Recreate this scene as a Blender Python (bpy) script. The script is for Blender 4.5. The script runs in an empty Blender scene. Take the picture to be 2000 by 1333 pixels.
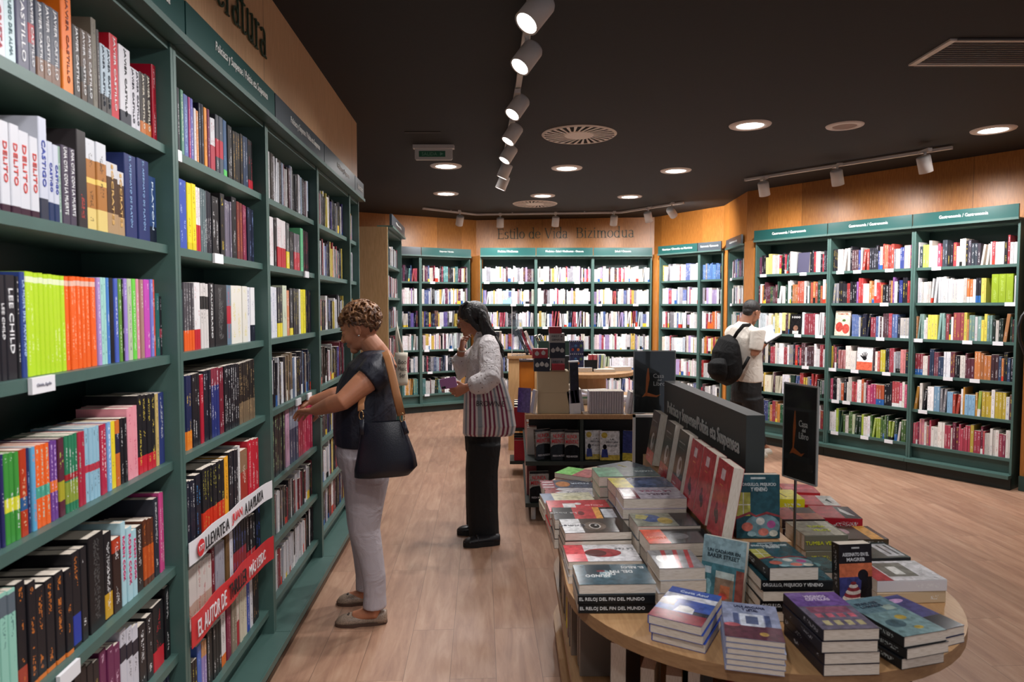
import bpy, math, random
from mathutils import Vector, Matrix, Quaternion
import numpy as np
# ---------------------------------------------------------------- camera, world, lights, exposure
SC = bpy.context.scene
COL = SC.collection
F = 1333.0; H = 1.6; P = math.atan(68.5 / 1333)
cam_d = bpy.data.cameras.new('camera'); cam = bpy.data.objects.new('camera', cam_d); COL.objects.link(cam)
cam.location = (0, 0, H); cam.rotation_euler = (math.pi / 2 - P, 0, 0)
cam_d.sensor_width = 36.0; cam_d.lens = 36.0 * F / 2000.0; cam_d.clip_start = 0.05
cam_d.dof.use_dof = True; cam_d.dof.focus_distance = 4.2; cam_d.dof.aperture_fstop = 5.0
SC.camera = cam
SC.view_settings.view_transform = 'Standard'; SC.view_settings.look = 'None'
SC.view_settings.exposure = 0.1; SC.view_settings.gamma = 1.0; SC.view_settings.use_curve_mapping = False
wd = bpy.data.worlds.new('world'); SC.world = wd; wd.use_nodes = True
wd.node_tree.nodes['Background'].inputs[0].default_value = (0.80, 0.86, 1.0, 1)
wd.node_tree.nodes['Background'].inputs[1].default_value = 0.3
CEIL = 2.97
LIGHT_COL = (1.0, 0.968, 0.955)

def spot(name, loc, target, power, size_deg, blend=0.6, radius=0.05, col=LIGHT_COL):
    l = bpy.data.lights.new(name, 'SPOT'); l.energy = power; l.spot_size = math.radians(size_deg)
    l.spot_blend = blend; l.shadow_soft_size = radius; l.color = col
    o = bpy.data.objects.new(name, l); COL.objects.link(o); o.location = loc
    o.rotation_euler = (Vector(target) - Vector(loc)).to_track_quat('-Z', 'Y').to_euler()
    return o
# lamp energies used by the lamp builders below
E_TRACK_LEFT, E_TRACK_BACK, E_TRACK_RIGHT, E_DOWN = 58, 74, 86, 84
# unseen lamps added overhead and behind the camera to fill the near aisle
for (x, y) in ((-0.2, 0.7), (-0.1, -0.8), (1.9, -1.0), (3.4, 1.6), (1.6, 1.4)):
    spot('added_rear_fill', (x, y, CEIL - 0.06), (x, y, 0), E_DOWN * 0.6, 150, 0.8, 0.08)
for (x, y) in ((0.12, 1.5), (0.14, 0.5)):
    spot('added_track_fill', (x, y, CEIL - 0.25), (-1.1, y + 0.35, 0.9), E_TRACK_LEFT * 0.8, 100, 0.8, 0.05)

# ---------------------------------------------------------------- projection helpers
def ray(x, y):
    u = (x - 1000) / F; v = (666.5 - y) / F
    return Vector((u, math.cos(P) + v * math.sin(P), -math.sin(P) + v * math.cos(P)))
def unp(x, y, z=None, Y=None):
    d = ray(x, y); t = (z - H) / d.z if z is not None else Y / d.y
    return Vector((d.x * t, d.y * t, H + d.z * t))
def onplane(x, y, p0, n):
    d = ray(x, y); t = (p0 - Vector((0, 0, H))).dot(n) / d.dot(n)
    return Vector((0, 0, H)) + d * t
def prj(p):
    dz = p[2] - H; d = p[1] * math.cos(P) - dz * math.sin(P)
    if d < 0.05: return None
    v = dz * math.cos(P) + p[1] * math.sin(P)
    return (1000 + F * p[0] / d, 666.5 - F * v / d)

# ---------------------------------------------------------------- colours and materials
def lin(h, a=1.0):
    if isinstance(h, str):
        h = h.lstrip('#'); h = ''.join(q * 2 for q in h) if len(h) == 3 else h; c = [int(h[i:i + 2], 16) / 255 for i in (0, 2, 4)]
        c = [x / 12.92 if x <= 0.04045 else ((x + 0.055) / 1.055) ** 2.4 for x in c]
    else: c = list(h)[:3]
    return (c[0], c[1], c[2], a)
def newmat(name):
    m = bpy.data.materials.new(name); m.use_nodes = True
    nt = m.node_tree; b = nt.nodes['Principled BSDF']
    return m, nt, b
def N(nt, t, **kw):
    n = nt.nodes.new(t)
    for k, v in kw.items():
        if k.startswith('i_'): n.inputs[k[2:].replace('_', ' ')].default_value = v
        else: setattr(n, k, v)
    return n
def math_n(nt, op, a, b=None):
    n = N(nt, 'ShaderNodeMath', operation=op)
    for i, q in enumerate((a, b)):
        if q is None: continue
        if isinstance(q, (int, float)): n.inputs[i].default_value = q
        else: nt.links.new(q, n.inputs[i])
    return n.outputs[0]
MATS = {}
def pm(name, col, rough=0.5, metal=0.0, bump=0.0, bscale=200, emit=0.0, spec=0.5, trans=0.0, ecol=None, alpha=1.0, sheen=0.0, mottle=0.0, mscale=8):
    if name in MATS: return MATS[name]
    m, nt, b = newmat(name); c = lin(col)
    b.inputs['Base Color'].default_value = c; b.inputs['Roughness'].default_value = rough
    b.inputs['Metallic'].default_value = metal; b.inputs['Specular IOR Level'].default_value = spec
    if trans: b.inputs['Transmission Weight'].default_value = trans
    if sheen: b.inputs['Sheen Weight'].default_value = sheen
    if emit:
        b.inputs['Emission Color'].default_value = lin(ecol or col); b.inputs['Emission Strength'].default_value = emit
    tc = None
    if bump or mottle: tc = N(nt, 'ShaderNodeTexCoord')
    if bump:
        no = N(nt, 'ShaderNodeTexNoise'); no.inputs['Scale'].default_value = bscale; no.inputs['Detail'].default_value = 3
        nt.links.new(tc.outputs['Object'], no.inputs['Vector'])
        bp = N(nt, 'ShaderNodeBump'); bp.inputs['Strength'].default_value = bump; bp.inputs['Distance'].default_value = 0.01
        nt.links.new(no.outputs['Fac'], bp.inputs['Height']); nt.links.new(bp.outputs[0], b.inputs['Normal'])
    if mottle:
        no = N(nt, 'ShaderNodeTexNoise'); no.inputs['Scale'].default_value = mscale; no.inputs['Detail'].default_value = 4
        nt.links.new(tc.outputs['Object'], no.inputs['Vector'])
        hs = N(nt, 'ShaderNodeHueSaturation'); hs.inputs['Color'].default_value = c
        mr = N(nt, 'ShaderNodeMapRange'); mr.inputs['From Min'].default_value = 0.3; mr.inputs['From Max'].default_value = 0.7
        mr.inputs['To Min'].default_value = 1 - mottle; mr.inputs['To Max'].default_value = 1 + mottle
        nt.links.new(no.outputs['Fac'], mr.inputs['Value']); nt.links.new(mr.outputs[0], hs.inputs['Value'])
        nt.links.new(hs.outputs[0], b.inputs['Base Color'])
    MATS[name] = m
    return m

def attr_cover(name='printed_cover', rough=0.34, lettering=True):
    """Printed paper: the cover colour and its ink come from the mesh; spine lettering is a fine printed pattern."""
    m, nt, b = newmat(name); L = nt.links
    a = N(nt, 'ShaderNodeAttribute', attribute_name='col'); b.inputs['Roughness'].default_value = rough
    b.inputs['Specular IOR Level'].default_value = 0.3
    if not lettering:
        tc = N(nt, 'ShaderNodeTexCoord'); vo = N(nt, 'ShaderNodeTexVoronoi'); vo.inputs['Scale'].default_value = 75; nz = N(nt, 'ShaderNodeTexNoise'); nz.inputs['Scale'].default_value = 38; nz.inputs['Detail'].default_value = 6
        L.new(tc.outputs['Object'], nz.inputs['Vector']); L.new(tc.outputs['Object'], vo.inputs['Vector'])
        s2 = N(nt, 'ShaderNodeSeparateXYZ'); L.new(vo.outputs['Color'], s2.inputs[0]); sm_ = math_n(nt, 'ADD', math_n(nt, 'MULTIPLY', nz.outputs['Fac'], 1.1), math_n(nt, 'MULTIPLY', s2.outputs['X'], .32))
        hs = N(nt, 'ShaderNodeHueSaturation'); L.new(a.outputs['Color'], hs.inputs['Color']); mr = N(nt, 'ShaderNodeMapRange'); mr.inputs['From Min'].default_value = .4; mr.inputs['From Max'].default_value = 1.0; mr.inputs['To Min'].default_value = .62 if name != 'flat_print' else .95; mr.inputs['To Max'].default_value = 1.25 if name != 'flat_print' else 1.03
        L.new(sm_, mr.inputs['Value']); L.new(mr.outputs[0], hs.inputs['Value']); hs.inputs['Saturation'].default_value = .92; L.new(hs.outputs[0], b.inputs['Base Color']); MATS[name] = m; return m
    k = N(nt, 'ShaderNodeAttribute', attribute_name='ink')
    uv = N(nt, 'ShaderNodeUVMap', uv_map='UVMap'); sx = N(nt, 'ShaderNodeSeparateXYZ'); L.new(uv.outputs[0], sx.inputs[0])
    g = N(nt, 'ShaderNodeNewGeometry')
    n1 = N(nt, 'ShaderNodeTexNoise'); n1.inputs['Scale'].default_value = 230; n1.inputs['Detail'].default_value = 0.0
    L.new(g.outputs['Position'], n1.inputs['Vector'])
    n2 = N(nt, 'ShaderNodeTexNoise'); n2.inputs['Scale'].default_value = 17; n2.inputs['Detail'].default_value = 1.0
    L.new(g.outputs['Position'], n2.inputs['Vector'])
    m1 = math_n(nt, 'GREATER_THAN', n1.outputs['Fac'], 0.53)
    m2 = math_n(nt, 'GREATER_THAN', n2.outputs['Fac'], 0.5)
    du = math_n(nt, 'ABSOLUTE', math_n(nt, 'SUBTRACT', sx.outputs['X'], 0.5)); m3 = math_n(nt, 'LESS_THAN', du, 0.2)
    dv = math_n(nt, 'ABSOLUTE', math_n(nt, 'SUBTRACT', sx.outputs['Y'], 0.53)); m4 = math_n(nt, 'LESS_THAN', dv, 0.42)
    mm = math_n(nt, 'MULTIPLY', math_n(nt, 'MULTIPLY', m1, m2), math_n(nt, 'MULTIPLY', m3, m4))
    mm = math_n(nt, 'MULTIPLY', mm, k.outputs['Alpha'])
    mx = N(nt, 'ShaderNodeMix', data_type='RGBA'); L.new(mm, mx.inputs[0])
    L.new(a.outputs['Color'], mx.inputs[6]); L.new(k.outputs['Color'], mx.inputs[7]); L.new(mx.outputs[2], b.inputs['Base Color'])
    MATS[name] = m
    return m
COVER = attr_cover()
PRINT = attr_cover('flat_print', 0.4, False)
GLOSS = attr_cover('glossy_print', 0.16, False)
def pages_mat():
    m, nt, b = newmat('paper_pages'); L = nt.links
    tc = N(nt, 'ShaderNodeTexCoord'); mp = N(nt, 'ShaderNodeMapping'); L.new(tc.outputs['Object'], mp.inputs[0])
    n = N(nt, 'ShaderNodeTexNoise'); n.inputs['Scale'].default_value = 420; n.inputs['Detail'].default_value = 1
    L.new(mp.outputs[0], n.inputs['Vector'])
    mp.inputs['Scale'].default_value = (1.6, 0.12, 0.12)
    cr = N(nt, 'ShaderNodeValToRGB'); cr.color_ramp.elements[0].color = lin('#cdbfae'); cr.color_ramp.elements[1].color = lin('#e4d9cc')
    cr.color_ramp.elements[0].position = 0.25; cr.color_ramp.elements[1].position = 0.6
    L.new(n.outputs['Fac'], cr.inputs[0]); L.new(cr.outputs[0], b.inputs['Base Color']); b.inputs['Roughness'].default_value = 0.85
    b.inputs['Specular IOR Level'].default_value = 0.2
    return m
PAGES = pages_mat(); MATS['paper_pages'] = PAGES

GREEN = pm('green_lacquer', '#44605a', 0.42, bump=0.02, bscale=90, mottle=0.05, mscale=14)
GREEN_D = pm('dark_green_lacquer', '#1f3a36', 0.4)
SIGN = pm('sign_teal', '#1d4b48', 0.3)
SIGN_G = pm('sign_blue_grey', '#3a444c', 0.32)
BLACK = pm('black_paint', '#141414', 0.5)
DARKBOARD = pm('dark_board', '#262a29', 0.55, bump=0.05, bscale=500)
WHITE = pm('white_metal', '#cfcac6', 0.45)
WHITE_INK = pm('white_letters', '#e6e6e2', 0.5)
CARD = pm('white_card', '#e2e2e6', 0.5)
def wood_mat(name, c1, c2, scale=(1, 1, 1), rough=0.35, panel=0.0, grain=14.0, tone=None, band=1.0):
    m, nt, b = newmat(name); L = nt.links
    tc = N(nt, 'ShaderNodeTexCoord'); src = tc.outputs['UV'] if panel else tc.outputs['Object']
    mp = N(nt, 'ShaderNodeMapping'); mp.inputs['Scale'].default_value = scale; L.new(src, mp.inputs[0])
    n = N(nt, 'ShaderNodeTexNoise'); n.inputs['Scale'].default_value = grain; n.inputs['Detail'].default_value = 5; n.inputs['Distortion'].default_value = 0.6
    L.new(mp.outputs[0], n.inputs['Vector'])
    cr = N(nt, 'ShaderNodeValToRGB'); cr.color_ramp.elements[0].color = lin(c1); cr.color_ramp.elements[1].color = lin(c2)
    cr.color_ramp.elements[0].position = 0.3; cr.color_ramp.elements[1].position = 0.7; L.new(n.outputs['Fac'], cr.inputs[0])
    out = cr.outputs[0]
    if panel:
        sp = N(nt, 'ShaderNodeSeparateXYZ'); L.new(tc.outputs['UV'], sp.inputs[0])
        wn = N(nt, 'ShaderNodeTexWhiteNoise', noise_dimensions='1D')
        L.new(math_n(nt, 'FLOOR', math_n(nt, 'DIVIDE', sp.outputs['X'], panel)), wn.inputs['W'])
        hs = N(nt, 'ShaderNodeHueSaturation'); L.new(out, hs.inputs['Color'])
        mr = N(nt, 'ShaderNodeMapRange'); mr.inputs['To Min'].default_value = 1 - 0.22 * band; mr.inputs['To Max'].default_value = 1 + 0.22 * band
        L.new(wn.outputs[0], mr.inputs['Value']); L.new(mr.outputs[0], hs.inputs['Value'])
        # a fine dark joint every second panel
        fr = math_n(nt, 'FRACT', math_n(nt, 'DIVIDE', sp.outputs['X'], panel * 4)); j = math_n(nt, 'LESS_THAN', fr, 0.0018)
        mx = N(nt, 'ShaderNodeMix', data_type='RGBA'); L.new(j, mx.inputs[0]); L.new(hs.outputs[0], mx.inputs[6]); mx.inputs[7].default_value = lin('#3a2412')
        out = mx.outputs[2]
    L.new(out, b.inputs['Base Color']); b.inputs['Roughness'].default_value = rough
    MATS[name] = m
    return m
WOOD_WALL = wood_mat('veneer_wall', '#a5652a', '#be7d3a', (7, 0.8, 1), 0.38, panel=0.42)
WOOD_LEFT = wood_mat('veneer_left_wall', '#cc9f74', '#deb48a', (7, 0.6, 1), 0.42, panel=0.5, band=0.25)
WOOD_SIDE = wood_mat('veneer_side_panel', '#c69c69', '#d8ae7e', (6, 6, 0.7), 0.4)
WOOD_TOP = wood_mat('oak_table_top', '#a87f57', '#bb9469', (7, 0.8, 3), 0.38)
WOOD_EDGE = wood_mat('oak_edge', '#8e6a49', '#a27d58', (2, 2, 8), 0.5)
def floor_mat():
    m, nt, b = newmat('plank_floor'); L = nt.links
    tc = N(nt, 'ShaderNodeTexCoord'); mp = N(nt, 'ShaderNodeMapping'); L.new(tc.outputs['Object'], mp.inputs[0])
    mp.inputs['Rotation'].default_value = (0, 0, -math.pi / 2 - 0.0445); mp.inputs['Location'].default_value = (0.35, 0.06, 0)
    br = N(nt, 'ShaderNodeTexBrick'); L.new(mp.outputs[0], br.inputs[0])
    br.offset = 0.37; br.inputs['Scale'].default_value = 1.0; br.inputs['Mortar Size'].default_value = 0.0012
    br.inputs['Brick Width'].default_value = 1.22; br.inputs['Row Height'].default_value = 0.2; br.inputs['Bias'].default_value = 0.0
    br.inputs['Color1'].default_value = (0, 0, 0, 1); br.inputs['Color2'].default_value = (1, 1, 1, 1); br.inputs['Mortar'].default_value = (0.5, 0.5, 0.5, 1)
    m2 = N(nt, 'ShaderNodeMapping'); m2.inputs['Scale'].default_value = (1.2, 9, 1); L.new(mp.outputs[0], m2.inputs[0])
    add = N(nt, 'ShaderNodeVectorMath', operation='ADD'); sc = N(nt, 'ShaderNodeVectorMath', operation='SCALE'); L.new(br.outputs['Color'], sc.inputs[0]); sc.inputs['Scale'].default_value = 23
    L.new(m2.outputs[0], add.inputs[0]); L.new(sc.outputs[0], add.inputs[1])
    n = N(nt, 'ShaderNodeTexNoise'); n.inputs['Scale'].default_value = 2.2; n.inputs['Detail'].default_value = 8; n.inputs['Roughness'].default_value = 0.65; n.inputs['Distortion'].default_value = 0.5
    L.new(add.outputs[0], n.inputs['Vector'])
    cr = N(nt, 'ShaderNodeValToRGB'); e = cr.color_ramp.elements
    e[0].position = 0.3; e[0].color = lin('#8c6855'); e[1].position = 0.72; e[1].color = lin('#b19078')
    mid = e.new(0.5); mid.color = lin('#a17c65'); L.new(n.outputs['Fac'], cr.inputs[0])
    hs = N(nt, 'ShaderNodeHueSaturation'); L.new(cr.outputs[0], hs.inputs['Color'])
    mr = N(nt, 'ShaderNodeMapRange'); mr.inputs['To Min'].default_value = 0.9; mr.inputs['To Max'].default_value = 1.08
    L.new(br.outputs['Color'], mr.inputs['Value']); L.new(mr.outputs[0], hs.inputs['Value'])
    mx = N(nt, 'ShaderNodeMix', data_type='RGBA'); L.new(br.outputs['Fac'], mx.inputs[0]); L.new(hs.outputs[0], mx.inputs[6]); mx.inputs[7].default_value = lin('#6e5545')
    L.new(mx.outputs[2], b.inputs['Base Color']); b.inputs['Roughness'].default_value = 0.42
    bp = N(nt, 'ShaderNodeBump'); bp.inputs['Strength'].default_value = 0.12; bp.inputs['Distance'].default_value = 0.004
    L.new(n.outputs['Fac'], bp.inputs['Height']); L.new(bp.outputs[0], b.inputs['Normal'])
    return m
FLOOR = floor_mat()

# ---------------------------------------------------------------- mesh building
def T(x=0, y=0, z=0): return Matrix.Translation((x, y, z))
def RZ(a): return Matrix.Rotation(a, 4, 'Z')
def RX(a): return Matrix.Rotation(a, 4, 'X')
def RY(a): return Matrix.Rotation(a, 4, 'Y')
IDM = Matrix.Identity(4)
class MB:
    def __init__(s): s.v = []; s.f = []; s.m = []; s.c = []; s.k = []; s.uv = []; s.use = False
    def face(s, pts, mat=0, col=None, ink=None, uv=None, M=None):
        b = len(s.v)
        for p in pts:
            p = Vector(p)
            s.v.append(tuple(M @ p) if M is not None else tuple(p))
        s.f.append(tuple(range(b, b + len(pts)))); s.m.append(mat)
        s.c.append(col or (0.8, 0.8, 0.8, 1)); s.k.append(ink or (0, 0, 0, 0)); s.uv.append(uv)
        if col or uv: s.use = True
    def grid(s, rows, close_u=False, cap0=False, cap1=False, mat=0, col=None):
        """rows of equal length; faces between neighbours (closed around when close_u)."""
        b = len(s.v); n = len(rows[0])
        for r in rows:
            for p in r: s.v.append(tuple(p))
        for i in range(len(rows) - 1):
            for j in range(n if close_u else n - 1):
                j2 = (j + 1) % n
                s.f.append((b + i * n + j, b + i * n + j2, b + (i + 1) * n + j2, b + (i + 1) * n + j))
                s.m.append(mat); s.c.append(col or (0.8, 0.8, 0.8, 1)); s.k.append((0, 0, 0, 0)); s.uv.append(None)
        for cap, i in ((cap0, 0), (cap1, len(rows) - 1)):
            if cap:
                idx = [b + i * n + j for j in range(n)]
                s.f.append(tuple(reversed(idx)) if i == 0 else tuple(idx))
                s.m.append(mat); s.c.append(col or (0.8, 0.8, 0.8, 1)); s.k.append((0, 0, 0, 0)); s.uv.append(None)
        if col: s.use = True
        return s
    def box(s, lo, hi, M=None, mat=0, col=None, skip=(), matz=None, colz=None):
        x0, y0, z0 = lo; x1, y1, z1 = hi
        F_ = {'-y': [(x0, y0, z0), (x1, y0, z0), (x1, y0, z1), (x0, y0, z1)], '+y': [(x1, y1, z0), (x0, y1, z0), (x0, y1, z1), (x1, y1, z1)],
              '-x': [(x0, y1, z0), (x0, y0, z0), (x0, y0, z1), (x0, y1, z1)], '+x': [(x1, y0, z0), (x1, y1, z0), (x1, y1, z1), (x1, y0, z1)],
              '+z': [(x0, y0, z1), (x1, y0, z1), (x1, y1, z1), (x0, y1, z1)], '-z': [(x0, y1, z0), (x1, y1, z0), (x1, y0, z0), (x0, y0, z0)]}
        for k, q in F_.items():
            if k in skip: continue
            s.face(q, mat, col, M=M)
        return s
    def prism(s, poly, z0, z1, M=None, mat=0, col=None, side=None):
        n = len(poly)
        s.face([(p[0], p[1], z1) for p in poly], mat, col, M=M)
        s.face([(p[0], p[1], z0) for p in reversed(poly)], mat, col, M=M)
        for i in range(n):
            a, b = poly[i], poly[(i + 1) % n]
            s.face([(a[0], a[1], z0), (b[0], b[1], z0), (b[0], b[1], z1), (a[0], a[1], z1)], mat if side is None else side, col, M=M)
        return s
    def tube(s, pts, r, n=10, mat=0, caps=True, flat=None, up=None, col=None):
        """tube along pts; r a number or list; flat = (a, b) scale of the two section axes; up fixes the first axis."""
        pts = [Vector(p) for p in pts]; rows = []
        rr = r if isinstance(r, (list, tuple)) else [r] * len(pts)
        prev = Vector(up) if up else None
        for i, p in enumerate(pts):
            d = (pts[min(i + 1, len(pts) - 1)] - pts[max(i - 1, 0)]).normalized()
            if prev is None: prev = Vector((0, 0, 1)) if abs(d.z) < 0.9 else Vector((1, 0, 0))
            a = (prev - d * prev.dot(d))
            a = a.normalized() if a.length > 1e-6 else d.orthogonal().normalized()
            b_ = d.cross(a); prev = a
            q = rr[i]; ra, rb = (q if isinstance(q, (list, tuple)) else (q, q))
            if flat: ra *= flat[0]; rb *= flat[1]
            rows.append([p + a * (ra * math.cos(2 * math.pi * j / n)) + b_ * (rb * math.sin(2 * math.pi * j / n)) for j in range(n)])
        s.grid(rows, True, caps, caps, mat, col)
        return s
    def ell(s, c, r, R=None, nu=16, nv=10, mat=0, col=None):
        c = Vector(c); rows = []
        if isinstance(r, (int, float)): r = (r, r, r)
        for i in range(nv + 1):
            t = -math.pi / 2 + math.pi * i / nv; t = max(min(t, 1.5607), -1.5607)
            row = []
            for j in range(nu):
                a = 2 * math.pi * j / nu
                p = Vector((r[0] * math.cos(t) * math.cos(a), r[1] * math.cos(t) * math.sin(a), r[2] * math.sin(t)))
                if R is not None: p = R @ p
                row.append(c + p)
            rows.append(row)
        s.grid(rows, True, True, True, mat, col)
        return s
    def lathe(s, prof, n=24, M=None, mat=0, caps=(True, True)):
        rows = []
        for (r, z) in prof:
            rows.append([(M @ Vector((r * math.cos(2 * math.pi * j / n), r * math.sin(2 * math.pi * j / n), z))) if M is not None else
                         Vector((r * math.cos(2 * math.pi * j / n), r * math.sin(2 * math.pi * j / n), z)) for j in range(n)])
        s.grid(rows, True, caps[0], caps[1], mat)
        return s
    def mesh(s, name, mats, smooth=False):
        me = bpy.data.meshes.new(name); me.from_pydata(s.v, [], s.f)
        for m in (mats if isinstance(mats, (list, tuple)) else [mats]): me.materials.append(m)
        me.polygons.foreach_set('material_index', s.m)
        if smooth: me.polygons.foreach_set('use_smooth', [True] * len(s.f))
        if s.use:
            cc = []; kk = []; uu = []
            for f, c, k, u in zip(s.f, s.c, s.k, s.uv):
                n = len(f); cc.extend(tuple(c) * n); kk.extend(tuple(k) * n)
                if u is None: uu.extend((-5.0, -5.0) * n)
                else:
                    for q in u: uu.extend(q)
            a = me.attributes.new('col', 'FLOAT_COLOR', 'CORNER'); a.data.foreach_set('color', cc)
            a = me.attributes.new('ink', 'FLOAT_COLOR', 'CORNER'); a.data.foreach_set('color', kk)
            l = me.uv_layers.new(name='UVMap'); l.data.foreach_set('uv', uu)
        me.update()
        return me
    def build(s, name, mats, parent=None, smooth=False, loc=None, M=None):
        me = s.mesh(name, mats, smooth)
        return link(name, me, parent, M)
def link(name, me, parent=None, M=None):
    o = bpy.data.objects.new(name, me); COL.objects.link(o)
    if parent is not None: o.parent = parent
    if M is not None: o.matrix_local = M
    return o
def thing(name, label, cat, M=None, group=None, kind=None):
    o = bpy.data.objects.new(name, None); o.empty_display_size = 0.05; COL.objects.link(o)
    if M is not None: o.matrix_world = M
    return tag(o, label, cat, group, kind)
def tag(o, label=None, cat=None, group=None, kind=None):
    if label: o['label'] = label
    if cat: o['category'] = cat
    if group: o['group'] = group
    if kind: o['kind'] = kind
    return o
def struct(o): o['kind'] = 'structure'; return o
TXT = {}
def text_mesh(s, bold=0.0):
    """Letters as a mesh, cap height about 0.7, centred on the origin in the XY plane."""
    key = (s, bold)
    if key not in TXT:
        cu = bpy.data.curves.new('letters', 'FONT'); cu.body = s; cu.align_x = 'CENTER'; cu.align_y = 'CENTER'
        cu.extrude = 0.004; cu.offset = bold; cu.resolution_u = 2; cu.size = 1.0
        o = bpy.data.objects.new('letters', cu); COL.objects.link(o)
        dg = bpy.context.evaluated_depsgraph_get(); dg.update()
        me = bpy.data.meshes.new_from_object(o.evaluated_get(dg)); bpy.data.objects.remove(o)
        xs = [v.co.x for v in me.vertices] or [0]; ys = [v.co.y for v in me.vertices] or [0]
        cx = (min(xs) + max(xs)) / 2; cy = (min(ys) + max(ys)) / 2
        me.transform(Matrix.Translation((-cx, -cy, 0)))
        TXT[key] = (me, max(xs) - min(xs), max(ys) - min(ys))
    return TXT[key]
LM = {}
def letters(name, s, mat, parent, M, w=None, h=None, bold=0.0):
    """place text in the frame M (x right, y up, z out of the surface), fitted to width w and/or height h."""
    me, tw, th = text_mesh(s, bold)
    k = (s, bold, mat.name)
    if k not in LM:
        c = me.copy(); c.materials.clear(); c.materials.append(mat); LM[k] = c
    sx = (w / tw) if w else None; sy = (h / th) if h else None
    if sx is None: sx = sy
    if sy is None: sy = sx
    return link(name, LM[k], parent, M @ Matrix.Diagonal((sx, sy, 1 if max(sx, sy) > 0.2 else 0.25, 1)))
def frame(o, x, y):
    """matrix from an origin and the x and y axes"""
    x = Vector(x).normalized(); y = Vector(y).normalized(); z = x.cross(y)
    m = Matrix((x, y, z)).transposed().to_4x4(); m.translation = Vector(o); return m
# ---------------------------------------------------------------- the room
def LP(Y, off=0.0):
    """point on the front line of the left hand bookcases, off metres out into the room"""
    if Y < 2.11:
        p = Vector((LX(2.11) - (2.11 - Y) * -0.079, Y, 0)); return p + Vector((off, 0, 0))
    return Vector((LX(Y) + off, Y, 0))
def LX(Y): return -0.94 - 0.0445 * Y
mb = MB(); mb.box((-6, -3.2, -0.12), (7.5, 13.5, 0)); struct(mb.build('floor', FLOOR))
CEILM = pm('ceiling_black_plaster', '#19191b', 0.8, bump=0.04, bscale=30)
mb = MB(); mb.box((-6, -3.2, CEIL), (7.5, 13.5, CEIL + 0.12)); struct(mb.build('ceiling', CEILM))
def wall_seg(name, a, b, z0=0.0, z1=CEIL, mat=WOOD_WALL, thick=0.08, u0=0.0):
    """vertical slab whose front face runs from a to b, left to right seen from the room"""
    a = Vector((a[0], a[1], 0)); b = Vector((b[0], b[1], 0)); d = (b - a); ln = d.length; d.normalize(); n = Vector((-d.y, d.x, 0))
    m = MB(); q = [a, b, b + n * thick, a + n * thick]
    us = [(u0, 0), (u0 + ln, 0), (u0 + ln, z1 - z0), (u0, z1 - z0)]
    up = Vector((0, 0, z0)); ut = Vector((0, 0, z1))
    m.face([a + up, b + up, b + ut, a + ut], uv=us)
    m.face([q[1] + up, q[2] + up, q[2] + ut, q[1] + ut], uv=[(0.2, 0), (0.28, 0), (0.28, z1), (0.2, z1)])
    m.face([q[3] + up, q[0] + up, q[0] + ut, q[3] + ut], uv=[(0.2, 0), (0.28, 0), (0.28, z1), (0.2, z1)])
    m.face([q[2] + up, q[3] + up, q[3] + ut, q[2] + ut], uv=us)
    m.face([q[0] + up, q[3] + up, q[2] + up, q[1] + up], uv=us); m.face([q[0] + ut, q[1] + ut, q[2] + ut, q[3] + ut], uv=us)
    return struct(m.build(name, mat))
# veneer fascia over the left bookcases, flush with their fronts, and the wall behind them
wall_seg('wall_left', (LX(-1.0) + 0.005, -1.0), (LX(5.2) + 0.005, 5.2), 2.42, CEIL, WOOD_LEFT, 0.34)
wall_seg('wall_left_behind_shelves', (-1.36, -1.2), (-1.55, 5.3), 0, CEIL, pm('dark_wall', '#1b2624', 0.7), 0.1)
wall_seg('wall_left_recess', (-4.2, 7.6), (-2.3, 9.9), 0, CEIL, WOOD_WALL, 0.1)
UP = 2.37
for nm, a_, b_, z0_, u0_ in (('wall_back_left', (-2.4, 9.95), (-0.574, 11.0), 0, 0.25), ('wall_back', (-0.574, 11.0), (2.2, 10.62), 0, 2.3),
        ('wall_back_right_upper', (2.2, 10.62), (2.9, 9.42), UP, 5.3), ('wall_corner_upper', (2.9, 9.42), (2.82, 8.25), UP, 6.4),
        ('wall_right_upper', (2.82, 8.25), (5.25, 4.99), UP, 7.7),
        ('wall_back_right', (2.28, 10.8), (3.4, 9.35), 0, 5.3), ('wall_corner', (3.4, 9.35), (3.35, 8.7), 0, 0), ('wall_right', (3.1, 8.19), (5.98, 4.1), 0, 7.7),
        ('trim_1', (-0.66, 10.78), (-0.5, 10.45), 0, 0.1), ('trim_2', (2.12, 10.33), (2.15, 10.15), 0, 0.1), ('trim_3', (2.852, 9.25), (2.88, 9.16), 0, 0.1),
        ('trim_4', (2.80, 8.27), (2.838, 8.05), 0, 0.1), ('trim_5', (4.40, 5.85), (5.3, 4.58), 0, 0.55)):
    wall_seg(nm, a_, b_, z0_, CEIL if z0_ or nm[:4] == 'wall' else UP, WOOD_WALL, 0.06 if nm[:4] == 'trim' or z0_ else 0.1, u0_)
mb = MB(); mb.box((0, -0.02, 0), (1.2, -0.002, 0.13)); struct(mb.build('baseboard_right', GREEN_D, M=frame((4.40, 5.85, 0), (0.9, -1.27, 0), (1.27, 0.9, 0))))
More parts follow.
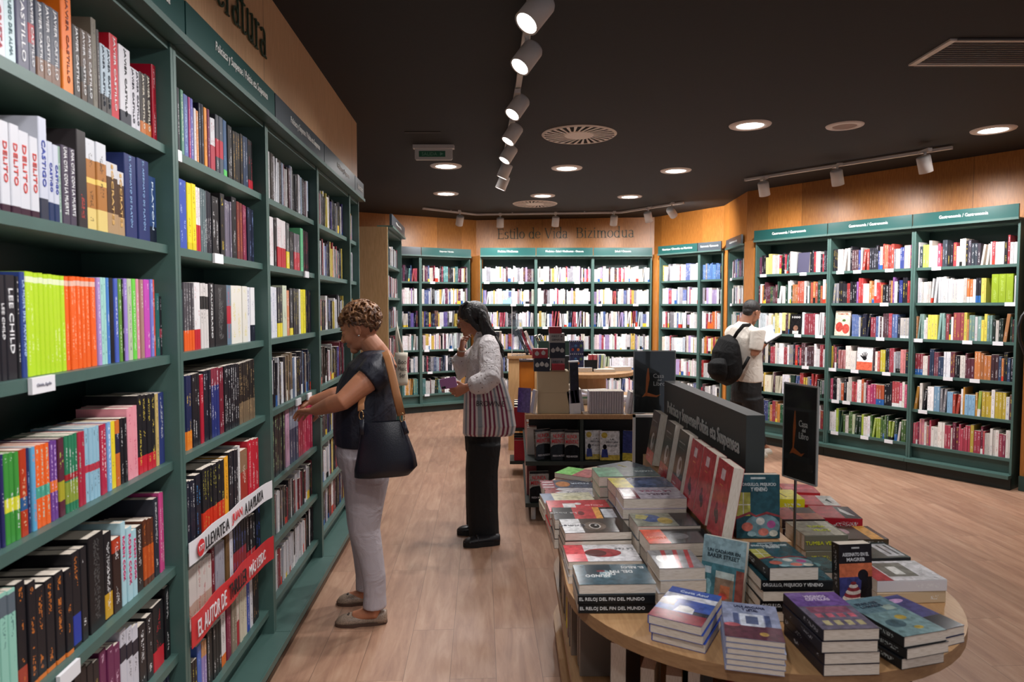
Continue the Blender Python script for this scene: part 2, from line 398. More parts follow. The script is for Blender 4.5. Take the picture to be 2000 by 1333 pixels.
# big letters on the left fascia: "Literatura", of which the end shows
SERIF_INK = pm('dark_green_letters', '#2a4232', 0.5)
def serif_text(name, s, mat, parent, M, h, width=None, gap=0.16, wt=.72):
    """Roman book face drawn stroke by stroke: x-height h, placed from the frame origin to the right. Returns the length."""
    G = {  # strokes: polylines with (x, y, half width); y in x-heights, baseline 0
        'o': (0.72, [('c', 0.36, 0.5, 0.30, 0.46, 0, 360)]), 'e': (0.66, [('c', 0.35, 0.5, 0.29, 0.46, 0, 325), ('l', 0.07, 0.52, 0.62, 0.52, .035)]),
        'i': (0.34, [('s', 0.17, 0, 1), ('d', 0.17, 1.32)]), 'l': (0.34, [('s', 0.17, 0, 1.55)]), 't': (0.46, [('l', 0.2, 1.35, 0.2, 0.18, .06), ('c', 0.36, 0.2, 0.16, 0.17, 180, 330), ('l', 0.0, 0.97, 0.44, 0.97, .035)]),
        'r': (0.52, [('s', 0.17, 0, 1), ('c', 0.38, 0.68, 0.2, 0.28, 60, 170)]), 'u': (0.8, [('v', 0.17, 0.3, 1), ('c', 0.38, 0.3, 0.21, 0.27, 180, 350), ('s', 0.62, 0, 1)]),
        'a': (0.68, [('c', 0.3, 0.72, 0.22, 0.26, 10, 150), ('v', 0.52, 0.12, 0.76), ('c', 0.3, 0.28, 0.23, 0.27, 20, 340), ('l', 0.5, 0.06, 0.68, 0.04, .04)]),
        'd': (0.78, [('c', 0.35, 0.48, 0.28, 0.46, 30, 330), ('s', 0.62, 0, 1.55)]), 'm': (1.2, [('s', 0.17, 0, 1), ('s', 0.6, 0, 0.7), ('s', 1.03, 0, 0.7), ('c', 0.38, 0.68, 0.22, 0.28, 0, 170), ('c', 0.82, 0.68, 0.21, 0.28, 0, 170)]),
        'z': (0.62, [('l', 0.06, 0.96, 0.56, 0.96, .04), ('l', 0.54, 0.94, 0.08, 0.05, .06), ('l', 0.06, 0.04, 0.58, 0.04, .04)]),
        'E': (0.9, [('s', 0.2, 0, 1.42), ('l', 0.2, 1.39, 0.8, 1.39, .04), ('l', 0.2, 0.73, 0.66, 0.73, .035), ('l', 0.2, 0.03, 0.84, 0.03, .04), ('l', 0.8, 1.39, 0.8, 1.18, .03), ('l', 0.84, 0.03, 0.84, 0.26, .03)]),
        's': (0.56, [('c', 0.28, 0.73, 0.19, 0.23, 30, 250), ('c', 0.27, 0.27, 0.21, 0.24, -150, 85)]),
        'V': (1.05, [('l', 0.12, 1.42, 0.52, 0.0, .075), ('l', 0.94, 1.42, 0.54, 0.0, .04), ('l', 0.0, 1.42, 0.28, 1.42, .03), ('l', 0.78, 1.42, 1.05, 1.42, .03)]),
        'B': (0.92, [('s', 0.2, 0, 1.42), ('c', 0.46, 1.07, 0.3, 0.33, -90, 90), ('c', 0.48, 0.38, 0.36, 0.36, -90, 90), ('l', 0.2, 1.39, 0.48, 1.39, .03), ('l', 0.2, 0.74, 0.5, 0.74, .03), ('l', 0.2, 0.03, 0.5, 0.03, .03)]),
        'L': (0.86, [('s', 0.2, 0, 1.42), ('l', 0.2, 0.03, 0.8, 0.03, .04), ('l', 0.8, 0.03, 0.8, 0.3, .03)]), ' ': (0.42, [])}
    m = MB(); z1 = 0.006
    def stroke(pts, ws):
        L_, R_ = [], []
        for i, p in enumerate(pts):
            a = pts[max(i - 1, 0)]; b = pts[min(i + 1, len(pts) - 1)]; dx, dy = b[0] - a[0], b[1] - a[1]; q = math.hypot(dx, dy) or 1
            nx, ny = -dy / q, dx / q; w = ws[i]; L_.append((p[0] + nx * w, p[1] + ny * w)); R_.append((p[0] - nx * w, p[1] - ny * w))
        rows = []
        for l, r in zip(L_, R_): rows.append([(l[0] * h, l[1] * h, 0), (r[0] * h, r[1] * h, 0), (r[0] * h, r[1] * h, z1), (l[0] * h, l[1] * h, z1)])
        m.grid(rows, True, True, True)
    x = 0.0
    for ch in s:
        w, parts = G[ch]
        for q in parts:
            if q[0] in 'sv':
                X, y0, y1 = x + q[1], q[2], q[3]; stroke([(X, y0), (X, y1)], [.062 * wt, .062 * wt])
                if q[0] == 's':
                    stroke([(X - .15, y0 + .02), (X + .15, y0 + .02)], [.022, .022]); stroke([(X - .15, y1 - .06), (X, y1)], [.03, .03])
            elif q[0] == 'd': stroke([(x + q[1] - .07, q[2]), (x + q[1] + .07, q[2])], [.07, .07])
            elif q[0] == 'l': stroke([(x + q[1], q[2]), (x + q[3], q[4])], [q[5] * wt, q[5] * wt])
            else:
                _, cx, cy, rx, ry, a0, a1 = q; n = 18; pts = []; ws = []
                for i in range(n + 1):
                    a = math.radians(a0 + (a1 - a0) * i / n); pts.append((x + cx + rx * math.cos(a), cy + ry * math.sin(a))); ws.append((.03 + .045 * abs(math.cos(a))) * wt)
                stroke(pts, ws)
        x += w + gap * 0.45
    return m.build(name, mat, parent, M=M), x * h
# lettering on the veneer: the end of the word on the left, the department name at the back
def fascia_M(Y): return frame((LX(Y) + 0.009, Y, 2.665), (LX(Y + 1) - LX(Y), 1, 0), (0, 0, 1))
o, ln = serif_text('wall_lettering', 'Literatura', SERIF_INK, None, fascia_M(2.0), 0.118)
o.matrix_world = fascia_M(3.02 - ln) ; tag(o, 'dark green serif letters reading Literatura on the pale veneer over the left shelves', 'lettering')
wd_ = (Vector((2.2, 10.62, 0)) - Vector((-0.574, 11.0, 0))).normalized()
p = unp(971, 466, Y=10.84); q = unp(1238, 464, Y=10.66)
for s_, px0, px1 in (('Estilo de Vida', 971, 1111), ('Bizimodua', 1124, 1238)):
    p = unp(px0, 466, Y=10.84); q = unp(px1, 466, Y=10.75); o, ln = serif_text('wall_lettering', s_, SERIF_INK, None, IDM, 0.1)
    o.matrix_world = frame(Vector((p.x, 11.0 - (p.x + 0.574) * 0.137 - 0.012, p.z)), wd_, (0, 0, 1)) @ Matrix.Diagonal(((q - p).length / ln, 1.12, 1, 1))
    tag(o, f'dark serif letters reading {s_} on the veneer wall at the back', 'lettering', 'department lettering at the back')

# ---------------------------------------------------------------- bookcases
CASES = {}
def bookcase(key, label, group, a, b, zs, top, sign=None, signmat=None, depth=0.28, sign2=None, labels=(), ledge=0.13, wood=False, single=False):
    a = Vector((a[0], a[1], 0)); b = Vector((b[0], b[1], 0)); w = (b - a).length
    M = frame(a, b - a, Vector((-(b - a).y, (b - a).x, 0)))
    t = thing('bookcase', label, 'bookcase', M, group)
    g = 0.0015; th = 0.018
    for x0 in (g, w - th - g):
        mm = MB(); mm.box((x0, 0.0, 0.0), (x0 + th, depth, top)); mm.box((x0 - 0.0, -0.006, ledge), (x0 + th, 0.0, top)); mm.build('side_panel', GREEN, t)
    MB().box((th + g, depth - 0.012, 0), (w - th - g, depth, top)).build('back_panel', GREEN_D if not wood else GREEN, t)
    MB().box((th + g, 0.0, top - 0.02), (w - th - g, depth - 0.012, top)).build('top_panel', GREEN, t)
    for z in zs:
        MB().box((th + g, 0.014, z - 0.026), (w - th - g, depth - 0.012, z)).build('shelf', GREEN, t)
    zb = zs[-1] - 0.026
    MB().box((th + g, 0.06, ledge), (w - th - g, 0.075, zb)).build('kick_panel', GREEN, t)
    m = MB(); m.box((g, -0.075, ledge - 0.03), (w - g, 0.06, ledge)); m.box((g, -0.068, ledge), (w - g, -0.063, ledge + 0.002)); m.build('base_ledge', GREEN, t)
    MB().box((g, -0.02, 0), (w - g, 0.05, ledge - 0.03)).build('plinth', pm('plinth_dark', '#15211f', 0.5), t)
    # canopy: lip and sign board
    m = MB(); poly = [(-0.055, top + 0.004), (-0.055, top + 0.022), (0.04, top + 0.022), (0.04, top + 0.001), (-0.03, top + 0.001)]
    m.box((g, -0.055, top + 0.002), (w - g, 0.10, top + 0.022)); m.build('canopy_lip', GREEN, t)
    sm = signmat or SIGN
    hb = MB(); hb.box((g + 0.004, -0.045, top + 0.022), (w - g - 0.004, -0.022, top + 0.135)); hd = hb.build('header_sign', sm, t)
    if sign:
        me, tw, thh = text_mesh(sign); hh = 0.030 if not key.startswith('L') else .04; ww = w * .62 if key.startswith('L') else min(w * 0.72, tw * hh / thh * 0.86)
        if sign2: ww = w * sign2
        letters('header_lettering', sign, WHITE_INK, hd, frame((w * (0.5 if not key.startswith('L') else .57), -0.0465, top + 0.082), (1, 0, 0), (0, 0, 1)), w=ww, h=hh)
    for (si, sx) in labels:
        z = zs[si]; MB().box((sx - 0.04, 0.004, z - 0.032), (sx + 0.04, 0.0125, z + 0.002)).build('label_holder', CARD, t)
        if key == 'L1' and si == 2: letters('label_print', 'Christie, Agatha', pm('faint_print', '#8c8c98', .6), t, frame((sx, .0035, z - .015), (1, 0, 0), (0, 0, 1)), w=.05, h=.009)
    CASES[key] = dict(M=M, w=w, zs=zs, top=top, t=t, depth=depth)
    return t
LZ = [2.085, 1.785, 1.45, 1.12, 0.79, 0.51, 0.24]
LB = [2.11, 3.01, 3.94, 4.89, 5.25]
PS = 'Policiaca y Suspense / Polizia eta Suspensea'
e0 = LP(1.16); em = LP(0.22)
bookcase('L0', 'green bookcase bay nearest the camera, mostly outside the picture', 'left wall bookcases', em, e0, LZ, 2.39, PS)
bookcase('L1', 'green bookcase holding the lime and orange paperback run, nearest on the left wall', 'left wall bookcases', e0, LP(2.11), LZ, 2.39, PS, labels=((2, 0.27), (4, 0.33)))
bookcase('L2', 'green bookcase with a white and a red banner strip across its lower shelves', 'left wall bookcases', LP(2.11), LP(3.01), LZ, 2.39, PS, labels=((1, 0.36), (0, 0.03)))
bookcase('L3', 'green bookcase the short-haired woman in navy reaches into, blue-grey header', 'left wall bookcases', LP(3.01), LP(3.94), LZ, 2.39, PS, SIGN_G, labels=((1, 0.7), (3, 0.5), (3, 0.72)))
bookcase('L4', 'green bookcase with glossy header right behind the short-haired woman', 'left wall bookcases', LP(3.94), LP(4.89), LZ, 2.39, 'Policiaca y Suspense', SIGN_G, sign2=0.4)
bookcase('L5', 'narrow green bookcase closing the far end of the left wall run', 'left wall bookcases', LP(4.89), LP(5.25), LZ, 2.39, 'Literatura', SIGN_G, sign2=0.6)
mb = MB(); mb.box((-0.02, 0, 0), (0, 0.32, 2.39)); struct(mb.build('trim_6', WOOD_SIDE, M=frame(LP(5.274), (0.0445, -1, 0), (-1, -0.0445, 0))))
BZ = [1.965, 1.63, 1.285, 0.94, 0.605, 0.268]
BT = 2.335
bookcase('W', 'green bookcase with veneered wooden side panel standing beyond the left wall', None, (-1.225, 6.75), (-1.29, 7.98), [2.02, 1.69, 1.36, 1.03, 0.7, 0.4], 2.37, 'Novela', SIGN_G, sign2=0.4)
for (y, nm) in ((6.745, 'near'), (7.985, 'far')):
    s_ = MB(); s_.box((-0.022, -0.002, 0), (0.0, 0.30, 2.375)) if nm == 'near' else s_.box((0.0, -0.002, 0), (0.03, 0.30, 2.375))
    s_.build('veneer_panel', WOOD_SIDE, None if False else CASES['W']['t'], M=T(0, 0, 0) if nm == 'near' else T(CASES['W']['w'], 0, 0))
d0 = Vector((-1.676, 10.02)); d1 = Vector((-0.65, 10.62)); dd = (d1 - d0).normalized(); dm = d0 + dd * 0.36; dn = d0 - dd * 0.5
bookcase('D1', 'green bookcase with blue-grey sports header, half hidden behind the wood-sided case', 'sports bookcases', dn, dm, BZ, BT, 'Deportes / Kirolak', SIGN_G, sign2=0.28)
bookcase('D2', 'green sports bookcase with teal header behind the long-haired woman', 'sports bookcases', dm, d1, BZ, BT, 'Deportes / Kirolak', sign2=0.28, labels=((0, 0.2), (2, 0.3), (3, 0.1), (3, 0.5), (4, 0.15), (5, 0.1)))
cx = [-0.48, 0.36, 1.215, 2.10]
bookcase('C1', 'green bookcase under the medicine header at the left of the back wall', 'back wall bookcases', (cx[0], 10.32), (cx[1], 10.31), BZ, BT, 'Medicina / Medikuntza', sign2=0.36, labels=((0, .1), (0, .62), (1, .5), (1, .7), (2, .25), (2, .6)))
bookcase('C2', 'green bookcase in the middle of the back wall under the medicine and health header', 'back wall bookcases', (cx[1], 10.31), (cx[2], 10.3), BZ, BT, 'Medicina - Salud / Medikuntza - Osasuna', sign2=0.66, labels=((0, .08), (0, .62), (1, .05), (1, .2), (2, .14)))
bookcase('C3', 'green bookcase under the health header at the right of the back wall', 'back wall bookcases', (cx[2], 10.3), (cx[3], 10.29), BZ, BT, 'Salud / Osasuna', sign2=0.27, labels=((1, .1), (1, .65), (2, .2), (2, .68), (3, .72)))
r0 = Vector((2.17, 10.08)); r1 = Vector((2.84, 9.22)); rm = r0.lerp(r1, 0.645)
bookcase('N1', 'green nutrition bookcase right of the back wall, turned towards the aisle', 'angled bookcases', r0, rm, BZ, BT, 'Nutricion / Dietetika eta Nutrizioa', sign2=0.75)
bookcase('N2', 'slim green bookcase with blue paperbacks on its top shelf', 'angled bookcases', rm, r1, BZ, BT, 'Gastronomia / Gastronomia', SIGN_G, sign2=0.75)
bookcase('N3', 'narrow green bookcase seen almost edge-on behind the man with the backpack', None, (2.885, 9.12), (2.825, 8.33), BZ, BT, 'Gastronomia', SIGN_G, sign2=0.5, labels=((0, .1), (1, .12)))
g0 = Vector((2.842, 8.0)); g1 = Vector((4.34, 5.86)); ga = g0.lerp(g1, .345); gb = g0.lerp(g1, .67)
GS = 'Gastronomía / Gastronomia'
bookcase('G1', 'green cookery bookcase the man with the backpack stands at', 'cookery bookcases on the right wall', g0, ga, BZ, BT, GS, sign2=0.46, labels=((0, .1), (0, .6), (2, .55), (2, .8), (3, .06), (3, .65)))
bookcase('G2', 'green cookery bookcase in the middle of the right wall', 'cookery bookcases on the right wall', ga, gb, BZ, BT, GS, sign2=0.46, labels=((0, .12), (0, .3), (0, .62), (1, .58), (2, .55), (3, .06), (3, .3), (3, .62), (4, .1), (4, .22), (5, .1), (5, .42), (5, .66)))
bookcase('G3', 'green cookery bookcase at the right edge with three thick lime volumes', 'cookery bookcases on the right wall', gb, g1, BZ, BT, GS, sign2=0.46, labels=((0, .2), (1, .8), (2, .06), (2, .48), (2, .72), (3, .33), (3, .55), (4, .12)))

# ---------------------------------------------------------------- books: first a list of all of them
BOOKS = []
def add_book(M, w, h, dep, col, ink='#e8e8e8', bands=(), txt=None, row='', kindname='book', vis=1.0, info=None, la=0.68, edge=None, cat='book', art=None):
    M = T(0, 0, .0006) @ M
    BOOKS.append(dict(M=M, w=w, h=h, dep=dep, col=lin(col), ink=lin(ink, la), hexcol=col, bands=[(a, b, lin(c)) for a, b, c in bands], txt=txt, row=row, kn=kindname, vis=vis, info=info, cat=cat, art=art))
    return BOOKS[-1]
def row_px(case, si, runs, rowname, yoff=0.035):
    """fill a shelf from measured runs: (x0, x1, n, ytop0, ytop1, colour, ink, text, bands)"""
    C = CASES[case]; M = C['M']; zf = C['zs'][si]; n = M.to_3x3() @ Vector((0, 1, 0)); p0 = M @ Vector((0, yoff, zf)); Mi = M.inverted(); R_ = random.Random(si * 7 + len(case))
    for run in runs:
        x0, x1, k, t0, t1, col, ink = run[:7]; txt = run[7] if len(run) > 7 else None; bands = run[8] if len(run) > 8 else ()
        dp = run[9] if len(run) > 9 else None
        a = Mi @ onplane(x0, (t0 + 0) , p0, n); b = Mi @ onplane(x1, t1, p0, n)
        s0 = max(a.x, 0.024); s1 = min(b.x, C['w'] - 0.024); k = max(k, 1)
        for i in range(k):
            f0 = i / k; sa = s0 + (s1 - s0) * f0; wd_ = (s1 - s0) / k - 0.0008
            if wd_ < 0.004: continue
            h = a.z + (b.z - a.z) * (f0 + .5 / k) - zf; nxt = C['zs'][si - 1] - 0.03 if si else C['top'] - 0.02
            h = max(0.15, min(h + R_.uniform(-.001, .001), nxt - zf - 0.006, 0.30))
            dp_ = dp or min(0.62 * h + 0.01, 0.16)
            add_book(M @ T(sa, yoff + R_.uniform(0, .004), zf), wd_, h, dp_, col, ink, bands, txt, rowname)
def soften(h, k=1.0):
    v = [int(h[i:i + 2], 16) for i in (1, 3, 5)] if len(h) == 7 else [int(q * 2, 16) for q in h[1:]]; g = sum(v) / 3
    return '#%02x%02x%02x' % tuple(max(0, min(255, int((g + (q - g) * .74) * k))) for q in v)
def row_rand(case, si, pal, seed, rowname='', hmin=.19, hmax=.245, tmin=.012, tmax=.032, x0=.026, x1=None, yoff=0.04, lean=0.06, bandp=.12, fill=1.0):
    C = CASES[case]; M = C['M']; zf = C['zs'][si]; R_ = random.Random(seed); x = x0; x1 = x1 or C['w'] - .026
    nxt = (C['zs'][si - 1] - 0.03 if si else C['top'] - 0.02) - zf - .008
    hmax = min(hmax, nxt)
    while x < x1 - .01:
        run = R_.choice([1, 1, 1, 1, 2, 2, 3]); c = R_.choice(pal) if R_.random() < .8 else R_.choice(['#e4e2e4', '#26242c', '#d8d0c8', '#8c8a94', '#5a3840', '#d8d8e0']); c = soften(c, R_.uniform(.82, 1.06)); w = R_.uniform(tmin, tmin + (tmax - tmin) * .8); h = R_.uniform(hmin, hmax); lum = sum(lin(c)[:3]) / 3
        ink = R_.choice(['#20202a', '#303030', '#a02030', '#204080']) if lum > .35 else R_.choice(['#e8e8e8', '#e8e8e8', '#e0c850', '#d0d0e0'])
        bands = ((0, R_.uniform(.12, .3), R_.choice(['#d04030', '#e0c040', '#222222', '#e0e0e0', '#3060a0'])),) if R_.random() < bandp else ()
        if R_.random() > fill: x += R_.uniform(.01, .05)
        for i in range(run):
            if x + w > x1: w = x1 - x
            if w < .007: x = x1; break
            lm = T(x, yoff + R_.uniform(0, .006), zf)
            if R_.random() < lean and x + w + .03 < x1:
                an = R_.uniform(.04, .13); lm = lm @ T(h * math.sin(an) * 0, 0, 0) @ T(0, 0, 0) @ RY(an); x += h * math.sin(an) * .9
            add_book(M @ lm, w - .0006, h, min(.6 * h + .02, .17), c, ink, bands, None, rowname)
            x += w
def face_out(case, si, x, w, h, col, rowname='', ink='#e8e8e8', bands=(), lean=0.1, info=None, art=None):
    """a book standing with its front cover to the room"""
    C = CASES[case]; M = C['M'] @ T(x + w, 0.035, C['zs'][si] + .0025) @ RX(-lean)
    add_book(M @ T(-w, 0, 0) @ RZ(-math.pi / 2) @ T(-.02, 0, 0), 0.02, h, w, col, ink, bands, None, rowname, info=info, vis=1, art=art)
# ---------------------------------------------------------------- rows read from the left wall
W_, K_ = '#e8e8ea', '#26242a'
r = 'top shelf of the nearest wall bookcase'
row_px('L1', 0, [(-40, 7, 2, -40, -30, '#c9c9d2', '#b03a4a', 'LA GRIETA'), (8, 30, 1, -25, -20, '#b9cdd2', '#5c7a80', 'EL JUEGO DEL ALMA'),
    (31, 54, 1, -22, -18, '#4f4f66', W_, 'CASTILLO', ((0, .3, '#43435a'),)), (55, 68, 1, -8, -5, '#4a4c5c', W_, 'JAVIER CASTILLO', ((.42, .66, '#a01f2c'),)),
    (69, 83, 1, 3, 5, '#3e4250', W_, 'JAVIER CASTILLO', ((.06, .3, '#6b4a38'),)), (84, 99, 1, 9, 11, '#3e4250', W_, 'JAVIER CASTILLO', ((.06, .3, '#6b4a38'),)), (100, 118, 1, 19, 21, '#3b3f4e', W_, 'JAVIER CASTILLO', ((.06, .3, '#6b4a38'),)),
    (120, 140, 1, -6, -4, '#dd6d1d', '#7a2a12', 'JAVIER CASTILLO', ((0, .45, '#e27a24'),)), (142, 155, 1, 50, 52, '#2a211e', W_, 'JAVIER CASTILLO'), (156, 167, 1, 57, 59, '#46301f', W_, 'JAVIER CASTILLO', ((.3, .5, '#2a2624'),)),
    (168, 180, 1, 64, 68, '#4a3527', W_, 'JAVIER CASTILLO', ((0, .3, '#26201e'),)), (181, 190, 1, 36, 38, '#6c6558', '#222222'), (191, 195, 1, 58, 60, '#3d3330', W_), (196, 205, 1, 86, 88, '#a8b8c4', '#303a48', 'JAVIER CASTILLO', ((0, .3, '#3a3634'),)),
    (206, 216, 1, 94, 97, '#a8b8c4', '#303a48', 'JAVIER CASTILLO', ((0, .3, '#3a3634'),)), (217, 232, 1, 68, 72, '#b81c2c', W_, 'JAVIER CASTILLO'), (233, 254, 1, 92, 96, '#cdccd2', '#222226', 'JAVIER CASTILLO', ((0.02, .2, '#1c2030'),)),
    (256, 274, 2, 130, 142, '#c6c4cc', '#3a3a44', 'JAVIER CASTILLO'), (275, 296, 2, 142, 150, '#2e2623', '#e8e0d0', 'JAVIER CASTILLO', ((0.05, .25, '#b86a30'),)), (297, 306, 1, 128, 131, '#a8122c', W_), (306, 312, 1, 134, 136, '#141216', W_), (312, 320, 1, 133, 136, '#a8122c', W_)], r)
r = 'second shelf of the nearest wall bookcase'
row_px('L1', 1, [(-40, -2, 2, 225, 233, '#cccdd4', '#c8342c', 'DELITO'), (0, 18, 1, 234, 238, '#cccdd4', '#c8342c', 'DELITO', ((0, .1, '#3a2030'),)), (19, 37, 1, 243, 247, '#cccdd4', '#c8342c', 'DELITO', ((0, .1, '#3a2030'),)),
    (38, 58, 1, 256, 260, '#cccdd4', '#c8342c', 'DELITO', ((0, .1, '#3a2030'),)), (59, 75, 1, 266, 270, '#cccdd4', '#c8342c', 'DELITO', ((0, .1, '#3a2030'),)), (76, 92, 1, 229, 233, '#c2c6d4', '#2c3f9c', 'CASTIGO', ((0, .22, '#343848'),)),
    (93, 103, 1, 277, 279, '#c2c6d4', '#2c3f9c', 'CASTIGO', ((0, .25, '#26365c'),)), (104, 114, 1, 283, 285, '#c2c6d4', '#2c3f9c', 'CASTIGO', ((0, .25, '#26365c'),)), (115, 121, 1, 286, 287, '#7f9c8e', W_),
    (122, 136, 1, 283, 288, '#4a4252', W_, 'UNA CITA CON LA MUERTE'), (137, 149, 1, 289, 293, '#4a4252', W_, 'UNA CITA CON LA MUERTE'), (150, 168, 1, 254, 257, '#332f31', '#c04038'),
    (169, 187, 1, 272, 275, '#a8713c', '#2a1a12', None, ((.78, 1, '#cdd0d6'), (.52, .58, '#e0c068'), (0, .25, '#d8c078'))), (188, 207, 1, 279, 283, '#a8713c', '#2a1a12', None, ((.78, 1, '#cdd0d6'), (.52, .58, '#e0c068'), (0, .25, '#d8c078'))),
    (208, 230, 1, 317, 321, '#4a3324', '#d8b070', 'SÓCRATES', ((.8, 1, '#c8c8cc'), (0, .3, '#a88a68'))), (231, 244, 1, 335, 338, '#4a3324', '#d8b070', 'SÓCRATES', ((.8, 1, '#c8c8cc'), (0, .3, '#a88a68'))),
    (245, 267, 1, 301, 305, '#2a3566', '#8fb0d8', 'EL ASESINATO DE PLATÓN'), (268, 290, 1, 311, 316, '#2a3566', '#8fb0d8', 'EL ASESINATO DE PLATÓN'), (291, 305, 1, 344, 348, '#27406e', '#c8d8e8', 'PLATÓN', ((0, .25, '#141a2c'),))], r)
r = 'third shelf of the nearest wall bookcase'
row_px('L1', 2, [(-40, -2, 2, 540, 537, '#26242a', W_, 'LEE CHILD'), (0, 11, 1, 537, 538, '#26242a', W_, 'LEE CHILD'), (12, 31, 1, 537, 538, '#26242a', W_, 'LEE CHILD'), (32, 38, 1, 539, 540, '#232226', W_), (39, 49, 1, 531, 532, '#2f4282', '#b8d0f0', 'LA MUJER DEL PANTANO'),
    (50, 127, 9, 531, 540, '#b4d62c', '#dceb9a', None, ((.9, .955, '#dfe8c0'),)), (129, 165, 5, 541, 542, '#ea6224', '#f4b090', None, ((.9, .955, '#e0b8a8'),)), (167, 175, 1, 542, 543, '#ea6224', '#f4b090', None, ((.9, .955, '#e0b8a8'),)), (178, 188, 1, 543, 543, '#ea6224', '#f4b090', None, ((.9, .955, '#e0b8a8'),)),
    (189, 196, 1, 543, 544, '#a98cc8', W_), (197, 208, 2, 543, 544, '#9fd0c8', '#4a7878'), (209, 214, 1, 544, 544, '#4a80c8', W_), (214, 222, 1, 544, 544, '#15151c', '#333'), (223, 230, 1, 544, 544, '#4a60b8', W_), (232, 238, 1, 545, 545, '#5f8f3c', W_), (239, 242, 1, 546, 546, '#141414', W_),
    (243, 249, 1, 545, 545, '#9a80cc', W_), (250, 258, 1, 545, 545, '#b8c4a8', '#445'), (260, 267, 1, 546, 546, '#6ccc4a', W_), (268, 273, 1, 546, 546, '#d890a4', W_), (274, 280, 1, 546, 547, '#a88078', W_), (281, 293, 2, 546, 547, '#c04ab0', W_), (294, 299, 1, 547, 547, '#7a80cc', W_), (300, 304, 1, 547, 547, '#d0503c', W_),
    (305, 311, 1, 574, 574, '#2f6a68', '#c0c8d0'), (312, 318, 1, 580, 580, '#2a2a30', '#e0e0e8', None, ((.3, .45, '#b03a50'),))], r)
r = 'fourth shelf of the nearest wall bookcase'
row_px('L1', 3, [(-40, -2, 3, 900, 892, '#2c2c60', W_), (0, 7, 1, 890, 889, '#2c2c60', W_), (8, 37, 3, 888, 882, '#3f8f3c', W_, None, ((.35, .5, '#d8d840'),)), (39, 53, 1, 880, 878, '#b03a20', '#e8c8a0', None, ((.3, .45, '#2c5a8c'),)),
    (54, 60, 1, 876, 876, '#28305c', '#90b0e0'), (61, 69, 1, 874, 874, '#5fa4cc', '#e07030'), (70, 97, 3, 873, 866, '#e6652a', '#90e0d0', None, ((.36, .5, '#4a9c88'),)), (98, 113, 2, 863, 861, '#6a3f8c', '#e0c0f0', None, ((.36, .5, '#e07030'),)),
    (114, 127, 2, 858, 855, '#5a2a3a', '#c0e060', None, ((.2, .45, '#a8a030'),)), (128, 151, 4, 854, 846, '#2f7a58', W_, None, ((.42, .5, '#a02a30'), (.12, .4, '#8c9c40'))), (152, 166, 2, 845, 842, '#a82a40', '#80d0c0'), (167, 195, 4, 838, 832, '#8fb8cc', '#30404c', None, ((.4, .5, '#b83a4a'),)),
    (196, 209, 2, 831, 829, '#b02c48', W_), (210, 217, 1, 826, 826, '#7aa8d8', '#fff'), (218, 227, 1, 824, 824, '#e2cc30', '#303060'), (228, 236, 1, 822, 822, '#c86a30', W_, None, ((.5, .8, '#2a2a40'),)), (237, 249, 2, 818, 815, '#222024', '#d0d0d0'),
    (250, 270, 2, 799, 792, '#e0939f', '#c04868'), (271, 303, 4, 774, 770, '#201e22', '#e0c850', None, ((0, .22, '#c02434'),)), (304, 309, 1, 770, 769, '#c8b070', '#503818'), (310, 320, 1, 768, 767, '#35407c', W_)], r)
r = 'fifth shelf of the nearest wall bookcase'
row_px('L1', 4, [(-70, -2, 3, 1190, 1172, '#8fc0b0', '#406868'), (0, 32, 2, 1163, 1150, '#8fc4b4', '#3c6868', None, ((.8, .97, '#5a6670'),)), (34, 53, 1, 1142, 1136, '#1e1d22', '#e08030', None, ((0, .25, '#a04030'),)), (54, 70, 1, 1140, 1134, '#1e1d22', '#e08030', None, ((0, .05, '#d87830'),)), (72, 90, 1, 1150, 1143, '#1e1d22', '#e08030', None, ((0, .05, '#d87830'),)),
    (91, 108, 1, 1136, 1129, '#1e1d22', '#e08030', None, ((0, .05, '#d87830'),)), (109, 126, 1, 1121, 1118, '#1e1d22', '#e08030', None, ((0, .05, '#d87830'),)), (127, 141, 1, 1116, 1110, '#1e1d22', '#e08030', None, ((0, .05, '#d87830'),)), (142, 158, 1, 1080, 1076, '#1e1d22', '#e08030', None, ((0.04, .35, '#2a3c9c'),)), (159, 171, 1, 1072, 1068, '#222125', W_),
    (174, 204, 1, 1050, 1040, '#1b1a1d', '#555'), (205, 220, 1, 1043, 1039, '#1b1a1e', W_, None, ((0.02, .3, '#c89a28'),)), (221, 237, 1, 1053, 1050, '#33221f', '#e0e0e0', None, ((.82, 1, '#b03a20'),)), (238, 247, 1, 1022, 1019, '#a8ccd6', '#d03a70', 'ROBIN COOK'), (248, 258, 1, 1032, 1030, '#a8ccd6', '#d03a70', 'ROBIN COOK'), (259, 267, 1, 1036, 1034, '#a8ccd6', '#d03a70', 'ROBIN COOK'),
    (268, 280, 1, 1030, 1026, '#2c2220', W_), (281, 301, 3, 1018, 1011, '#5a3020', '#e88030', None, ((.1, .6, '#b85020'),)), (302, 311, 1, 975, 973, '#2c2e38', W_), (312, 321, 2, 964, 961, '#cc4a88', W_)], r)
r = 'sixth shelf of the nearest wall bookcase'
row_px('L1', 5, [(60, 140, 4, 1345, 1310, '#241f22', '#c0a050'), (145, 195, 4, 1312, 1290, '#241f22', '#c0a050', None, ()), (197, 235, 3, 1275, 1256, '#6a2a50', '#e0b8d0'), (236, 271, 3, 1232, 1222, '#c8c8d2', '#2a2a33', None, ((.6, .8, '#222230'),)), (272, 286, 1, 1222, 1218, '#222024', W_), (287, 299, 1, 1204, 1201, '#232125', W_), (300, 320, 1, 1184, 1174, '#1e1c20', '#c02030', None, ((0, .3, '#c02434'),)), (322, 335, 1, 1148, 1143, '#1c1b1f', W_)], r)
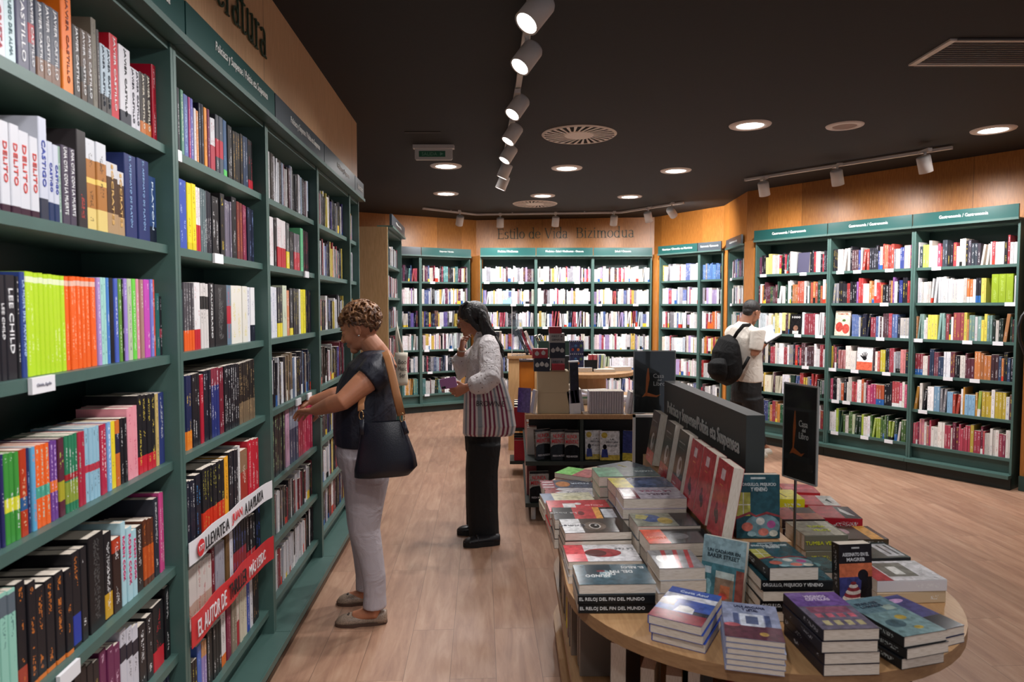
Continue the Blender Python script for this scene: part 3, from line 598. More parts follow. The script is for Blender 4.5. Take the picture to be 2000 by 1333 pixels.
for i in range(6): row_rand('L0', i, ['#2a2a34', '#8c2a34', '#cfcfd6', '#3f5f8c', '#d8902c', '#2f7a58', '#555560'], 50 + i)
row_rand('L0', 6, ['#2a2a34', '#8c2a34', '#cfcfd6'], 59)
row_rand('L1', 6, ['#2a2a34', '#8c2a34', '#cfcfd6', '#3a4a70'], 61, 'lowest shelf of the nearest wall bookcase')
# bay 2, above the banners
r = 'top shelf of the bannered bookcase'
row_px('L2', 0, [(348, 352, 1, 172, 173, '#23232b', W_), (353, 358, 1, 175, 177, '#5f8f7c', '#e0e8c0'), (360, 368, 1, 184, 188, '#55659c', '#a8c0e0'), (369, 372, 1, 190, 191, '#b04a80', W_), (373, 378, 1, 192, 195, '#6060a8', W_), (379, 383, 1, 212, 213, '#d8d0d0', '#803a40'), (384, 388, 1, 216, 218, '#d08a50', W_), (390, 398, 2, 201, 206, '#1e2030', '#c0c8d8'),
    (399, 404, 1, 210, 212, '#e09040', '#503020'), (405, 409, 1, 213, 214, '#70284a', '#e0c0d0'), (411, 421, 2, 230, 233, '#d0d0d4', '#a02838', None, ((0, .5, '#a83848'),)), (422, 428, 1, 224, 226, '#40444c', W_, None, ((.3, .6, '#b02a3c'),)), (428, 435, 1, 228, 231, '#4c5460', W_, None, ((.3, .6, '#b02a3c'),)), (436, 444, 2, 234, 238, '#3a5a80', '#80c0c8', None, ((0, .15, '#58c060'),)),
    (445, 454, 2, 244, 250, '#1f1d20', W_), (456, 474, 4, 256, 264, '#1f1c1c', '#d8a848'), (476, 484, 2, 266, 270, '#30405c', W_), (486, 494, 2, 272, 278, '#1f1d20', '#d04050', None, ((0, .22, '#b02030'),))], r)
r = 'second shelf of the bannered bookcase'
row_px('L2', 1, [(350, 365, 2, 349, 354, '#3a52a8', '#c8d8f0'), (366, 382, 2, 356, 362, '#ecd42c', '#504010', None, ((.0, .12, '#d8c020'),)), (383, 391, 2, 365, 368, '#dcd8da', '#a02030', None, ((0, .42, '#b8283a'),)), (392, 402, 3, 368, 374, '#5c6c70', W_), (403, 413, 3, 372, 378, '#262630', W_), (414, 428, 2, 382, 388, '#1e1e22', W_), (430, 438, 1, 378, 380, '#1e1d20', '#e0c040'), (439, 452, 4, 390, 396, '#6a6474', W_), (453, 462, 1, 384, 388, '#1e1d22', W_),
    (463, 473, 2, 392, 400, '#70302c', '#e08040'), (474, 482, 2, 400, 404, '#7a2440', '#e8b0c0'), (483, 495, 3, 404, 412, '#1c2238', '#90a8e0')], r)
r = 'third shelf of the bannered bookcase'
row_px('L2', 2, [(351, 358, 1, 566, 566, '#203a40', W_), (359, 379, 4, 552, 553, '#48444a', '#ddd', None, ((0, .3, '#e05c20'),)), (379, 392, 3, 552, 553, '#dedcde', '#b02030', None, ((0, .3, '#b8222e'),)), (393, 407, 3, 553, 555, '#cfcac8', '#222222', None, ((.6, .8, '#242424'),)), (408, 418, 1, 554, 554, '#232024', '#e0e0e0', 'STALINGRADO'),
    (419, 443, 1, 556, 557, '#17181c', '#777'), (443, 452, 1, 557, 558, '#5c7488', '#c02838', None, ((.35, .65, '#a82838'),)), (452, 483, 3, 558, 560, '#d9d6cd', '#d0c020'), (483, 489, 1, 562, 562, '#d6d8e0', '#303070'), (490, 498, 1, 562, 563, '#e2e2e4', '#8888a0', None, ((0, .3, '#1c1e2c'),))], r)
r = 'fourth shelf of the bannered bookcase'
row_px('L2', 3, [(357, 374, 3, 736, 734, '#20284c', '#e0c050', None, ((0, .25, '#d87a28'),)), (375, 390, 3, 733, 728, '#201f24', W_), (391, 397, 1, 732, 731, '#a82034', W_), (398, 412, 3, 726, 722, '#1e1e2a', '#d8d8e8'), (413, 428, 3, 722, 718, '#26306c', '#e8e8f0', None, ((.75, 1, '#803040'),)), (429, 437, 2, 720, 717, '#702030', W_), (438, 466, 7, 716, 710, '#1f1e24', W_), (467, 497, 8, 712, 702, '#2a2422', '#c0a070', None, ((0, .35, '#6e5c48'),))], r)
r = 'shelf above the white banner'
row_px('L2', 4, [(360, 382, 4, 942, 938, '#1f2230', W_), (383, 394, 2, 930, 926, '#1c1d28', '#4090d0'), (395, 425, 6, 918, 905, '#1c1c20', '#b0a840', None, ((0, .35, '#c83420'),)), (426, 439, 2, 903, 898, '#1c1c20', '#c8c060', None, ((0, .35, '#c83420'),)), (440, 447, 1, 894, 892, '#e8a428', '#502c10'), (448, 465, 4, 884, 878, '#222228', W_), (466, 470, 1, 872, 871, '#d6d4d4', '#606060'),
    (471, 484, 1, 880, 878, '#a03428', '#e8d8c8', None, ((0.6, 1, '#8a6a50'),)), (485, 506, 3, 862, 856, '#c02636', '#f0d0d0')], r)
r = 'shelf between the two banners'
row_px('L2', 5, [(365, 413, 5, 1118, 1082, '#cfc8c2', '#a83030', None, ((.2, .4, '#b8a090'),)), (414, 420, 1, 1072, 1070, '#701f2c', W_), (421, 440, 3, 1066, 1056, '#9a9aa4', '#403a50'), (441, 448, 1, 1040, 1036, '#6e5434', '#302010'), (449, 455, 1, 1040, 1038, '#dadae0', '#2a3c80', None, ((0, .15, '#2a4cb0'),)), (456, 481, 5, 1028, 1010, '#1e1f26', '#5070d0', None, ((.2, .5, '#8c2c34'),)), (482, 498, 3, 1012, 1004, '#1e1c20', W_, None, ((0, .3, '#b82430'),)), (499, 509, 2, 980, 974, '#191a26', '#4060d0')], r)
r = 'lowest shelf of the bannered bookcase'
row_px('L2', 6, [(362, 369, 1, 1310, 1305, '#222022', W_), (370, 385, 3, 1302, 1285, '#1e1d20', '#e0d050'), (386, 394, 1, 1262, 1258, '#4a6cc0', '#a0c0f0'), (395, 404, 2, 1256, 1248, '#9a88c0', W_, None, ((.7, 1, '#c89060'),)), (405, 432, 5, 1238, 1210, '#1f2224', W_), (433, 442, 1, 1196, 1192, '#d6d2d2', '#2a2a2a', None, ((0, .2, '#d86c20'),)), (443, 452, 2, 1182, 1178, '#7a2440', '#e0a0b0'), (453, 462, 2, 1170, 1164, '#8c8070', '#e8e0d0'),
    (463, 468, 1, 1156, 1154, '#d8d0c4', '#b02830', None, ((0, .45, '#b02434'),)), (469, 482, 3, 1148, 1140, '#d4cdb8', '#5c5040'), (483, 488, 1, 1134, 1132, '#2c48a8', W_), (489, 494, 1, 1130, 1128, '#d4d4da', '#333344'), (495, 506, 3, 1122, 1112, '#231f22', '#c09060')], r)
# bays 3 to 5
DK = ['#1f1f26', '#1f1f26', '#26262e', '#20283c', '#7c2434', '#c8c8d0', '#3a2a24']
row_rand('L3', 0, ['#7c8ca8', '#23222a', '#3a2c24', '#c8ccd6', '#23222a', '#5c6480', '#8c3a40'], 1, 'top shelf of the blue-grey-headed bookcase', .2, .235, .014, .03, x1=.70)
row_rand('L3', 0, ['#dcdce4', '#a8c0dc'], 91, 'top shelf of the blue-grey-headed bookcase', .205, .22, .018, .03, x0=.70)
row_px('L3', 1, [(524, 535, 2, 422, 425, '#dcd8da', '#a02030'), (536, 540, 1, 430, 430, '#231f22', W_), (541, 558, 4, 426, 434, '#dcd6d8', '#b02838', None, ((0, .42, '#b8222e'),)), (559, 565, 1, 436, 437, '#585a5c', W_, None, ((0, .38, '#e0cc28'),)), (566, 574, 2, 452, 454, '#202024', W_), (575, 586, 2, 456, 459, '#6c6870', W_, None, ((0, .5, '#b8283a'),)), (587, 592, 1, 446, 447, '#68b888', '#20402c'), (593, 602, 3, 450, 455, '#30242c', '#c04858')], 'second shelf of the blue-grey-headed bookcase')
row_px('L3', 2, [(524, 527, 1, 570, 570, '#4c9cc0', W_), (528, 541, 3, 560, 562, '#d4d6de', '#3a50a0'), (542, 551, 2, 562, 562, '#26242a', '#e8e8b0', None, ((0, .28, '#e0cc28'),)), (552, 560, 1, 558, 559, '#c8d0b8', '#555'), (561, 566, 1, 568, 568, '#c87c50', W_), (567, 573, 1, 563, 564, '#1e1c20', W_, None, ((0, .15, '#e0cc28'),)), (574, 583, 3, 564, 565, '#302c30', '#e0d040'), (584, 587, 1, 565, 565, '#dcdcd8', '#444'), (588, 597, 2, 566, 566, '#e4d828', '#404010'), (598, 610, 3, 567, 569, '#282430', '#c0b050')], 'third shelf of the blue-grey-headed bookcase')
row_rand('L3', 3, ['#d0d0d8', '#26242c', '#20284c', '#26242c', '#8c7050', '#4c6890', '#26242c'], 4, 'fourth shelf of the blue-grey-headed bookcase', .2, .24, .013, .026, bandp=.3)
row_px('L3', 4, [(528, 556, 7, 812, 802, '#23242a', '#c0e0a0'), (559, 566, 1, 800, 796, '#b890a8', '#604058'), (567, 582, 3, 790, 786, '#8890a4', W_, None, ((0, .6, '#3c4460'),)), (583, 610, 7, 788, 780, '#a82c4a', '#f0c0c8')], 'shelf the woman in navy reaches into')
row_rand('L3', 5, ['#23222a', '#a0283a', '#23222a', '#b8b8c0', '#7c2434', '#3c3c44'], 6, 'sixth shelf of the blue-grey-headed bookcase', .16, .21, .012, .024, bandp=.3)
row_rand('L3', 6, ['#2c3c68', '#a02c38', '#23222a', '#c8c8d0'], 7, 'lowest shelf of the blue-grey-headed bookcase', .16, .2, .012, .02, x1=.3)
row_rand('L3', 6, ['#d2d0d8', '#d2d0d8', '#c8c6ce'], 8, 'lowest shelf of the blue-grey-headed bookcase', .17, .2, .012, .02, x0=.3, x1=.72, bandp=.4)
row_rand('L3', 6, ['#23222a', '#b85028', '#23222a'], 9, 'lowest shelf of the blue-grey-headed bookcase', .18, .21, .012, .02, x0=.72)
q = ['#26242c', '#b8283a', '#d4d4dc', '#2a2a34', '#c8b038', '#4a5a9c', '#26242c']
for i in range(7): row_rand('L4', i, q if i in (1, 2, 5) else DK + ['#d8c030', '#3c3080'], 20 + i, 'far shelves of the left wall', .18, .235, .012, .026, bandp=.3)
for i in range(7): row_rand('L5', i, ['#d0d0d8', '#26242c', '#d8902c', '#8890a8'], 30 + i, 'end shelves of the left wall', .18, .23, .014, .03)
for i in range(6): row_rand('W', i, ['#d8d8de', '#c0c8d0', '#a83048', '#3c4a58', '#26242c', '#d0c8c0'], 40 + i, 'shelves of the wood-sided bookcase', .17, .235, .012, .026)
# far walls
PAST = ['#e6e2e6', '#ece8e4', '#dfe4ea', '#e2d4d8', '#cfe0e0', '#e8dcc8', '#eee', '#c8d8e8', '#e4c8d0', '#e6e2e6', '#d8e4d0', '#b83a50', '#e0b840', '#5a6aa8', '#e0e0e8', '#a890c8']
MIX = ['#d8c8c0', '#26303c', '#a83048', '#d8d4dc', '#3c5a98', '#e0b840', '#e8e4e0', '#6c2c4c', '#4c8c8c', '#2a2a33', '#c8c0b0']
for i in range(6):
    for c_, sd in (('D1', 100), ('D2', 110)): row_rand(c_, i, [MIX, MIX + PAST, ['#1c2850', '#1c2850', '#6c2c4c', '#d8b840', '#3c3c44', '#5a4aa0'], MIX + PAST, ['#3c4c70', '#8ca0b8', '#a83048', '#2c3440', '#d8d4dc'], ['#1c3838', '#4c8c8c', '#e0e0e0', '#b83030', '#d89030', '#b8b8b8']][i], sd + i, lean=.12)
    for c_, sd in (('C1', 120), ('C2', 130), ('C3', 140)):
        if i == 4 and c_ == 'C3':
            row_rand(c_, i, ['#3c5aa0', '#e0e0e8', '#b8d0a0'], 150, x1=.3, lean=.2); row_rand(c_, i, ['#e6e6ee', '#e6e6ee', '#dcdce8'], 151, x0=.3, hmin=.2, hmax=.22, lean=0); continue
        row_rand(c_, i, PAST + (['#26303c', '#3c5a98'] if i in (2, 4) else []), sd + i, lean=.03 if i != 2 else .15, tmin=.011, tmax=.026, hmin=.185, hmax=.24)
    row_rand('N1', i, PAST + ['#c83048'] * 1, 160 + i, lean=.05); row_rand('N3', i, PAST + MIX, 180 + i, tmin=.018, tmax=.04)
    row_rand('N2', i, [['#4c7cc8', '#4c7cc8', '#4c7cc8', '#a8b828'], PAST, ['#e0e0e4', '#e0602c', '#e0e0e4', '#a03048'], ['#c83048', '#e0c040', '#e08030', '#7ca838', '#e0e0e0'], ['#c83030', '#26303c', '#3c8ca0', '#e0e0e0', '#e0b040'], ['#d8a0b0', '#c83048', '#e0e0e0', '#707078']][i], 170 + i)
GP = {'G1': [['#2c7068', '#2a2a34', '#e4e2e2', '#2a2a34', '#6c3050', '#e8d870', '#b82c3c'], ['#2c5040', '#c85038', '#e6e4e6', '#702c3c', '#d86868', '#6c4c54', '#e08040'], ['#e8e6ea', '#c8d8e0', '#a03040', '#e0d880', '#e8e6ea'], ['#e8e6ea', '#c83848', '#2c2c38', '#e8e6ea', '#902c48'], ['#3c5aa0', '#b83030', '#2c5040', '#d88030', '#e8e0c0', '#d8b030'], ['#3c4a88', '#b83848', '#d88030', '#d8d8e0', '#2c6c48']],
      'G2': [['#e8a078', '#e8b0a0', '#c83c30', '#e8e2e2', '#d87050', '#3848a0', '#2a2a34', '#b83080'], ['#c83030', '#e8d860', '#e8e6ea', '#d87838', '#2c3c98', '#26242c', '#8c50a0', '#e8e6ea'], ['#2c3c60', '#26283c', '#b83848', '#5a78c0', '#e8e4e0', '#26283c', '#34444c'], ['#b83848', '#7c3048', '#c85040', '#e4d028', '#e8d8d0', '#2c3848', '#d87878'], ['#8c2c48', '#d03070', '#e8e0e0', '#26242c', '#c84048', '#e05c30', '#5a3c98', '#d84870'], ['#5c9c38', '#2c4c38', '#a8c838', '#e8e8d8', '#4c7838', '#b8c8a0', '#703c80', '#e8e8e8']],
      'G3': [['#a8cc48', '#e8e2e4', '#c84060', '#d8c8b8', '#3a4450', '#e8d440', '#b83038', '#e8e6ea', '#48404c'], ['#e8e6ea', '#a83040', '#e8d850', '#e8e6ea', '#2c2c34', '#e0d8d0', '#d8682c'], ['#e8e6ea', '#2c4c3c', '#c88048', '#a84048', '#7ca8a0', '#e8d440', '#2c3c38'], ['#d87838', '#2c2c34', '#34486c', '#7c3848', '#e8e0d8', '#404850', '#b83040'], ['#a8cc48', '#26242c', '#d84838', '#e8e4e4', '#d8902c', '#e8c430', '#7cb0d8'], ['#e8e2dc', '#c83850', '#d8b838', '#c87080', '#8c2c48', '#e8e0d8', '#d04860']]}
for c_ in GP:
    for i in range(6):
        pal = GP[c_][i]
        if c_ == 'G3' and i == 1:
            row_rand(c_, i, pal, 200, x1=.60); row_rand(c_, i, ['#7cb0e0', '#e8e6ea'], 201, x0=.815)
            for k in range(3): add_book(CASES[c_]['M'] @ T(.645 + k * .055, .035, BZ[1]), .054, .25, .19, '#8ea430', '#b8cc78', (), None, '')
            continue
        if c_ == 'G2' and i == 2: row_rand(c_, i, pal, 202, x0=.24); continue
        if c_ == 'G2' and i == 3: row_rand(c_, i, pal, 203, x1=.29); row_rand(c_, i, pal, 204, x0=.47); continue
        if c_ == 'G1' and i == 2: row_rand(c_, i, pal, 205, x1=.42); row_rand(c_, i, pal, 206, x0=.58); continue
        if c_ == 'G1' and i == 0: row_rand(c_, i, pal, 207, x1=.5); row_rand(c_, i, pal[2:], 208, x0=.66); continue
        row_rand(c_, i, pal, 210 + i * 3 + ord(c_[1]), lean=.12 if (c_, i) in (('G3', 2), ('G3', 4), ('G1', 4), ('G2', 5)) else .03, hmin=.18, hmax=.255, tmin=.013, tmax=.034, yoff=.03)
face_out('G2', 2, .055, .16, .26, '#d8c8b0', ink='#c83020', info='tomato', art=[('rect', 0, 0, 1, 1, '#d8cbb4'), ('ell', .3, .35, .25, .2, '#b8301f'), ('ell', .75, .28, .24, .2, '#c03a26'), ('ell', .6, .62, .12, .05, '#50703a'), ('txt', 'TOMATES', .5, .88, .7, '#a8402c')]); face_out('G2', 3, .3, .16, .235, '#e6e2e4', info='hand', art=[('rect', 0, 0, 1, 1, '#e4e0e2'), ('rect', 0, 0, 1, .36, '#e0501f'), ('ell', .5, .52, .13, .09, '#1c1a1c')] + [('poly', [(.5 + dx * .5 - .03, .55), (.5 + dx - .025, .82 - abs(dx) * .5), (.5 + dx + .025, .82 - abs(dx) * .5), (.5 + dx * .5 + .03, .55)], '#1c1a1c') for dx in (-.17, -.06, .05, .15)] + [('poly', [(.36, .5), (.2, .62), (.24, .65), (.42, .56)], '#1c1a1c')]); face_out('G1', 2, .43, .145, .22, '#1e1c20', info='thousand', art=[('rect', 0, 0, 1, 1, '#1a191b'), ('txt', '1000', .5, .85, .7, '#d8d8d8', .1), ('ell', .5, .3, .2, .14, '#8c6450'), ('rect', .25, .0, .75, .16, '#d0ccc8')]); face_out('G1', 0, .51, .14, .22, '#4c4a60')
face_out('G1', 3, .03, .09, .2, '#e0c828'); face_out('G1', 3, .125, .1, .21, '#3a3434'); face_out('C1', 1, .34, .14, .2, '#8cb0d0'); face_out('D1', 4, .18, .12, .19, '#e2dfe2'); face_out('N2', 2, .12, .1, .2, '#e0602c')
# ---------------------------------------------------------------- the near display table
TZ = 0.73
def outline(n=28, inset=0.0, y0=2.1, y1=3.2, cxx=0.75, a=0.58, b=0.535):
    pts = []
    for i in range(n + 1):
        t = math.pi + math.pi * i / n; pts.append((cxx + (a - inset) * math.cos(t), y0 + (b - inset) * math.sin(t)))
    for i in range(n + 1):
        t = math.pi * i / n; pts.append((cxx + (a - inset) * math.cos(t), y1 + (b - inset) * math.sin(t)))
    return pts
tb = thing('display_table', 'long oak display table with rounded ends, piled with crime novels, in the right foreground', 'table', T(0.75, 2.65, 0))
TT = T(-0.75, -2.65, 0)
m = MB(); m.prism(outline(), TZ - 0.036, TZ, M=TT, side=1); m.build('tabletop', [WOOD_TOP, WOOD_EDGE], tb)
m = MB(); m.prism(outline(inset=.03), 0.315, 0.345, M=TT, side=1); m.build('lower_shelf', [WOOD_TOP, WOOD_EDGE], tb)
m = MB(); m.prism(outline(inset=.03), 0.07, 0.1, M=TT, side=1); m.build('bottom_shelf', [WOOD_TOP, WOOD_EDGE], tb)
MB().box((-.02, -.45, 0.1), (.02, .8, TZ - .036)).build('centre_panel', BLACK, tb)
for yy in (.0, .5): MB().box((-.3, yy - .01, 0.345), (.34, yy + .01, TZ - .036)).build('divider', BLACK, tb)
for sx in (-1, 1):
    for sy in (-1, 1):
        m = MB(); m.tube([(sx * .25, sy * .95, TZ - .04), (sx * .3, sy * 1.02, 0.0)], .016, 8); m.build('leg', BLACK, tb)
rs = thing('display_riser', 'low oak block raising the leaning novels along the middle of the near table', 'stand', T(0.76, 2.65, TZ))
MB().box((-.118, -.585, 0.0), (.1, .66, .145)).build('block', WOOD_TOP, rs)
# section board standing on the riser
bd = thing('section_board', 'long dark board reading Policiaca y Suspense on top of the near table', 'sign', frame((0.761, 2.2, TZ + .145), (-0.038, 1, 0), (-1, -0.038, 0)))
MB().box((0, -.062, 0), (1.02, 0, .37)).build('board', pm('section_board_grey', '#333837', 0.5, bump=.04, bscale=600), bd)
letters('lettering', 'Policiaca y Suspense/Polizia eta Suspensea', pm('grey_letters', '#b4b4b0', 0.5), bd, frame((0.5, 0.003, .25), (-1, 0, 0), (0, 0, 1)), w=.9, h=.07, bold=.012)

# ---------------------------------------------------------------- lying, leaning and standing books of the table
def flat_M(cx, cy, z, w, h, dep, ang):
    return T(cx, cy, z) @ RZ(ang) @ T(h / 2, -dep / 2, 0) @ RY(-math.pi / 2)
ORI = {'S': 0.0, 'F': math.pi, 'T': -math.pi / 2, 'H': math.pi / 2}
ORDW = ['', 'first', 'second', 'third', 'fourth', 'fifth', 'sixth', 'seventh', 'eighth', 'ninth', 'tenth', 'eleventh', 'twelfth', 'thirteenth', 'fourteenth', 'fifteenth']
def stack(nl, nr, zt, ori, other, n, col, label, desc, art=None, ink='#e0e0e0', under=None, uori=None, edge='#d8cdbf', txt=None, utxt=None, base=TZ, jig=.004, gloss=False, row='near table'):
    a = unp(nl[0], nl[1], z=zt); b = unp(nr[0], nr[1], z=zt); u = b - a; L = u.length; ang = math.atan2(u.y, u.x); v = Vector((-u.y, u.x, 0)).normalized()
    th = (zt - base) / n; R_ = random.Random(int(nl[0] * 7 + nl[1])); z = base
    for i in range(n):
        top = i == n - 1; o = ori if top else (uori or ori); o = o[i % len(o)] if len(o) > 1 else o
        j = 0 if top else jig; c = a + u * .5 + v * (other / 2) + Vector((R_.uniform(-j, j), R_.uniform(-j, j * .3), 0)); da = 0 if top else R_.uniform(-.02, .02)
        h_, d_ = (L, other) if o in 'SF' else (other, L)
        k = n - 1 - i
        add_book(flat_M(c.x, c.y, z, th, h_, d_, ang + ORI[o] + da), th - .0006, h_, d_, col if top else (under or col), ink, (), (txt if top else utxt), row,
                 vis=1.0 if top else .5, info=label if top else f'{ORDW[k + 1]} from top in the pile under {desc}', art=art if top else None, la=.8)
        z += th
    return a, b
# pile by pile, left column from the near end away
stack((1131, 1143), (1282, 1141), .815, 'F', .148, 3, '#2f4a56', 'blue-grey thriller with white title letters on the oak, nearest pile of left column', 'the blue-grey thriller with sideways white title',
      uori='S', under='#15191c', utxt='EL RELOJ DEL FIN DEL MUNDO', art=[('rect', 0, 0, 1, 1, '#35525e'), ('rect', 0, .15, .55, .5, '#24363f'), ('ell', .5, .4, .2, .08, '#7c98a0'), ('rtxt', 'EL RELOJ', .18, .8, .3, '#e8e8e8'), ('rtxt', 'DEL FIN', .4, .62, .3, '#e8e8e8'), ('rtxt', 'DEL', .5, .45, .15, '#e8e8e8'), ('rtxt', 'MUNDO', .6, .28, .32, '#e8e8e8'), ('ell', .35, .35, .05, .06, '#7c2a34')])
stack((1110, 1098), (1254, 1096), .80, 'F', .148, 3, '#d8d6d8', 'white paperback with a dark red face and pink flap, second pile of left column', 'the white paperback with the red face', edge='#ccc',
      art=[('rect', 0, 0, 1, 1, '#d9d8dc'), ('rect', 0, 0, 1, .27, '#d8303e'), ('ell', .5, .52, .26, .26, '#9a1e28'), ('ell', .52, .42, .2, .15, '#571a1e'), ('rtxt', 'La red', .3, .84, .25, '#88888c')])
stack((1104, 1042), (1234, 1039), .84, 'F', .148, 4, '#2c2724', 'glossy dark paperback showing a big close-up eye, third pile of left column', 'the paperback with the eye',
      art=[('rect', 0, 0, 1, 1, '#4a3c32'), ('rect', 0, 0, 1, .3, '#d4d4d6'), ('ell', .55, .5, .3, .17, '#6c5c50'), ('ell', .55, .5, .2, .09, '#c8c0b8'), ('ell', .55, .5, .17, .07, '#241c18'), ('ell', .5, .52, .03, .02, '#d8d8d8'), ('rect', .0, .7, 1, 1, '#2a231e'), ('rtxt', 'Crimen', .5, .16, .4, '#505058')])
stack((1084, 1016), (1217, 1015), .835, 'F', .148, 3, '#1c1a1c', 'dark paperback with red centre and orange stripe, fourth pile of left column', 'the dark paperback with red centre', art=[('rect', 0, 0, 1, 1, '#1e1c1f'), ('rect', 0, .3, 1, .62, '#b81e24'), ('rect', 0, .62, 1, .72, '#d8922c'), ('rect', .15, .74, .85, .93, '#b8bcc4'), ('rtxt', 'La novia', .5, .15, .4, '#b0b0b0'), ('ell', .5, .42, .16, .05, '#6a1418')])
stack((1074, 1000), (1196, 998), .815, 'F', .148, 3, '#c01e28', 'red paperback with white puzzle blob, fifth pile of left column', 'the red paperback with white blob', art=[('rect', 0, 0, 1, 1, '#c01e2a'), ('rect', .3, .25, .7, .45, '#e0dcdc'), ('ell', .35, .5, .1, .06, '#e0dcdc'), ('rtxt', 'ROJO', .5, .75, .3, '#e8b0b0')])
stack((1064, 984), (1165, 981), .80, 'F', .145, 3, '#d6d2b8', 'cream paperback with blue-grey flap, sixth pile of left column', 'the cream paperback with blue-grey flap', art=[('rect', 0, 0, 1, 1, '#dcd9bc'), ('rect', 0, 0, 1, .22, '#5a6a8a'), ('ell', .5, .6, .2, .2, '#cfcaa4')])
stack((1066, 971), (1164, 971), .783, 'F', .14, 2, '#cfcacc', 'white paperback with dark red ragged end, seventh pile of left column', 'the white paperback with red end', art=[('rect', 0, 0, 1, 1, '#d0ccd0'), ('poly', [(0, 0), (1, 0), (1, .25), (.8, .18), (.7, .34), (.5, .2), (.35, .38), (.2, .22), (0, .3)], '#8c1c24'), ('ell', .5, .75, .42, .2, '#c0bcc4'), ('rtxt', 'VUELTA', .5, .6, .3, '#70707a')])
stack((1059, 955), (1162, 954), .78, 'F', .145, 2, '#5a4a48', 'dark striped paperback with an orange glow, eighth pile of left column', 'the striped paperback with orange glow', art=[('rect', 0, 0, 1, 1, '#4a5468'), ('rect', 0, 0, 1, .26, '#8c2c3c'), ('rect', .2, .03, .3, .24, '#e0d0d4'), ('rect', .5, .03, .6, .24, '#e0d0d4'), ('rect', .8, .03, .9, .24, '#e0d0d4'), ('ell', .5, .42, .32, .14, '#c07838'), ('rtxt', 'NOIR', .45, .75, .35, '#c8d0dc')])
stack((1083, 924), (1150, 934), .80, 'F', .145, 3, '#b85c5c', 'paperback half lime green and half coral, in the farthest left pile', 'the lime and coral paperback', art=[('rect', 0, 0, 1, 1, '#c87070'), ('rect', 0, 0, 1, .5, '#8ce070')])
stack((1166, 911), (1210, 924), .83, 'T', .2, 3, '#6a7480', 'slate blue paperback with small yellow title at the far end of the near table', 'the slate blue paperback', art=[('rect', 0, 0, 1, 1, '#6c7884'), ('txt', 'SIN MIEDO', .5, .5, .5, '#d8cc70')])
# middle column
stack((1288, 1111), (1378, 1109), .84, 'F', .145, 3, '#b8b8bc', 'paperback with slanting red bars over grey photographs, behind the Baker Street novel', 'the paperback with red bars', art=[('rect', 0, 0, 1, 1, '#8c8c90'), ('ell', .5, .2, .2, .12, '#dcdcdc'), ('ell', .5, .5, .2, .1, '#c8c8c8'), ('poly', [(0, .3), (0, .4), (1, .26), (1, .16)], '#b01c28'), ('poly', [(0, .58), (0, .68), (1, .5), (1, .4)], '#b01c28'), ('poly', [(0, .84), (0, .94), (1, .75), (1, .65)], '#b01c28')])
stack((1269, 1063), (1403, 1060), .86, 'F', .133, 3, '#2a2628', 'dark paperback with bright orange end, middle column of the near table', 'the dark paperback with orange end', art=[('rect', 0, 0, 1, 1, '#2c2a2c'), ('rect', 0, 0, 1, .32, '#e04c1c'), ('ell', .5, .52, .22, .14, '#6c6c70'), ('rtxt', 'SANGRE', .6, .16, .3, '#f0a080')])
stack((1246, 1029), (1369, 1027), .87, 'F', .14, 3, '#4a5058', 'dark-edged paperback with a blue and ochre painted map, middle column', 'the paperback with the painted map', art=[('rect', 0, 0, 1, 1, '#2c2a2c'), ('rect', 0, 0, 1, .66, '#8a8c7c'), ('ell', .4, .3, .3, .16, '#3c5488'), ('ell', .6, .5, .25, .12, '#a89040'), ('poly', [(.1, .1), (.4, .05), (.5, .2), (.2, .3)], '#b0a860')])
stack((1218, 975), (1342, 974), .91, 'F', .15, 5, '#b8b0bc', 'glossy lilac-grey paperback with dark red flap and purple letters, tallest middle pile', 'the glossy lilac-grey paperback', art=[('rect', 0, 0, 1, 1, '#b0a8b4'), ('rect', 0, 0, 1, .27, '#6c1c28'), ('rect', .15, .03, .8, .22, '#e8e4e6'), ('rtxt', 'LA VIUDA', .35, .6, .5, '#8c3c5c'), ('rtxt', 'NEGRA', .62, .6, .35, '#5c3c50')], jig=.008)
stack((1204, 954), (1320, 951), .90, 'F', .15, 4, '#44506c', 'dull blue paperback with yellow end, behind the glossy lilac-grey one', 'the dull blue paperback with yellow end', art=[('rect', 0, 0, 1, 1, '#4a5878'), ('rect', 0, 0, 1, .3, '#d8c828'), ('ell', .5, .65, .3, .2, '#5c6c94')])
stack((1170, 932), (1290, 930), .90, 'F', .16, 4, '#6c9c84', 'pale green and grey paperback, farthest pile of the middle column', 'the pale green paperback', art=[('rect', 0, 0, 1, 1, '#6c7c80'), ('rect', 0, 0, 1, .4, '#7cb894'), ('rtxt', 'NADIE', .5, .8, .3, '#c8d0d0')])
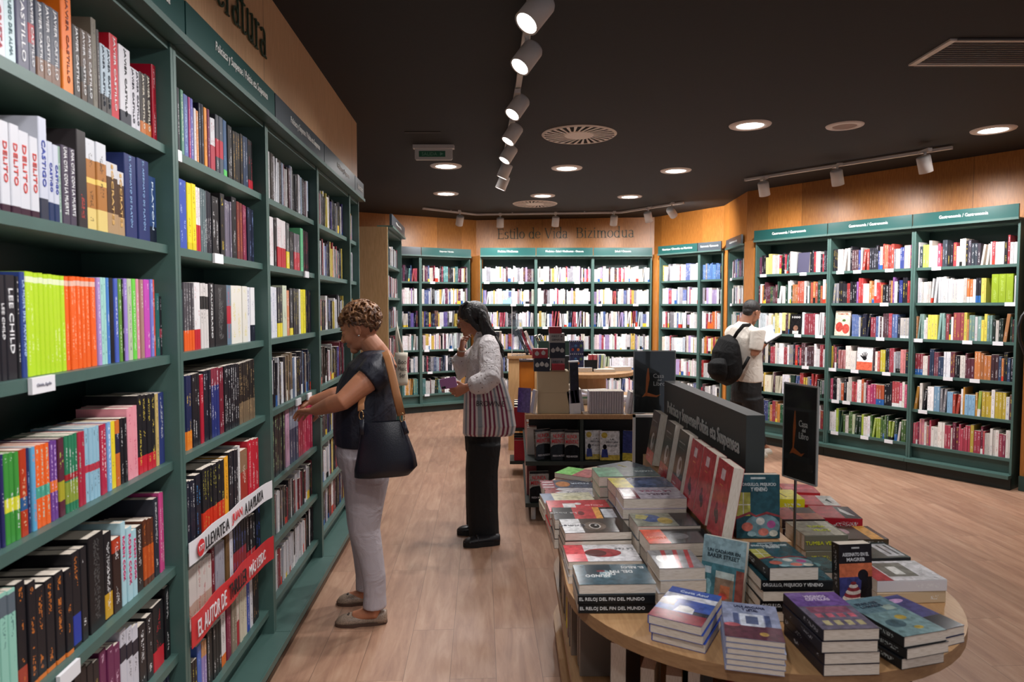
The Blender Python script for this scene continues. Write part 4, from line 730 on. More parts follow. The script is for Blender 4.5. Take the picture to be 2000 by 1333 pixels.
# far right column, from the near end away
stack((1714, 1136), (1850, 1133), .80, 'S', .15, 2, '#d6d2d6', 'thick white and dark red novel with glossy wrapper at the right edge', 'the thick white and red novel', under='#c8b090', art=[('rect', 0, 0, 1, 1, '#d0ced2'), ('rect', .0, .76, 1, 1, '#a01828'), ('rect', .2, .3, .9, .74, '#6c6c64'), ('rect', .3, .45, .7, .6, '#d8d8d4')])
stack((1680, 1092), (1779, 1089), .79, 'S', .14, 2, '#23272a', 'black and grey paperback with pale lace pattern, right column', 'the paperback with lace pattern', art=[('rect', 0, 0, 1, 1, '#3a4644'), ('rect', .1, .05, .9, .4, '#b8b8bc'), ('rect', .2, .1, .8, .16, '#3a4040'), ('rect', .2, .25, .8, .3, '#3a4040')])
stack((1640, 1054), (1736, 1054), .80, 'S', .14, 3, '#4a3c2c', 'brown photo-cover novel with an orange strip, right column', 'the brown novel with orange strip', art=[('rect', 0, 0, 1, 1, '#504038'), ('rect', 0, .1, 1, .35, '#d8982c'), ('ell', .6, .7, .2, .12, '#b08890')])
stack((1602, 1011), (1685, 1014), .82, 'S', .15, 2, '#b01c2c', 'thick glossy red novel with black and white animal stripes, right column', 'the glossy red striped novel', art=[('rect', 0, 0, 1, 1, '#b01c2c'), ('rect', 0, 0, 1, .4, '#1c1c1e'), ('poly', [(.2, .1), (.5, .18), (.9, .3), (.6, .34), (.3, .25)], '#e0dcd8')])
stack((1572, 986), (1643, 989), .82, 'S', .14, 2, '#b8202c', 'red and white novel beyond the glossy red striped one', 'the red and white novel', art=[('rect', 0, 0, 1, 1, '#b8202c'), ('rect', 0, 0, 1, .45, '#cfc8c0'), ('poly', [(.2, .15), (.7, .2), (.5, .3)], '#1c1c1c')])
stack((1532, 961), (1602, 964), .80, 'S', .14, 2, '#b8202c', 'plain red novel at the far end of the right column', 'the plain red novel', art=[('rect', 0, 0, 1, 1, '#b8202c'), ('rect', .4, .1, .6, .9, '#d04c50')])
stack((1572, 1047), (1657, 1046), .835, 'S', .15, 2, '#6c6a5c', 'cellophane-wrapped grey novel titled in yellow, La Tumba Veloz', 'the cellophane-wrapped grey novel', txt='TUMBA VELOZ', ink='#c8cc28', art=[('rect', 0, 0, 1, 1, '#7c7a6c'), ('rect', 0, .05, 1, .3, '#b0aa98'), ('rtxt', 'VELOZ', .35, .45, .4, '#c8cc28'), ('rtxt', 'TUMBA', .6, .45, .4, '#c8cc28')])
stack((1528, 1015), (1612, 1015), .83, 'S', .145, 3, '#2c1c1c', 'dark novel with brick red half, behind the cellophane-wrapped one', 'the dark novel with brick red half', art=[('rect', 0, 0, 1, 1, '#3a2422'), ('rect', 0, .5, 1, 1, '#8c2c34'), ('rect', 0, 0, .5, .5, '#a04830')])
stack((1500, 975), (1572, 976), .84, 'S', .14, 2, '#d8cc20', 'bright yellow novel with black scrawl behind the standing teal novel', 'the bright yellow novel', art=[('rect', 0, 0, 1, 1, '#dccf22'), ('poly', [(.2, .4), (.7, .5), (.3, .6), (.8, .75), (.75, .8), (.2, .62), (.6, .52), (.2, .44)], '#2c2c1c')])
stack((1577, 1119), (1650, 1119), .80, 'T', .125, 2, '#23484c', 'teal novel lying under the small standing novel with concentric rings', 'the teal novel by the small ring-cover one', art=[('rect', 0, 0, 1, 1, '#2c5054'), ('ell', .4, .5, .2, .15, '#4c8084')])
# front row on the rounded end
CAT = 'cosy novels'
TB_ART = [('rect', 0, 0, 1, 1, '#2a4ca0'), ('rect', 0, 0, 1, .26, '#8c2434'), ('rect', 0, .66, 1, .8, '#d0d2dc'), ('poly', [(.35, .28), (.72, .28), (.7, .42), (.55, .48), (.4, .46)], '#d6d4d4'), ('rect', 0, .42, .3, .6, '#6c5450'), ('txt', 'Costa Azul', .5, .88, .55, '#c8d4ec'), ('rect', .72, .26, 1, .36, '#2c3440')]
stack((1265, 1201), (1370, 1226), .80, 'T', .21, 3, '#2a4ca0', 'blue novel with white houses and red foot, nearest left on the rounded end', 'the blue novel with white houses', art=TB_ART, under='#2c48a4', jig=.012)
AN_ART = [('rect', 0, 0, 1, 1, '#8c94b4'), ('rect', 0, 0, 1, .36, '#5c2c3c'), ('rect', .3, .34, .72, .68, '#c8cede'), ('rect', .4, .4, .62, .62, '#4c5880'), ('rect', .18, .36, .28, .68, '#44507c'), ('rect', .74, .36, .84, .68, '#44507c'), ('ell', .15, .34, .14, .05, '#b84c5c'), ('ell', .68, .15, .08, .05, '#b89040'), ('txt', 'UNA ANCIANA', .5, .88, .56, '#26284c'), ('txt', 'Y LETAL', .5, .79, .28, '#26284c')]
stack((1416, 1243), (1534, 1257), .812, 'T', .2, 6, '#8c94b4', 'lilac novel with a pale doorway on its cover, topmost of the low six-copy pile', 'the lilac novel with a doorway', art=AN_ART, jig=.002)
VE_ART = [('rect', 0, 0, 1, 1, '#6c6478'), ('rect', 0, .6, 1, 1, '#6c4a94'), ('rect', .12, .42, .88, .58, '#8c5068')] + [('rect', .15 + .2 * i, .3, .27 + .2 * i, .4, '#c4586c') for i in range(4)] + [('rect', .15 + .2 * i, .1, .27 + .2 * i, .22, '#b8ac80') for i in range(4)] + [('txt', 'VECINOS', .5, .86, .42, '#d8c8e0'), ('txt', 'COTILLAS', .5, .78, .46, '#d8c8e0')]
stack((1607, 1231), (1718, 1228), .842, 'T', .205, 4, '#1e1c28', 'purple novel Vecinos Cotillas with pink house fronts, nearest pile of the rounded end', 'the purple novel with house fronts', art=VE_ART, ink='#b0b0b8', jig=.003)
GO_ART = [('rect', 0, 0, 1, 1, '#6c8c90'), ('rect', 0, .6, 1, 1, '#5c7c88'), ('ell', .6, .42, .12, .06, '#a8902c'), ('ell', .6, .15, .1, .04, '#b0982c'), ('rect', .6, .62, .85, .75, '#8ca098'), ('ell', .3, .3, .2, .1, '#44606a'), ('txt', 'UN GOL CON', .4, .84, .5, '#22384c'), ('txt', 'LA MUERTE', .42, .76, .5, '#22384c')]
stack((1765, 1245), (1849, 1231), .812, 'T', .205, 3, '#15181c', 'grey-green novel with yellow spots, right of the purple novel', 'the grey-green novel with yellow spots', art=GO_ART, ink='#a0a8a8')
stack((1822, 1236), (1884, 1222), .775, 'T', .2, 2, '#1c2444', 'dark blue novel with glossy black foot, at the far right of the rounded end', 'the dark blue novel', art=[('rect', 0, 0, 1, 1, '#3c3c78'), ('rect', 0, 0, 1, .35, '#1c1e28'), ('ell', .6, .85, .25, .06, '#b890c0')])
OR_ART = [('rect', 0, 0, 1, 1, '#1f4c56'), ('rect', 0, .35, .32, .72, '#b0ac40'), ('rect', .15, .35, .17, .72, '#d8d4c0'), ('rect', 0, .52, .32, .535, '#d8d4c0'), ('ell', .6, .2, .4, .18, '#6c8c94'), ('ell', .25, .18, .13, .07, '#c05c48'), ('ell', .55, .27, .1, .06, '#c8c4bc'), ('ell', .8, .22, .1, .06, '#b04c8c'), ('ell', .62, .1, .12, .06, '#c86c5c'), ('ell', .35, .07, .1, .04, '#8cb0b8'), ('ell', .85, .08, .1, .05, '#c8c8b8'), ('poly', [(.0, .34), (.3, .42), (.45, .36), (.7, .42), (1, .36), (1, .33), (.7, .38), (.45, .33), (.3, .38), (0, .3)], '#8c2c30'),
          ('rect', .33, .93, .67, .96, '#b8c4c4'), ('txt', 'ORGULLO, PREJUICIO', .52, .84, .78, '#c8d0d0'), ('txt', 'Y VENENO', .52, .77, .38, '#c8d0d0')]
stack((1502, 1110), (1599, 1108), .885, 'T', .2, 1, '#15181c', 'teal novel with vegetables on the cover, lying flat on its pile with curling cover', 'the flat teal novel', art=OR_ART, base=.848)
stack((1487, 1134), (1627, 1134), .847, 'S', .14, 4, '#16181b', 'black-spined teal novel directly beneath the flat teal one', 'the flat teal novel and its black-spined neighbour', uori='FS', utxt='ORGULLO, PREJUICIO Y VENENO', txt='ORGULLO, PREJUICIO Y VENENO', art=[('rect', 0, 0, 1, 1, '#1f4c56'), ('rect', .0, .3, 1, .6, '#8c9038')])
# standing and leaning
add_book(T(.698, 2.118, TZ + .1455) @ RX(-.06) @ RZ(-math.pi / 2) @ T(0, 0, 0), .03, .198, .135, '#15181c', '#b0b0b0', (), None, 'near table', info='teal novel Orgullo, prejuicio y veneno standing upright beside the dark section board', art=OR_ART)
BK_ART = [('rect', 0, 0, 1, 1, '#8cacb4'), ('rect', 0, 0, 1, .6, '#3f7884'), ('rect', .08, .44, .24, .54, '#b8c8d0'), ('ell', .17, .28, .1, .08, '#7cacb8'), ('rect', .1, .05, .25, .26, '#7cacb8'), ('rect', .35, .06, .78, .5, '#8c7460'), ('rect', .35, .4, .78, .5, '#b8c8c4'), ('rect', .48, .12, .7, .3, '#b86438'), ('ell', .55, .14, .1, .05, '#c83c2c'), ('rect', .82, .1, 1, .56, '#8c4438'), ('rect', .0, .0, 1, .06, '#5c3428'), ('ell', .8, .03, .12, .05, '#b82434'),
          ('txt', 'UN CADÁVER EN', .5, .8, .76, '#1c3038'), ('txt', 'BAKER STREET', .5, .72, .74, '#1c3038')]
bk0 = Vector((.562, 1.985, TZ)); bkd = Vector((.102, -.076, 0)).normalized()
add_book(frame(bk0, bkd, (.076, .102, 0)) @ RX(-.22) @ RZ(-math.pi / 2), .024, .19, .126, '#9cb4b8', '#404040', (), None, 'near table', info='pale blue novel Un cadaver en Baker Street propped upright on the near table', art=BK_ART)
AM_ART = [('rect', 0, 0, 1, 1, '#1f1c22'), ('rect', 0, .42, 1, .66, '#c8602c'), ('rect', 0, 0, .7, .42, '#33387c')] + [('ell', .42, .06 + .05 * i, .34 - .05 * i, .07 - .008 * i, c) for i, c in enumerate(['#d8d0cc', '#8c2434', '#d8d0cc', '#8c2434', '#d8d0cc', '#8c2434'])] + [('ell', .72, .45, .16, .1, '#17161c'), ('poly', [(.62, .05), (.95, .05), (.85, .45), (.68, .42)], '#17161c'), ('rect', .38, .92, .62, .95, '#b0b0b0'), ('txt', 'ASESINATO EN EL', .5, .82, .8, '#c8c8cc'), ('txt', 'MAGREB', .5, .73, .55, '#c8c8cc')]
add_book(frame((.958, 2.0, TZ + .0), (.98, .1, 0), (-.1, .98, 0)) @ RX(-.08) @ RZ(-math.pi / 2), .04, .165, .102, '#17161b', '#b0b0b0', (), None, 'near table', info='small black novel with concentric rings and an orange sky, standing by the thick white novel', art=AM_ART)
RED_ART = [('rect', 0, 0, 1, 1, '#c01f30'), ('rect', .34, .76, .6, .9, '#e0c8cc'), ('ell', .42, .3, .13, .07, '#3c1418'), ('ell', .52, .24, .1, .07, '#4c161c'), ('ell', .4, .38, .08, .06, '#7c1a24'), ('rect', .36, .68, .58, .69, '#d88c40')]
DRK_ART = [('rect', 0, 0, 1, 1, '#2c2a2c'), ('ell', .55, .42, .22, .17, '#a8a4a4'), ('ell', .62, .46, .1, .08, '#3c3a3c'), ('rect', 0, 0, 1, .24, '#b01e30'), ('rect', .15, .8, .75, .82, '#7c7a7c'), ('rect', .2, .72, .8, .73, '#6c6a6c'), ('ell', .3, .12, .2, .012, '#d8a0a8')]
for i, Y in enumerate([2.17, 2.34, 2.49, 2.68, 2.9, 3.18]):
    rd = i < 3; ww = .034 if i != 2 else .03
    nm = [('nearest', 'red'), ('second', 'red'), ('third', 'red'), ('nearest', 'dark portrait'), ('second', 'dark portrait'), ('farthest', 'dark portrait')][i]
    add_book(T(.628 + ww, Y, TZ + .147) @ RY(.16) @ RZ(math.pi), ww, .235, .143, '#b01c2c' if rd else '#262426', '#e0c0c0', (), None, 'near table', info=f'{nm[0]} of the {"three red" if rd else "three dark portrait"} novels leaning in front of the section board', art=RED_ART if rd else DRK_ART)
# books standing on the lower shelf, seen end-on under the table top
zl = .3455; y = 3.05
for i, (w, h, c, k) in enumerate([(.03, .21, '#3c3a3c', 'grey-backed'), (.028, .23, '#2c2c30', 'black'), (.03, .2, '#8c7c64', 'tan'), (.04, .22, '#c8b8a4', 'cream'), (.03, .22, '#26262c', 'dark'), (.03, .21, '#6c6058', 'taupe'), (.028, .2, '#c8a828', 'yellow-footed'), (.04, .23, '#6a4a48', 'brown'), (.035, .22, '#48443f', 'sooty'), (.03, .21, '#7c6c60', 'dull brown'), (.04, .22, '#88786c', 'grey-brown'), (.03, .2, '#7a6e64', 'sand-coloured')]):
    y -= w + .034; inx = .012 if y > 2.35 else .03
    add_book(T(.20 + inx, y + w, zl) @ RZ(-math.pi / 2), w, h, .14, c, '#d0d0d0', ((0, .2, '#d8c020'),) if i == 6 else (), None, 'lower shelf', info=f'{k} paperback on the lower shelf along the left side of the near table', vis=.6)
for i, (x, yy, an, w, h, c, nm) in enumerate([(.30, 1.93, .5, .05, .23, '#4c4440', 'thick grey-brown'), (.375, 1.84, .35, .04, .2, '#c8b8a0', 'cream'), (.44, 1.8, .25, .045, .2, '#c0ac94', 'beige-edged'), (.50, 1.79, .15, .035, .215, '#17171a', 'black'), (.62, 1.73, .1, .03, .2, '#b02c38', 'red'), (.70, 1.72, .05, .04, .2, '#d0c8c0', 'white'), (.79, 1.72, 0, .03, .2, '#8c1c38', 'wine red'), (.88, 1.73, -.1, .04, .21, '#a82840', 'crimson'), (.97, 1.76, -.2, .035, .2, '#b8a8a0', 'pale'), (1.05, 1.8, -.3, .03, .2, '#2a2a30', 'dark')]):
    add_book(T(x, yy + .1, zl) @ RZ(-an) @ T(w, .14, 0) @ RZ(math.pi) @ T(0, 0, 0), w, h, .14, c, '#d0d0d0', (), None, 'lower shelf', info=f'{nm} paperback standing under the rounded near end of the table top', vis=.6)
# ---------------------------------------------------------------- cover art and building of the books
def art_build(art, w, h, dep, parent, gloss=True):
    """flat printed cover on the +x board of a book: u runs from the spine, v upwards"""
    m = MB(); lay = 0
    def P(u, v, e): return (w + e, u * dep, v * h)
    texts = []
    for q in art:
        lay += 1; e = .0003 + lay * .00004
        if q[0] == 'rect': m.face([P(q[1], q[2], e), P(q[3], q[2], e), P(q[3], q[4], e), P(q[1], q[4], e)], 0, lin(q[5]))
        elif q[0] == 'poly': m.face([P(u, v, e) for u, v in q[1]], 0, lin(q[2]))
        elif q[0] == 'ell':
            _, cu, cv, ru, rv, c = q; pts = []
            for i in range(18):
                a = 2 * math.pi * i / 18; pts.append(P(min(max(cu + ru * math.cos(a), 0), 1), min(max(cv + rv * math.sin(a), 0), 1), e))
            m.face(pts, 0, lin(c))
        else: texts.append((q, e))
    o = m.build('cover_picture', GLOSS if gloss else PRINT, parent)
    for q, e in texts:
        _, s, cu, cv, ww, c = q[:6]
        mt = pm('ink_' + c.lstrip('#'), c, .4)
        if q[0] == 'txt': letters('title', s, mt, o, frame((w + e + .0003, cu * dep, cv * h), (0, 1, 0), (0, 0, 1)), w=ww * dep, h=(q[6] if len(q) > 6 else .062) * h, bold=.012)
        else: letters('title', s, mt, o, frame((w + e + .0003, cu * dep, cv * h), (0, 0, -1), (0, 1, 0)) , w=ww * h, h=.12 * dep)
def book_faces(mb, b, M, full=False):
    """spine strips, boards and page block of one book into mb (slot 0 cover, slot 1 pages)"""
    w, h, dp = b['w'], b['h'], b['dep']; c = b['col']; k = b['ink']
    bands = sorted(b['bands']); cuts = [0.0, 1.0]
    for z0, z1, _ in bands: cuts += [z0, z1]
    cuts = sorted(set(cuts)); t = .0008 if full else 0.0
    rb = min(.0018, w * .22)
    for z0, z1 in zip(cuts[:-1], cuts[1:]):
        cc = c; kk = k
        for q in bands:
            if q[0] <= z0 and q[1] >= z1: cc = q[2]
        mb.face([(rb, 0, z0 * h), (w - rb, 0, z0 * h), (w - rb, 0, z1 * h), (rb, 0, z1 * h)], 0, cc, kk if b['txt'] is None or not full else (0, 0, 0, 0), [(0, z0), (1, z0), (1, z1), (0, z1)], M=M)
        for x0, y0, x1, y1 in ((0, rb, rb, 0), (w - rb, 0, w, rb)):
            mb.face([(x0, y0, z0 * h), (x1, y1, z0 * h), (x1, y1, z1 * h), (x0, y0, z1 * h)], 0, cc, M=M)
        mb.face([(0, dp, z0 * h), (0, rb, z0 * h), (0, rb, z1 * h), (0, dp, z1 * h)], 0, cc, M=M)
        mb.face([(w, rb, z0 * h), (w, dp, z0 * h), (w, dp, z1 * h), (w, rb, z1 * h)], 0, cc, M=M)
        if full:   # inner faces of the boards
            mb.face([(t, rb, z0 * h), (t, dp, z0 * h), (t, dp, z1 * h), (t, rb, z1 * h)], 0, cc, M=M)
            mb.face([(w - t, dp, z0 * h), (w - t, rb, z0 * h), (w - t, rb, z1 * h), (w - t, dp, z1 * h)], 0, cc, M=M)
    if full:
        for z in (0, h):
            for q in ([(0, rb), (t, rb), (t, dp), (0, dp)], [(w - t, rb), (w, rb), (w, dp), (w - t, dp)], [(0, rb), (rb, 0), (w - rb, 0), (w, rb), (w - t, t + .002), (t, t + .002)]):
                mb.face([(p[0], p[1], z) for p in (q if z else reversed(q))], 0, c, M=M)
        for x0 in (0, w - t): mb.face([(x0 + t, dp, 0), (x0, dp, 0), (x0, dp, h), (x0 + t, dp, h)], 0, c, M=M)
    else:
        pc = (0.72, 0.68, 0.62, 1)
        mb.face([(0, rb, h), (w, rb, h), (w, dp, h), (0, dp, h)], 1, pc, M=M)
        mb.face([(w, 0.0, 0), (0, 0.0, 0), (0, dp, 0), (w, dp, 0)], 1, pc, M=M)
        mb.face([(w, dp, 0), (0, dp, 0), (0, dp, h), (w, dp, h)], 1, pc, M=M)
def corners(b):
    return [b['M'] @ Vector((x, y, z)) for x in (0, b['w']) for y in (0, b['dep']) for z in (0, b['h'])]
camp = Vector((0, 0, H))
def area(b):
    M = b['M']; w, h, d = b['w'], b['h'], b['dep']; tot = 0
    fs = [[(0, 0, 0), (w, 0, 0), (w, 0, h), (0, 0, h)], [(0, 0, 0), (0, d, 0), (0, d, h), (0, 0, h)], [(w, 0, 0), (w, d, 0), (w, d, h), (w, 0, h)], [(0, 0, h), (w, 0, h), (w, d, h), (0, d, h)], [(0, 0, 0), (w, 0, 0), (w, d, 0), (0, d, 0)], [(0, d, 0), (w, d, 0), (w, d, h), (0, d, h)]]
    ns = [(0, -1, 0), (-1, 0, 0), (1, 0, 0), (0, 0, 1), (0, 0, -1), (0, 1, 0)]
    fc = b.get('info') is not None
    for i, (f, n) in enumerate(zip(fs, ns)):
        c = M @ (sum((Vector(p) for p in f), Vector()) / 4); nn = M.to_3x3() @ Vector(n)
        if nn.dot(camp - c) <= 0: continue
        if not fc and i not in (0, 3): continue     # neighbours hide the boards on a packed shelf
        q = [prj(M @ Vector(p)) for p in f]
        if any(p is None for p in q): continue
        q = [(min(max(p[0], 0), 2000), min(max(p[1], 0), 1333)) for p in q]
        a = abs(sum(q[j][0] * q[(j + 1) % 4][1] - q[(j + 1) % 4][0] * q[j][1] for j in range(4))) / 2
        tot += a * (.35 if i == 3 and not fc else 1)
    return tot * b['vis']
def inview(b):
    return any(p and -5 < p[0] < 2005 and -5 < p[1] < 1338 for p in (prj(c) for c in corners(b)))
CN = [('black', '#1c1b1e'), ('charcoal', '#34343a'), ('dark grey', '#4c4c52'), ('mid-grey', '#7c7c82'), ('white', '#e0e0e2'), ('pale grey', '#c0c0c4'), ('red', '#b8222e'), ('bright red', '#d83a30'), ('wine red', '#7a2436'), ('orange', '#e8662a'), ('amber', '#e0a030'), ('yellow', '#e4d030'), ('lime green', '#b4d62c'),
      ('green', '#3f8f3c'), ('bright green', '#6ccc4a'), ('dark green', '#2c5040'), ('bottle green', '#2f7a58'), ('teal', '#2f6a68'), ('mint', '#8fc4b4'), ('pale blue', '#a8ccd6'), ('sky blue', '#5fa4cc'), ('blue', '#3a5ab0'), ('navy', '#26305a'), ('slate blue', '#55659c'), ('slate', '#3e4250'), ('lilac', '#a080cc'), ('purple', '#6a3f8c'),
      ('magenta', '#c04ab0'), ('pink', '#e0939f'), ('hot pink', '#cc4a88'), ('brown', '#5a3826'), ('tan', '#b08050'), ('dark brown', '#33241f'), ('cream', '#d8d0bc'), ('mauve', '#6a5a78'), ('dusky pink', '#a88078'), ('olive grey', '#6c6a5c'), ('grey-green', '#6a9080')]
CL = [(n, np.array([int(h[i:i + 2], 16) for i in (1, 3, 5)], float)) for n, h in CN]
def cname(hx):
    v = np.array([int(hx[i:i + 2], 16) for i in (1, 3, 5)], float)
    return min(CL, key=lambda q: float(((q[1] - v) ** 2).sum()))[0]
def ordinal(n):
    if n < 16: return ORDW[n]
    return {16: 'sixteenth', 17: 'seventeenth', 18: 'eighteenth', 19: 'nineteenth', 20: 'twentieth'}.get(n, f'{n}th')
def build_books(limit=296):
    for i, b in enumerate(BOOKS): b['a'] = area(b)
    order = sorted((b for b in BOOKS if inview(b)), key=lambda b: -b['a'])
    solo = set(id(b) for b in order[:limit])
    cnt = {}; tot = {}
    for b in BOOKS:
        if id(b) in solo and b['info'] is None: tot[(b['row'], cname(b['hexcol']))] = tot.get((b['row'], cname(b['hexcol'])), 0) + 1
    rest = MB(); pend = 0
    for b in BOOKS:
        if id(b) not in solo:
            if b['art'] or b['info'] and b['row'] in ('near table',): book_faces(rest, b, b['M'])
            else: book_faces(rest, b, b['M'])
            continue
        cn = cname(b['hexcol']); key = (b['row'], cn)
        if b['info'] is None or b['info'] in ('tomato', 'hand', 'thousand'):
            if b['info']: lab = {'tomato': 'cookery book with red tomatoes on a cream cover, standing face out', 'hand': 'white and orange book with a black hand print, standing face out', 'thousand': 'black book titled 1000 with a portrait, standing face out'}[b['info']]
            else:
                cnt[key] = cnt.get(key, 0) + 1; k = cnt[key]; n = tot[key]
                lab = f'the only {cn} book on the {b["row"]}' if n == 1 else f'{ordinal(k)} {cn} book from the left on the {b["row"]}'
            ws = lab.split()
            grp = f'books on the {b["row"]}' if b['row'] else 'books on the right wall'
        else:
            lab = b['info']; grp = 'books on the near display table' if b['row'] == 'near table' else ('books on the table\'s lower shelf' if b['row'] == 'lower shelf' else b['row'])
        t = thing('book', lab, 'book', b['M'], grp)
        mb = MB(); book_faces(mb, b, None, True); mb.build('cover', COVER, t)
        w, h, dp = b['w'], b['h'], b['dep']; t_ = .0008; ins = .0008
        pg = MB(); pg.box((t_ + .0001, .0022, ins), (w - t_ - .0001, dp - ins, h - ins)); pg.build('pages', PAGES, t)
        if b['txt'] and w > .006:
            ln = min(.84 * h, len(b['txt']) * w * .5); hh = min(w * .42, .012)
            kc = '#%02x%02x%02x' % tuple(int(255 * ((12.92 * x) if x <= .0031308 else 1.055 * x ** (1 / 2.4) - .055) + .5) for x in b['ink'][:3])
            letters('spine_title', b['txt'], pm('ink_' + kc.lstrip('#'), kc, .45), t, frame((w / 2, -.0006, h * .56), (0, 0, -1), (1, 0, 0)), w=ln, h=hh)
        if b['art']: art_build(b['art'], w, h, dp, t)
        if b['info'] == 'tomato': ART = [('ell', .25, .35, .25, .2, '#c83424'), ('ell', .7, .25, .28, .2, '#d03a28'), ('ell', .6, .6, .1, .06, '#4c7838')]
    o = rest.build('shelved_books', [COVER, PAGES])
    tag(o, 'remaining books packed on the shelves around the shop', 'books', kind='stuff')
# ---------------------------------------------------------------- middle display fixture (oak top, dark shelves)
mf = thing('display_shelf_unit', 'square display unit with oak top and dark shelves behind the near table', 'display unit', T(.1, 5.0, 0))
DKG = pm('dark_green_shelf', '#26332f', 0.45)
m = MB(); m.box((-.0, .0, .765), (.98, 1.35, .797), mat=0); m.build('tabletop', [WOOD_TOP], mf)
for z in (.45, .135): MB().box((.0, .0, z - .03), (.98, 1.3, z)).build('shelf', DKG, mf)
MB().box((.03, .26, .135), (.95, .275, .765)).build('back_panel', BLACK, mf)
MB().box((.405, .02, .135), (.43, .26, .765)).build('divider', DKG, mf)
MB().box((.2, .275, .135), (.215, 1.3, .765)).build('inner_panel', BLACK, mf)
m = MB()
for x, y in ((.06, .06), (.9, .06), (.06, 1.2), (.9, 1.2)): m = MB(); m.tube([(x, y, 0), (x, y, .105)], .018, 10); m.build('foot', WHITE, mf)
m2 = thing('display_shelf_unit', 'low dark shelf wing standing behind and left of the square display unit', 'display unit', T(-.02, 6.38, 0))
for z in (.45, .135): MB().box((0, 0, z - .03), (.5, .28, z)).build('shelf', DKG, m2)
MB().box((.2, .0, 0), (.22, .28, .77)).build('back_panel', BLACK, m2)
# paperbacks on the fixture shelves
NM_ART = [('rect', 0, 0, 1, 1, '#a8a29c'), ('rect', 0, 0, 1, .44, '#1c1e22'), ('ell', .5, .44, .46, .08, '#1c1e22'), ('rect', 0, .92, 1, 1, '#2c2c2e'), ('txt', 'NUNCA', .5, .79, .7, '#d01a2c', .13), ('txt', 'MIENTAS', .5, .62, .88, '#d01a2c', .13), ('txt', 'FREIDA McFADDEN', .5, .14, .8, '#c8c8cc')]
LP_ART = [('rect', 0, 0, 1, 1, '#d0d2d4'), ('rect', 0, 0, 1, .18, '#c8b03c'), ('ell', .22, .86, .16, .1, '#b8a030'), ('poly', [(.05, .1), (.42, .1), (.36, .38), (.1, .38)], '#2c3c88'), ('ell', .24, .46, .1, .09, '#1c1a1c'), ('txt', 'LA', .62, .72, .2, '#3c3c44'), ('txt', 'PINTORA', .62, .62, .6, '#3c3c44'), ('txt', 'DE LA LUZ', .62, .5, .5, '#3c3c44')]
def standing(x, y, z, ang, w, h, dp, col, info, art=None, row='display unit', vis=1.0, tilt=.1, spine=False):
    Mx = T(x, y, z) @ RZ(ang) @ RX(-tilt)
    return add_book(Mx if spine else Mx @ RZ(-math.pi / 2), w, h, dp, col, '#d8d8d8', (), None, row, info=info, art=art, vis=vis)
z = .451
standing(.255, 5.08, z, .35, .03, .225, .145, '#2a2b2e', 'turned copy of Nunca Mientas, leftmost on the display unit\'s middle shelf', NM_ART)
standing(.365, 5.06, z, .12, .03, .225, .145, '#2a2b2e', 'copy of Nunca Mientas between two others on the display unit\'s middle shelf', NM_ART) if False else None
standing(.245 + .12, 5.07, z, .15, .028, .225, .14, '#2a2b2e', 'middle copy of Nunca Mientas on the display unit\'s middle shelf', NM_ART) if False else None
for x, an, nm in ((.19, .5, 'leftmost'), (.315, .28, 'middle'), (.0, 0, '')):
    pass
BOOKS.pop()
standing(.170, 5.05, z, .45, .028, .225, .135, '#2a2b2e', 'leftmost and most turned copy of Nunca Mientas on the middle shelf of the display unit', NM_ART)
standing(.285, 5.045, z, .18, .028, .225, .138, '#2a2b2e', 'middle one of three Nunca Mientas copies on the middle shelf of the display unit', NM_ART)
standing(.42, 5.035, z, .0, .03, .225, .0 + .108 + .03, '#2a2b2e', 'frontal Nunca Mientas copy beside the shelf divider of the display unit', NM_ART) if False else None
standing(.392 - .0, 5.03, z, .0, .028, .225, .105, '#2a2b2e', 'frontal Nunca Mientas copy beside the shelf divider of the display unit', NM_ART)
standing(.13, 5.05, .136, .1, .03, .225, .145, '#2a2b2e', 'single Nunca Mientas copy on the lowest shelf of the display unit', NM_ART)
standing(.545, 5.07, z, .1, .03, .215, .13, '#c8cacc', 'left, partly hidden copy of La pintora de la luz on the display unit', LP_ART)
standing(.655, 5.045, z, .0, .03, .215, .145, '#d0d2d4', 'front copy of La pintora de la luz on the display unit', LP_ART)
standing(.83, 5.05, z, -.3, .035, .22, .08, '#263478', 'deep blue book with a yellow foot on the display unit', [('rect', 0, 0, 1, 1, '#263478'), ('rect', 0, 0, 1, .25, '#c8b828')])
standing(.92, 5.12, z, -.5, .03, .22, .1, '#9aa8b0', 'pale grey-blue book at the right end of the display unit\'s middle shelf')
# row standing along the unit's left side, spines to the aisle
R_ = random.Random(4); y = 6.25
while y > 5.25:
    w = R_.uniform(.02, .035); y -= w
    for zz in (.451, .136):
        add_book(T(.115, y + w, zz) @ RZ(-math.pi / 2), w - .001, R_.uniform(.19, .235), .075, R_.choice(['#c8b8a8', '#b83040', '#2a2a32', '#d86830', '#7c8c94', '#d8d0c8', '#8c4c50']), '#d8d8d8', (), None, 'display unit')
y = 6.65
while y > 6.42:
    w = R_.uniform(.02, .035); y -= w
    for zz in (.451, .136): add_book(T(.02, y + w, zz) @ RZ(-math.pi / 2), w - .001, R_.uniform(.19, .235), .14, R_.choice(['#b02838', '#c8a8a0', '#a83040', '#2a2a32']), '#d8d8d8', (), None, 'display unit')
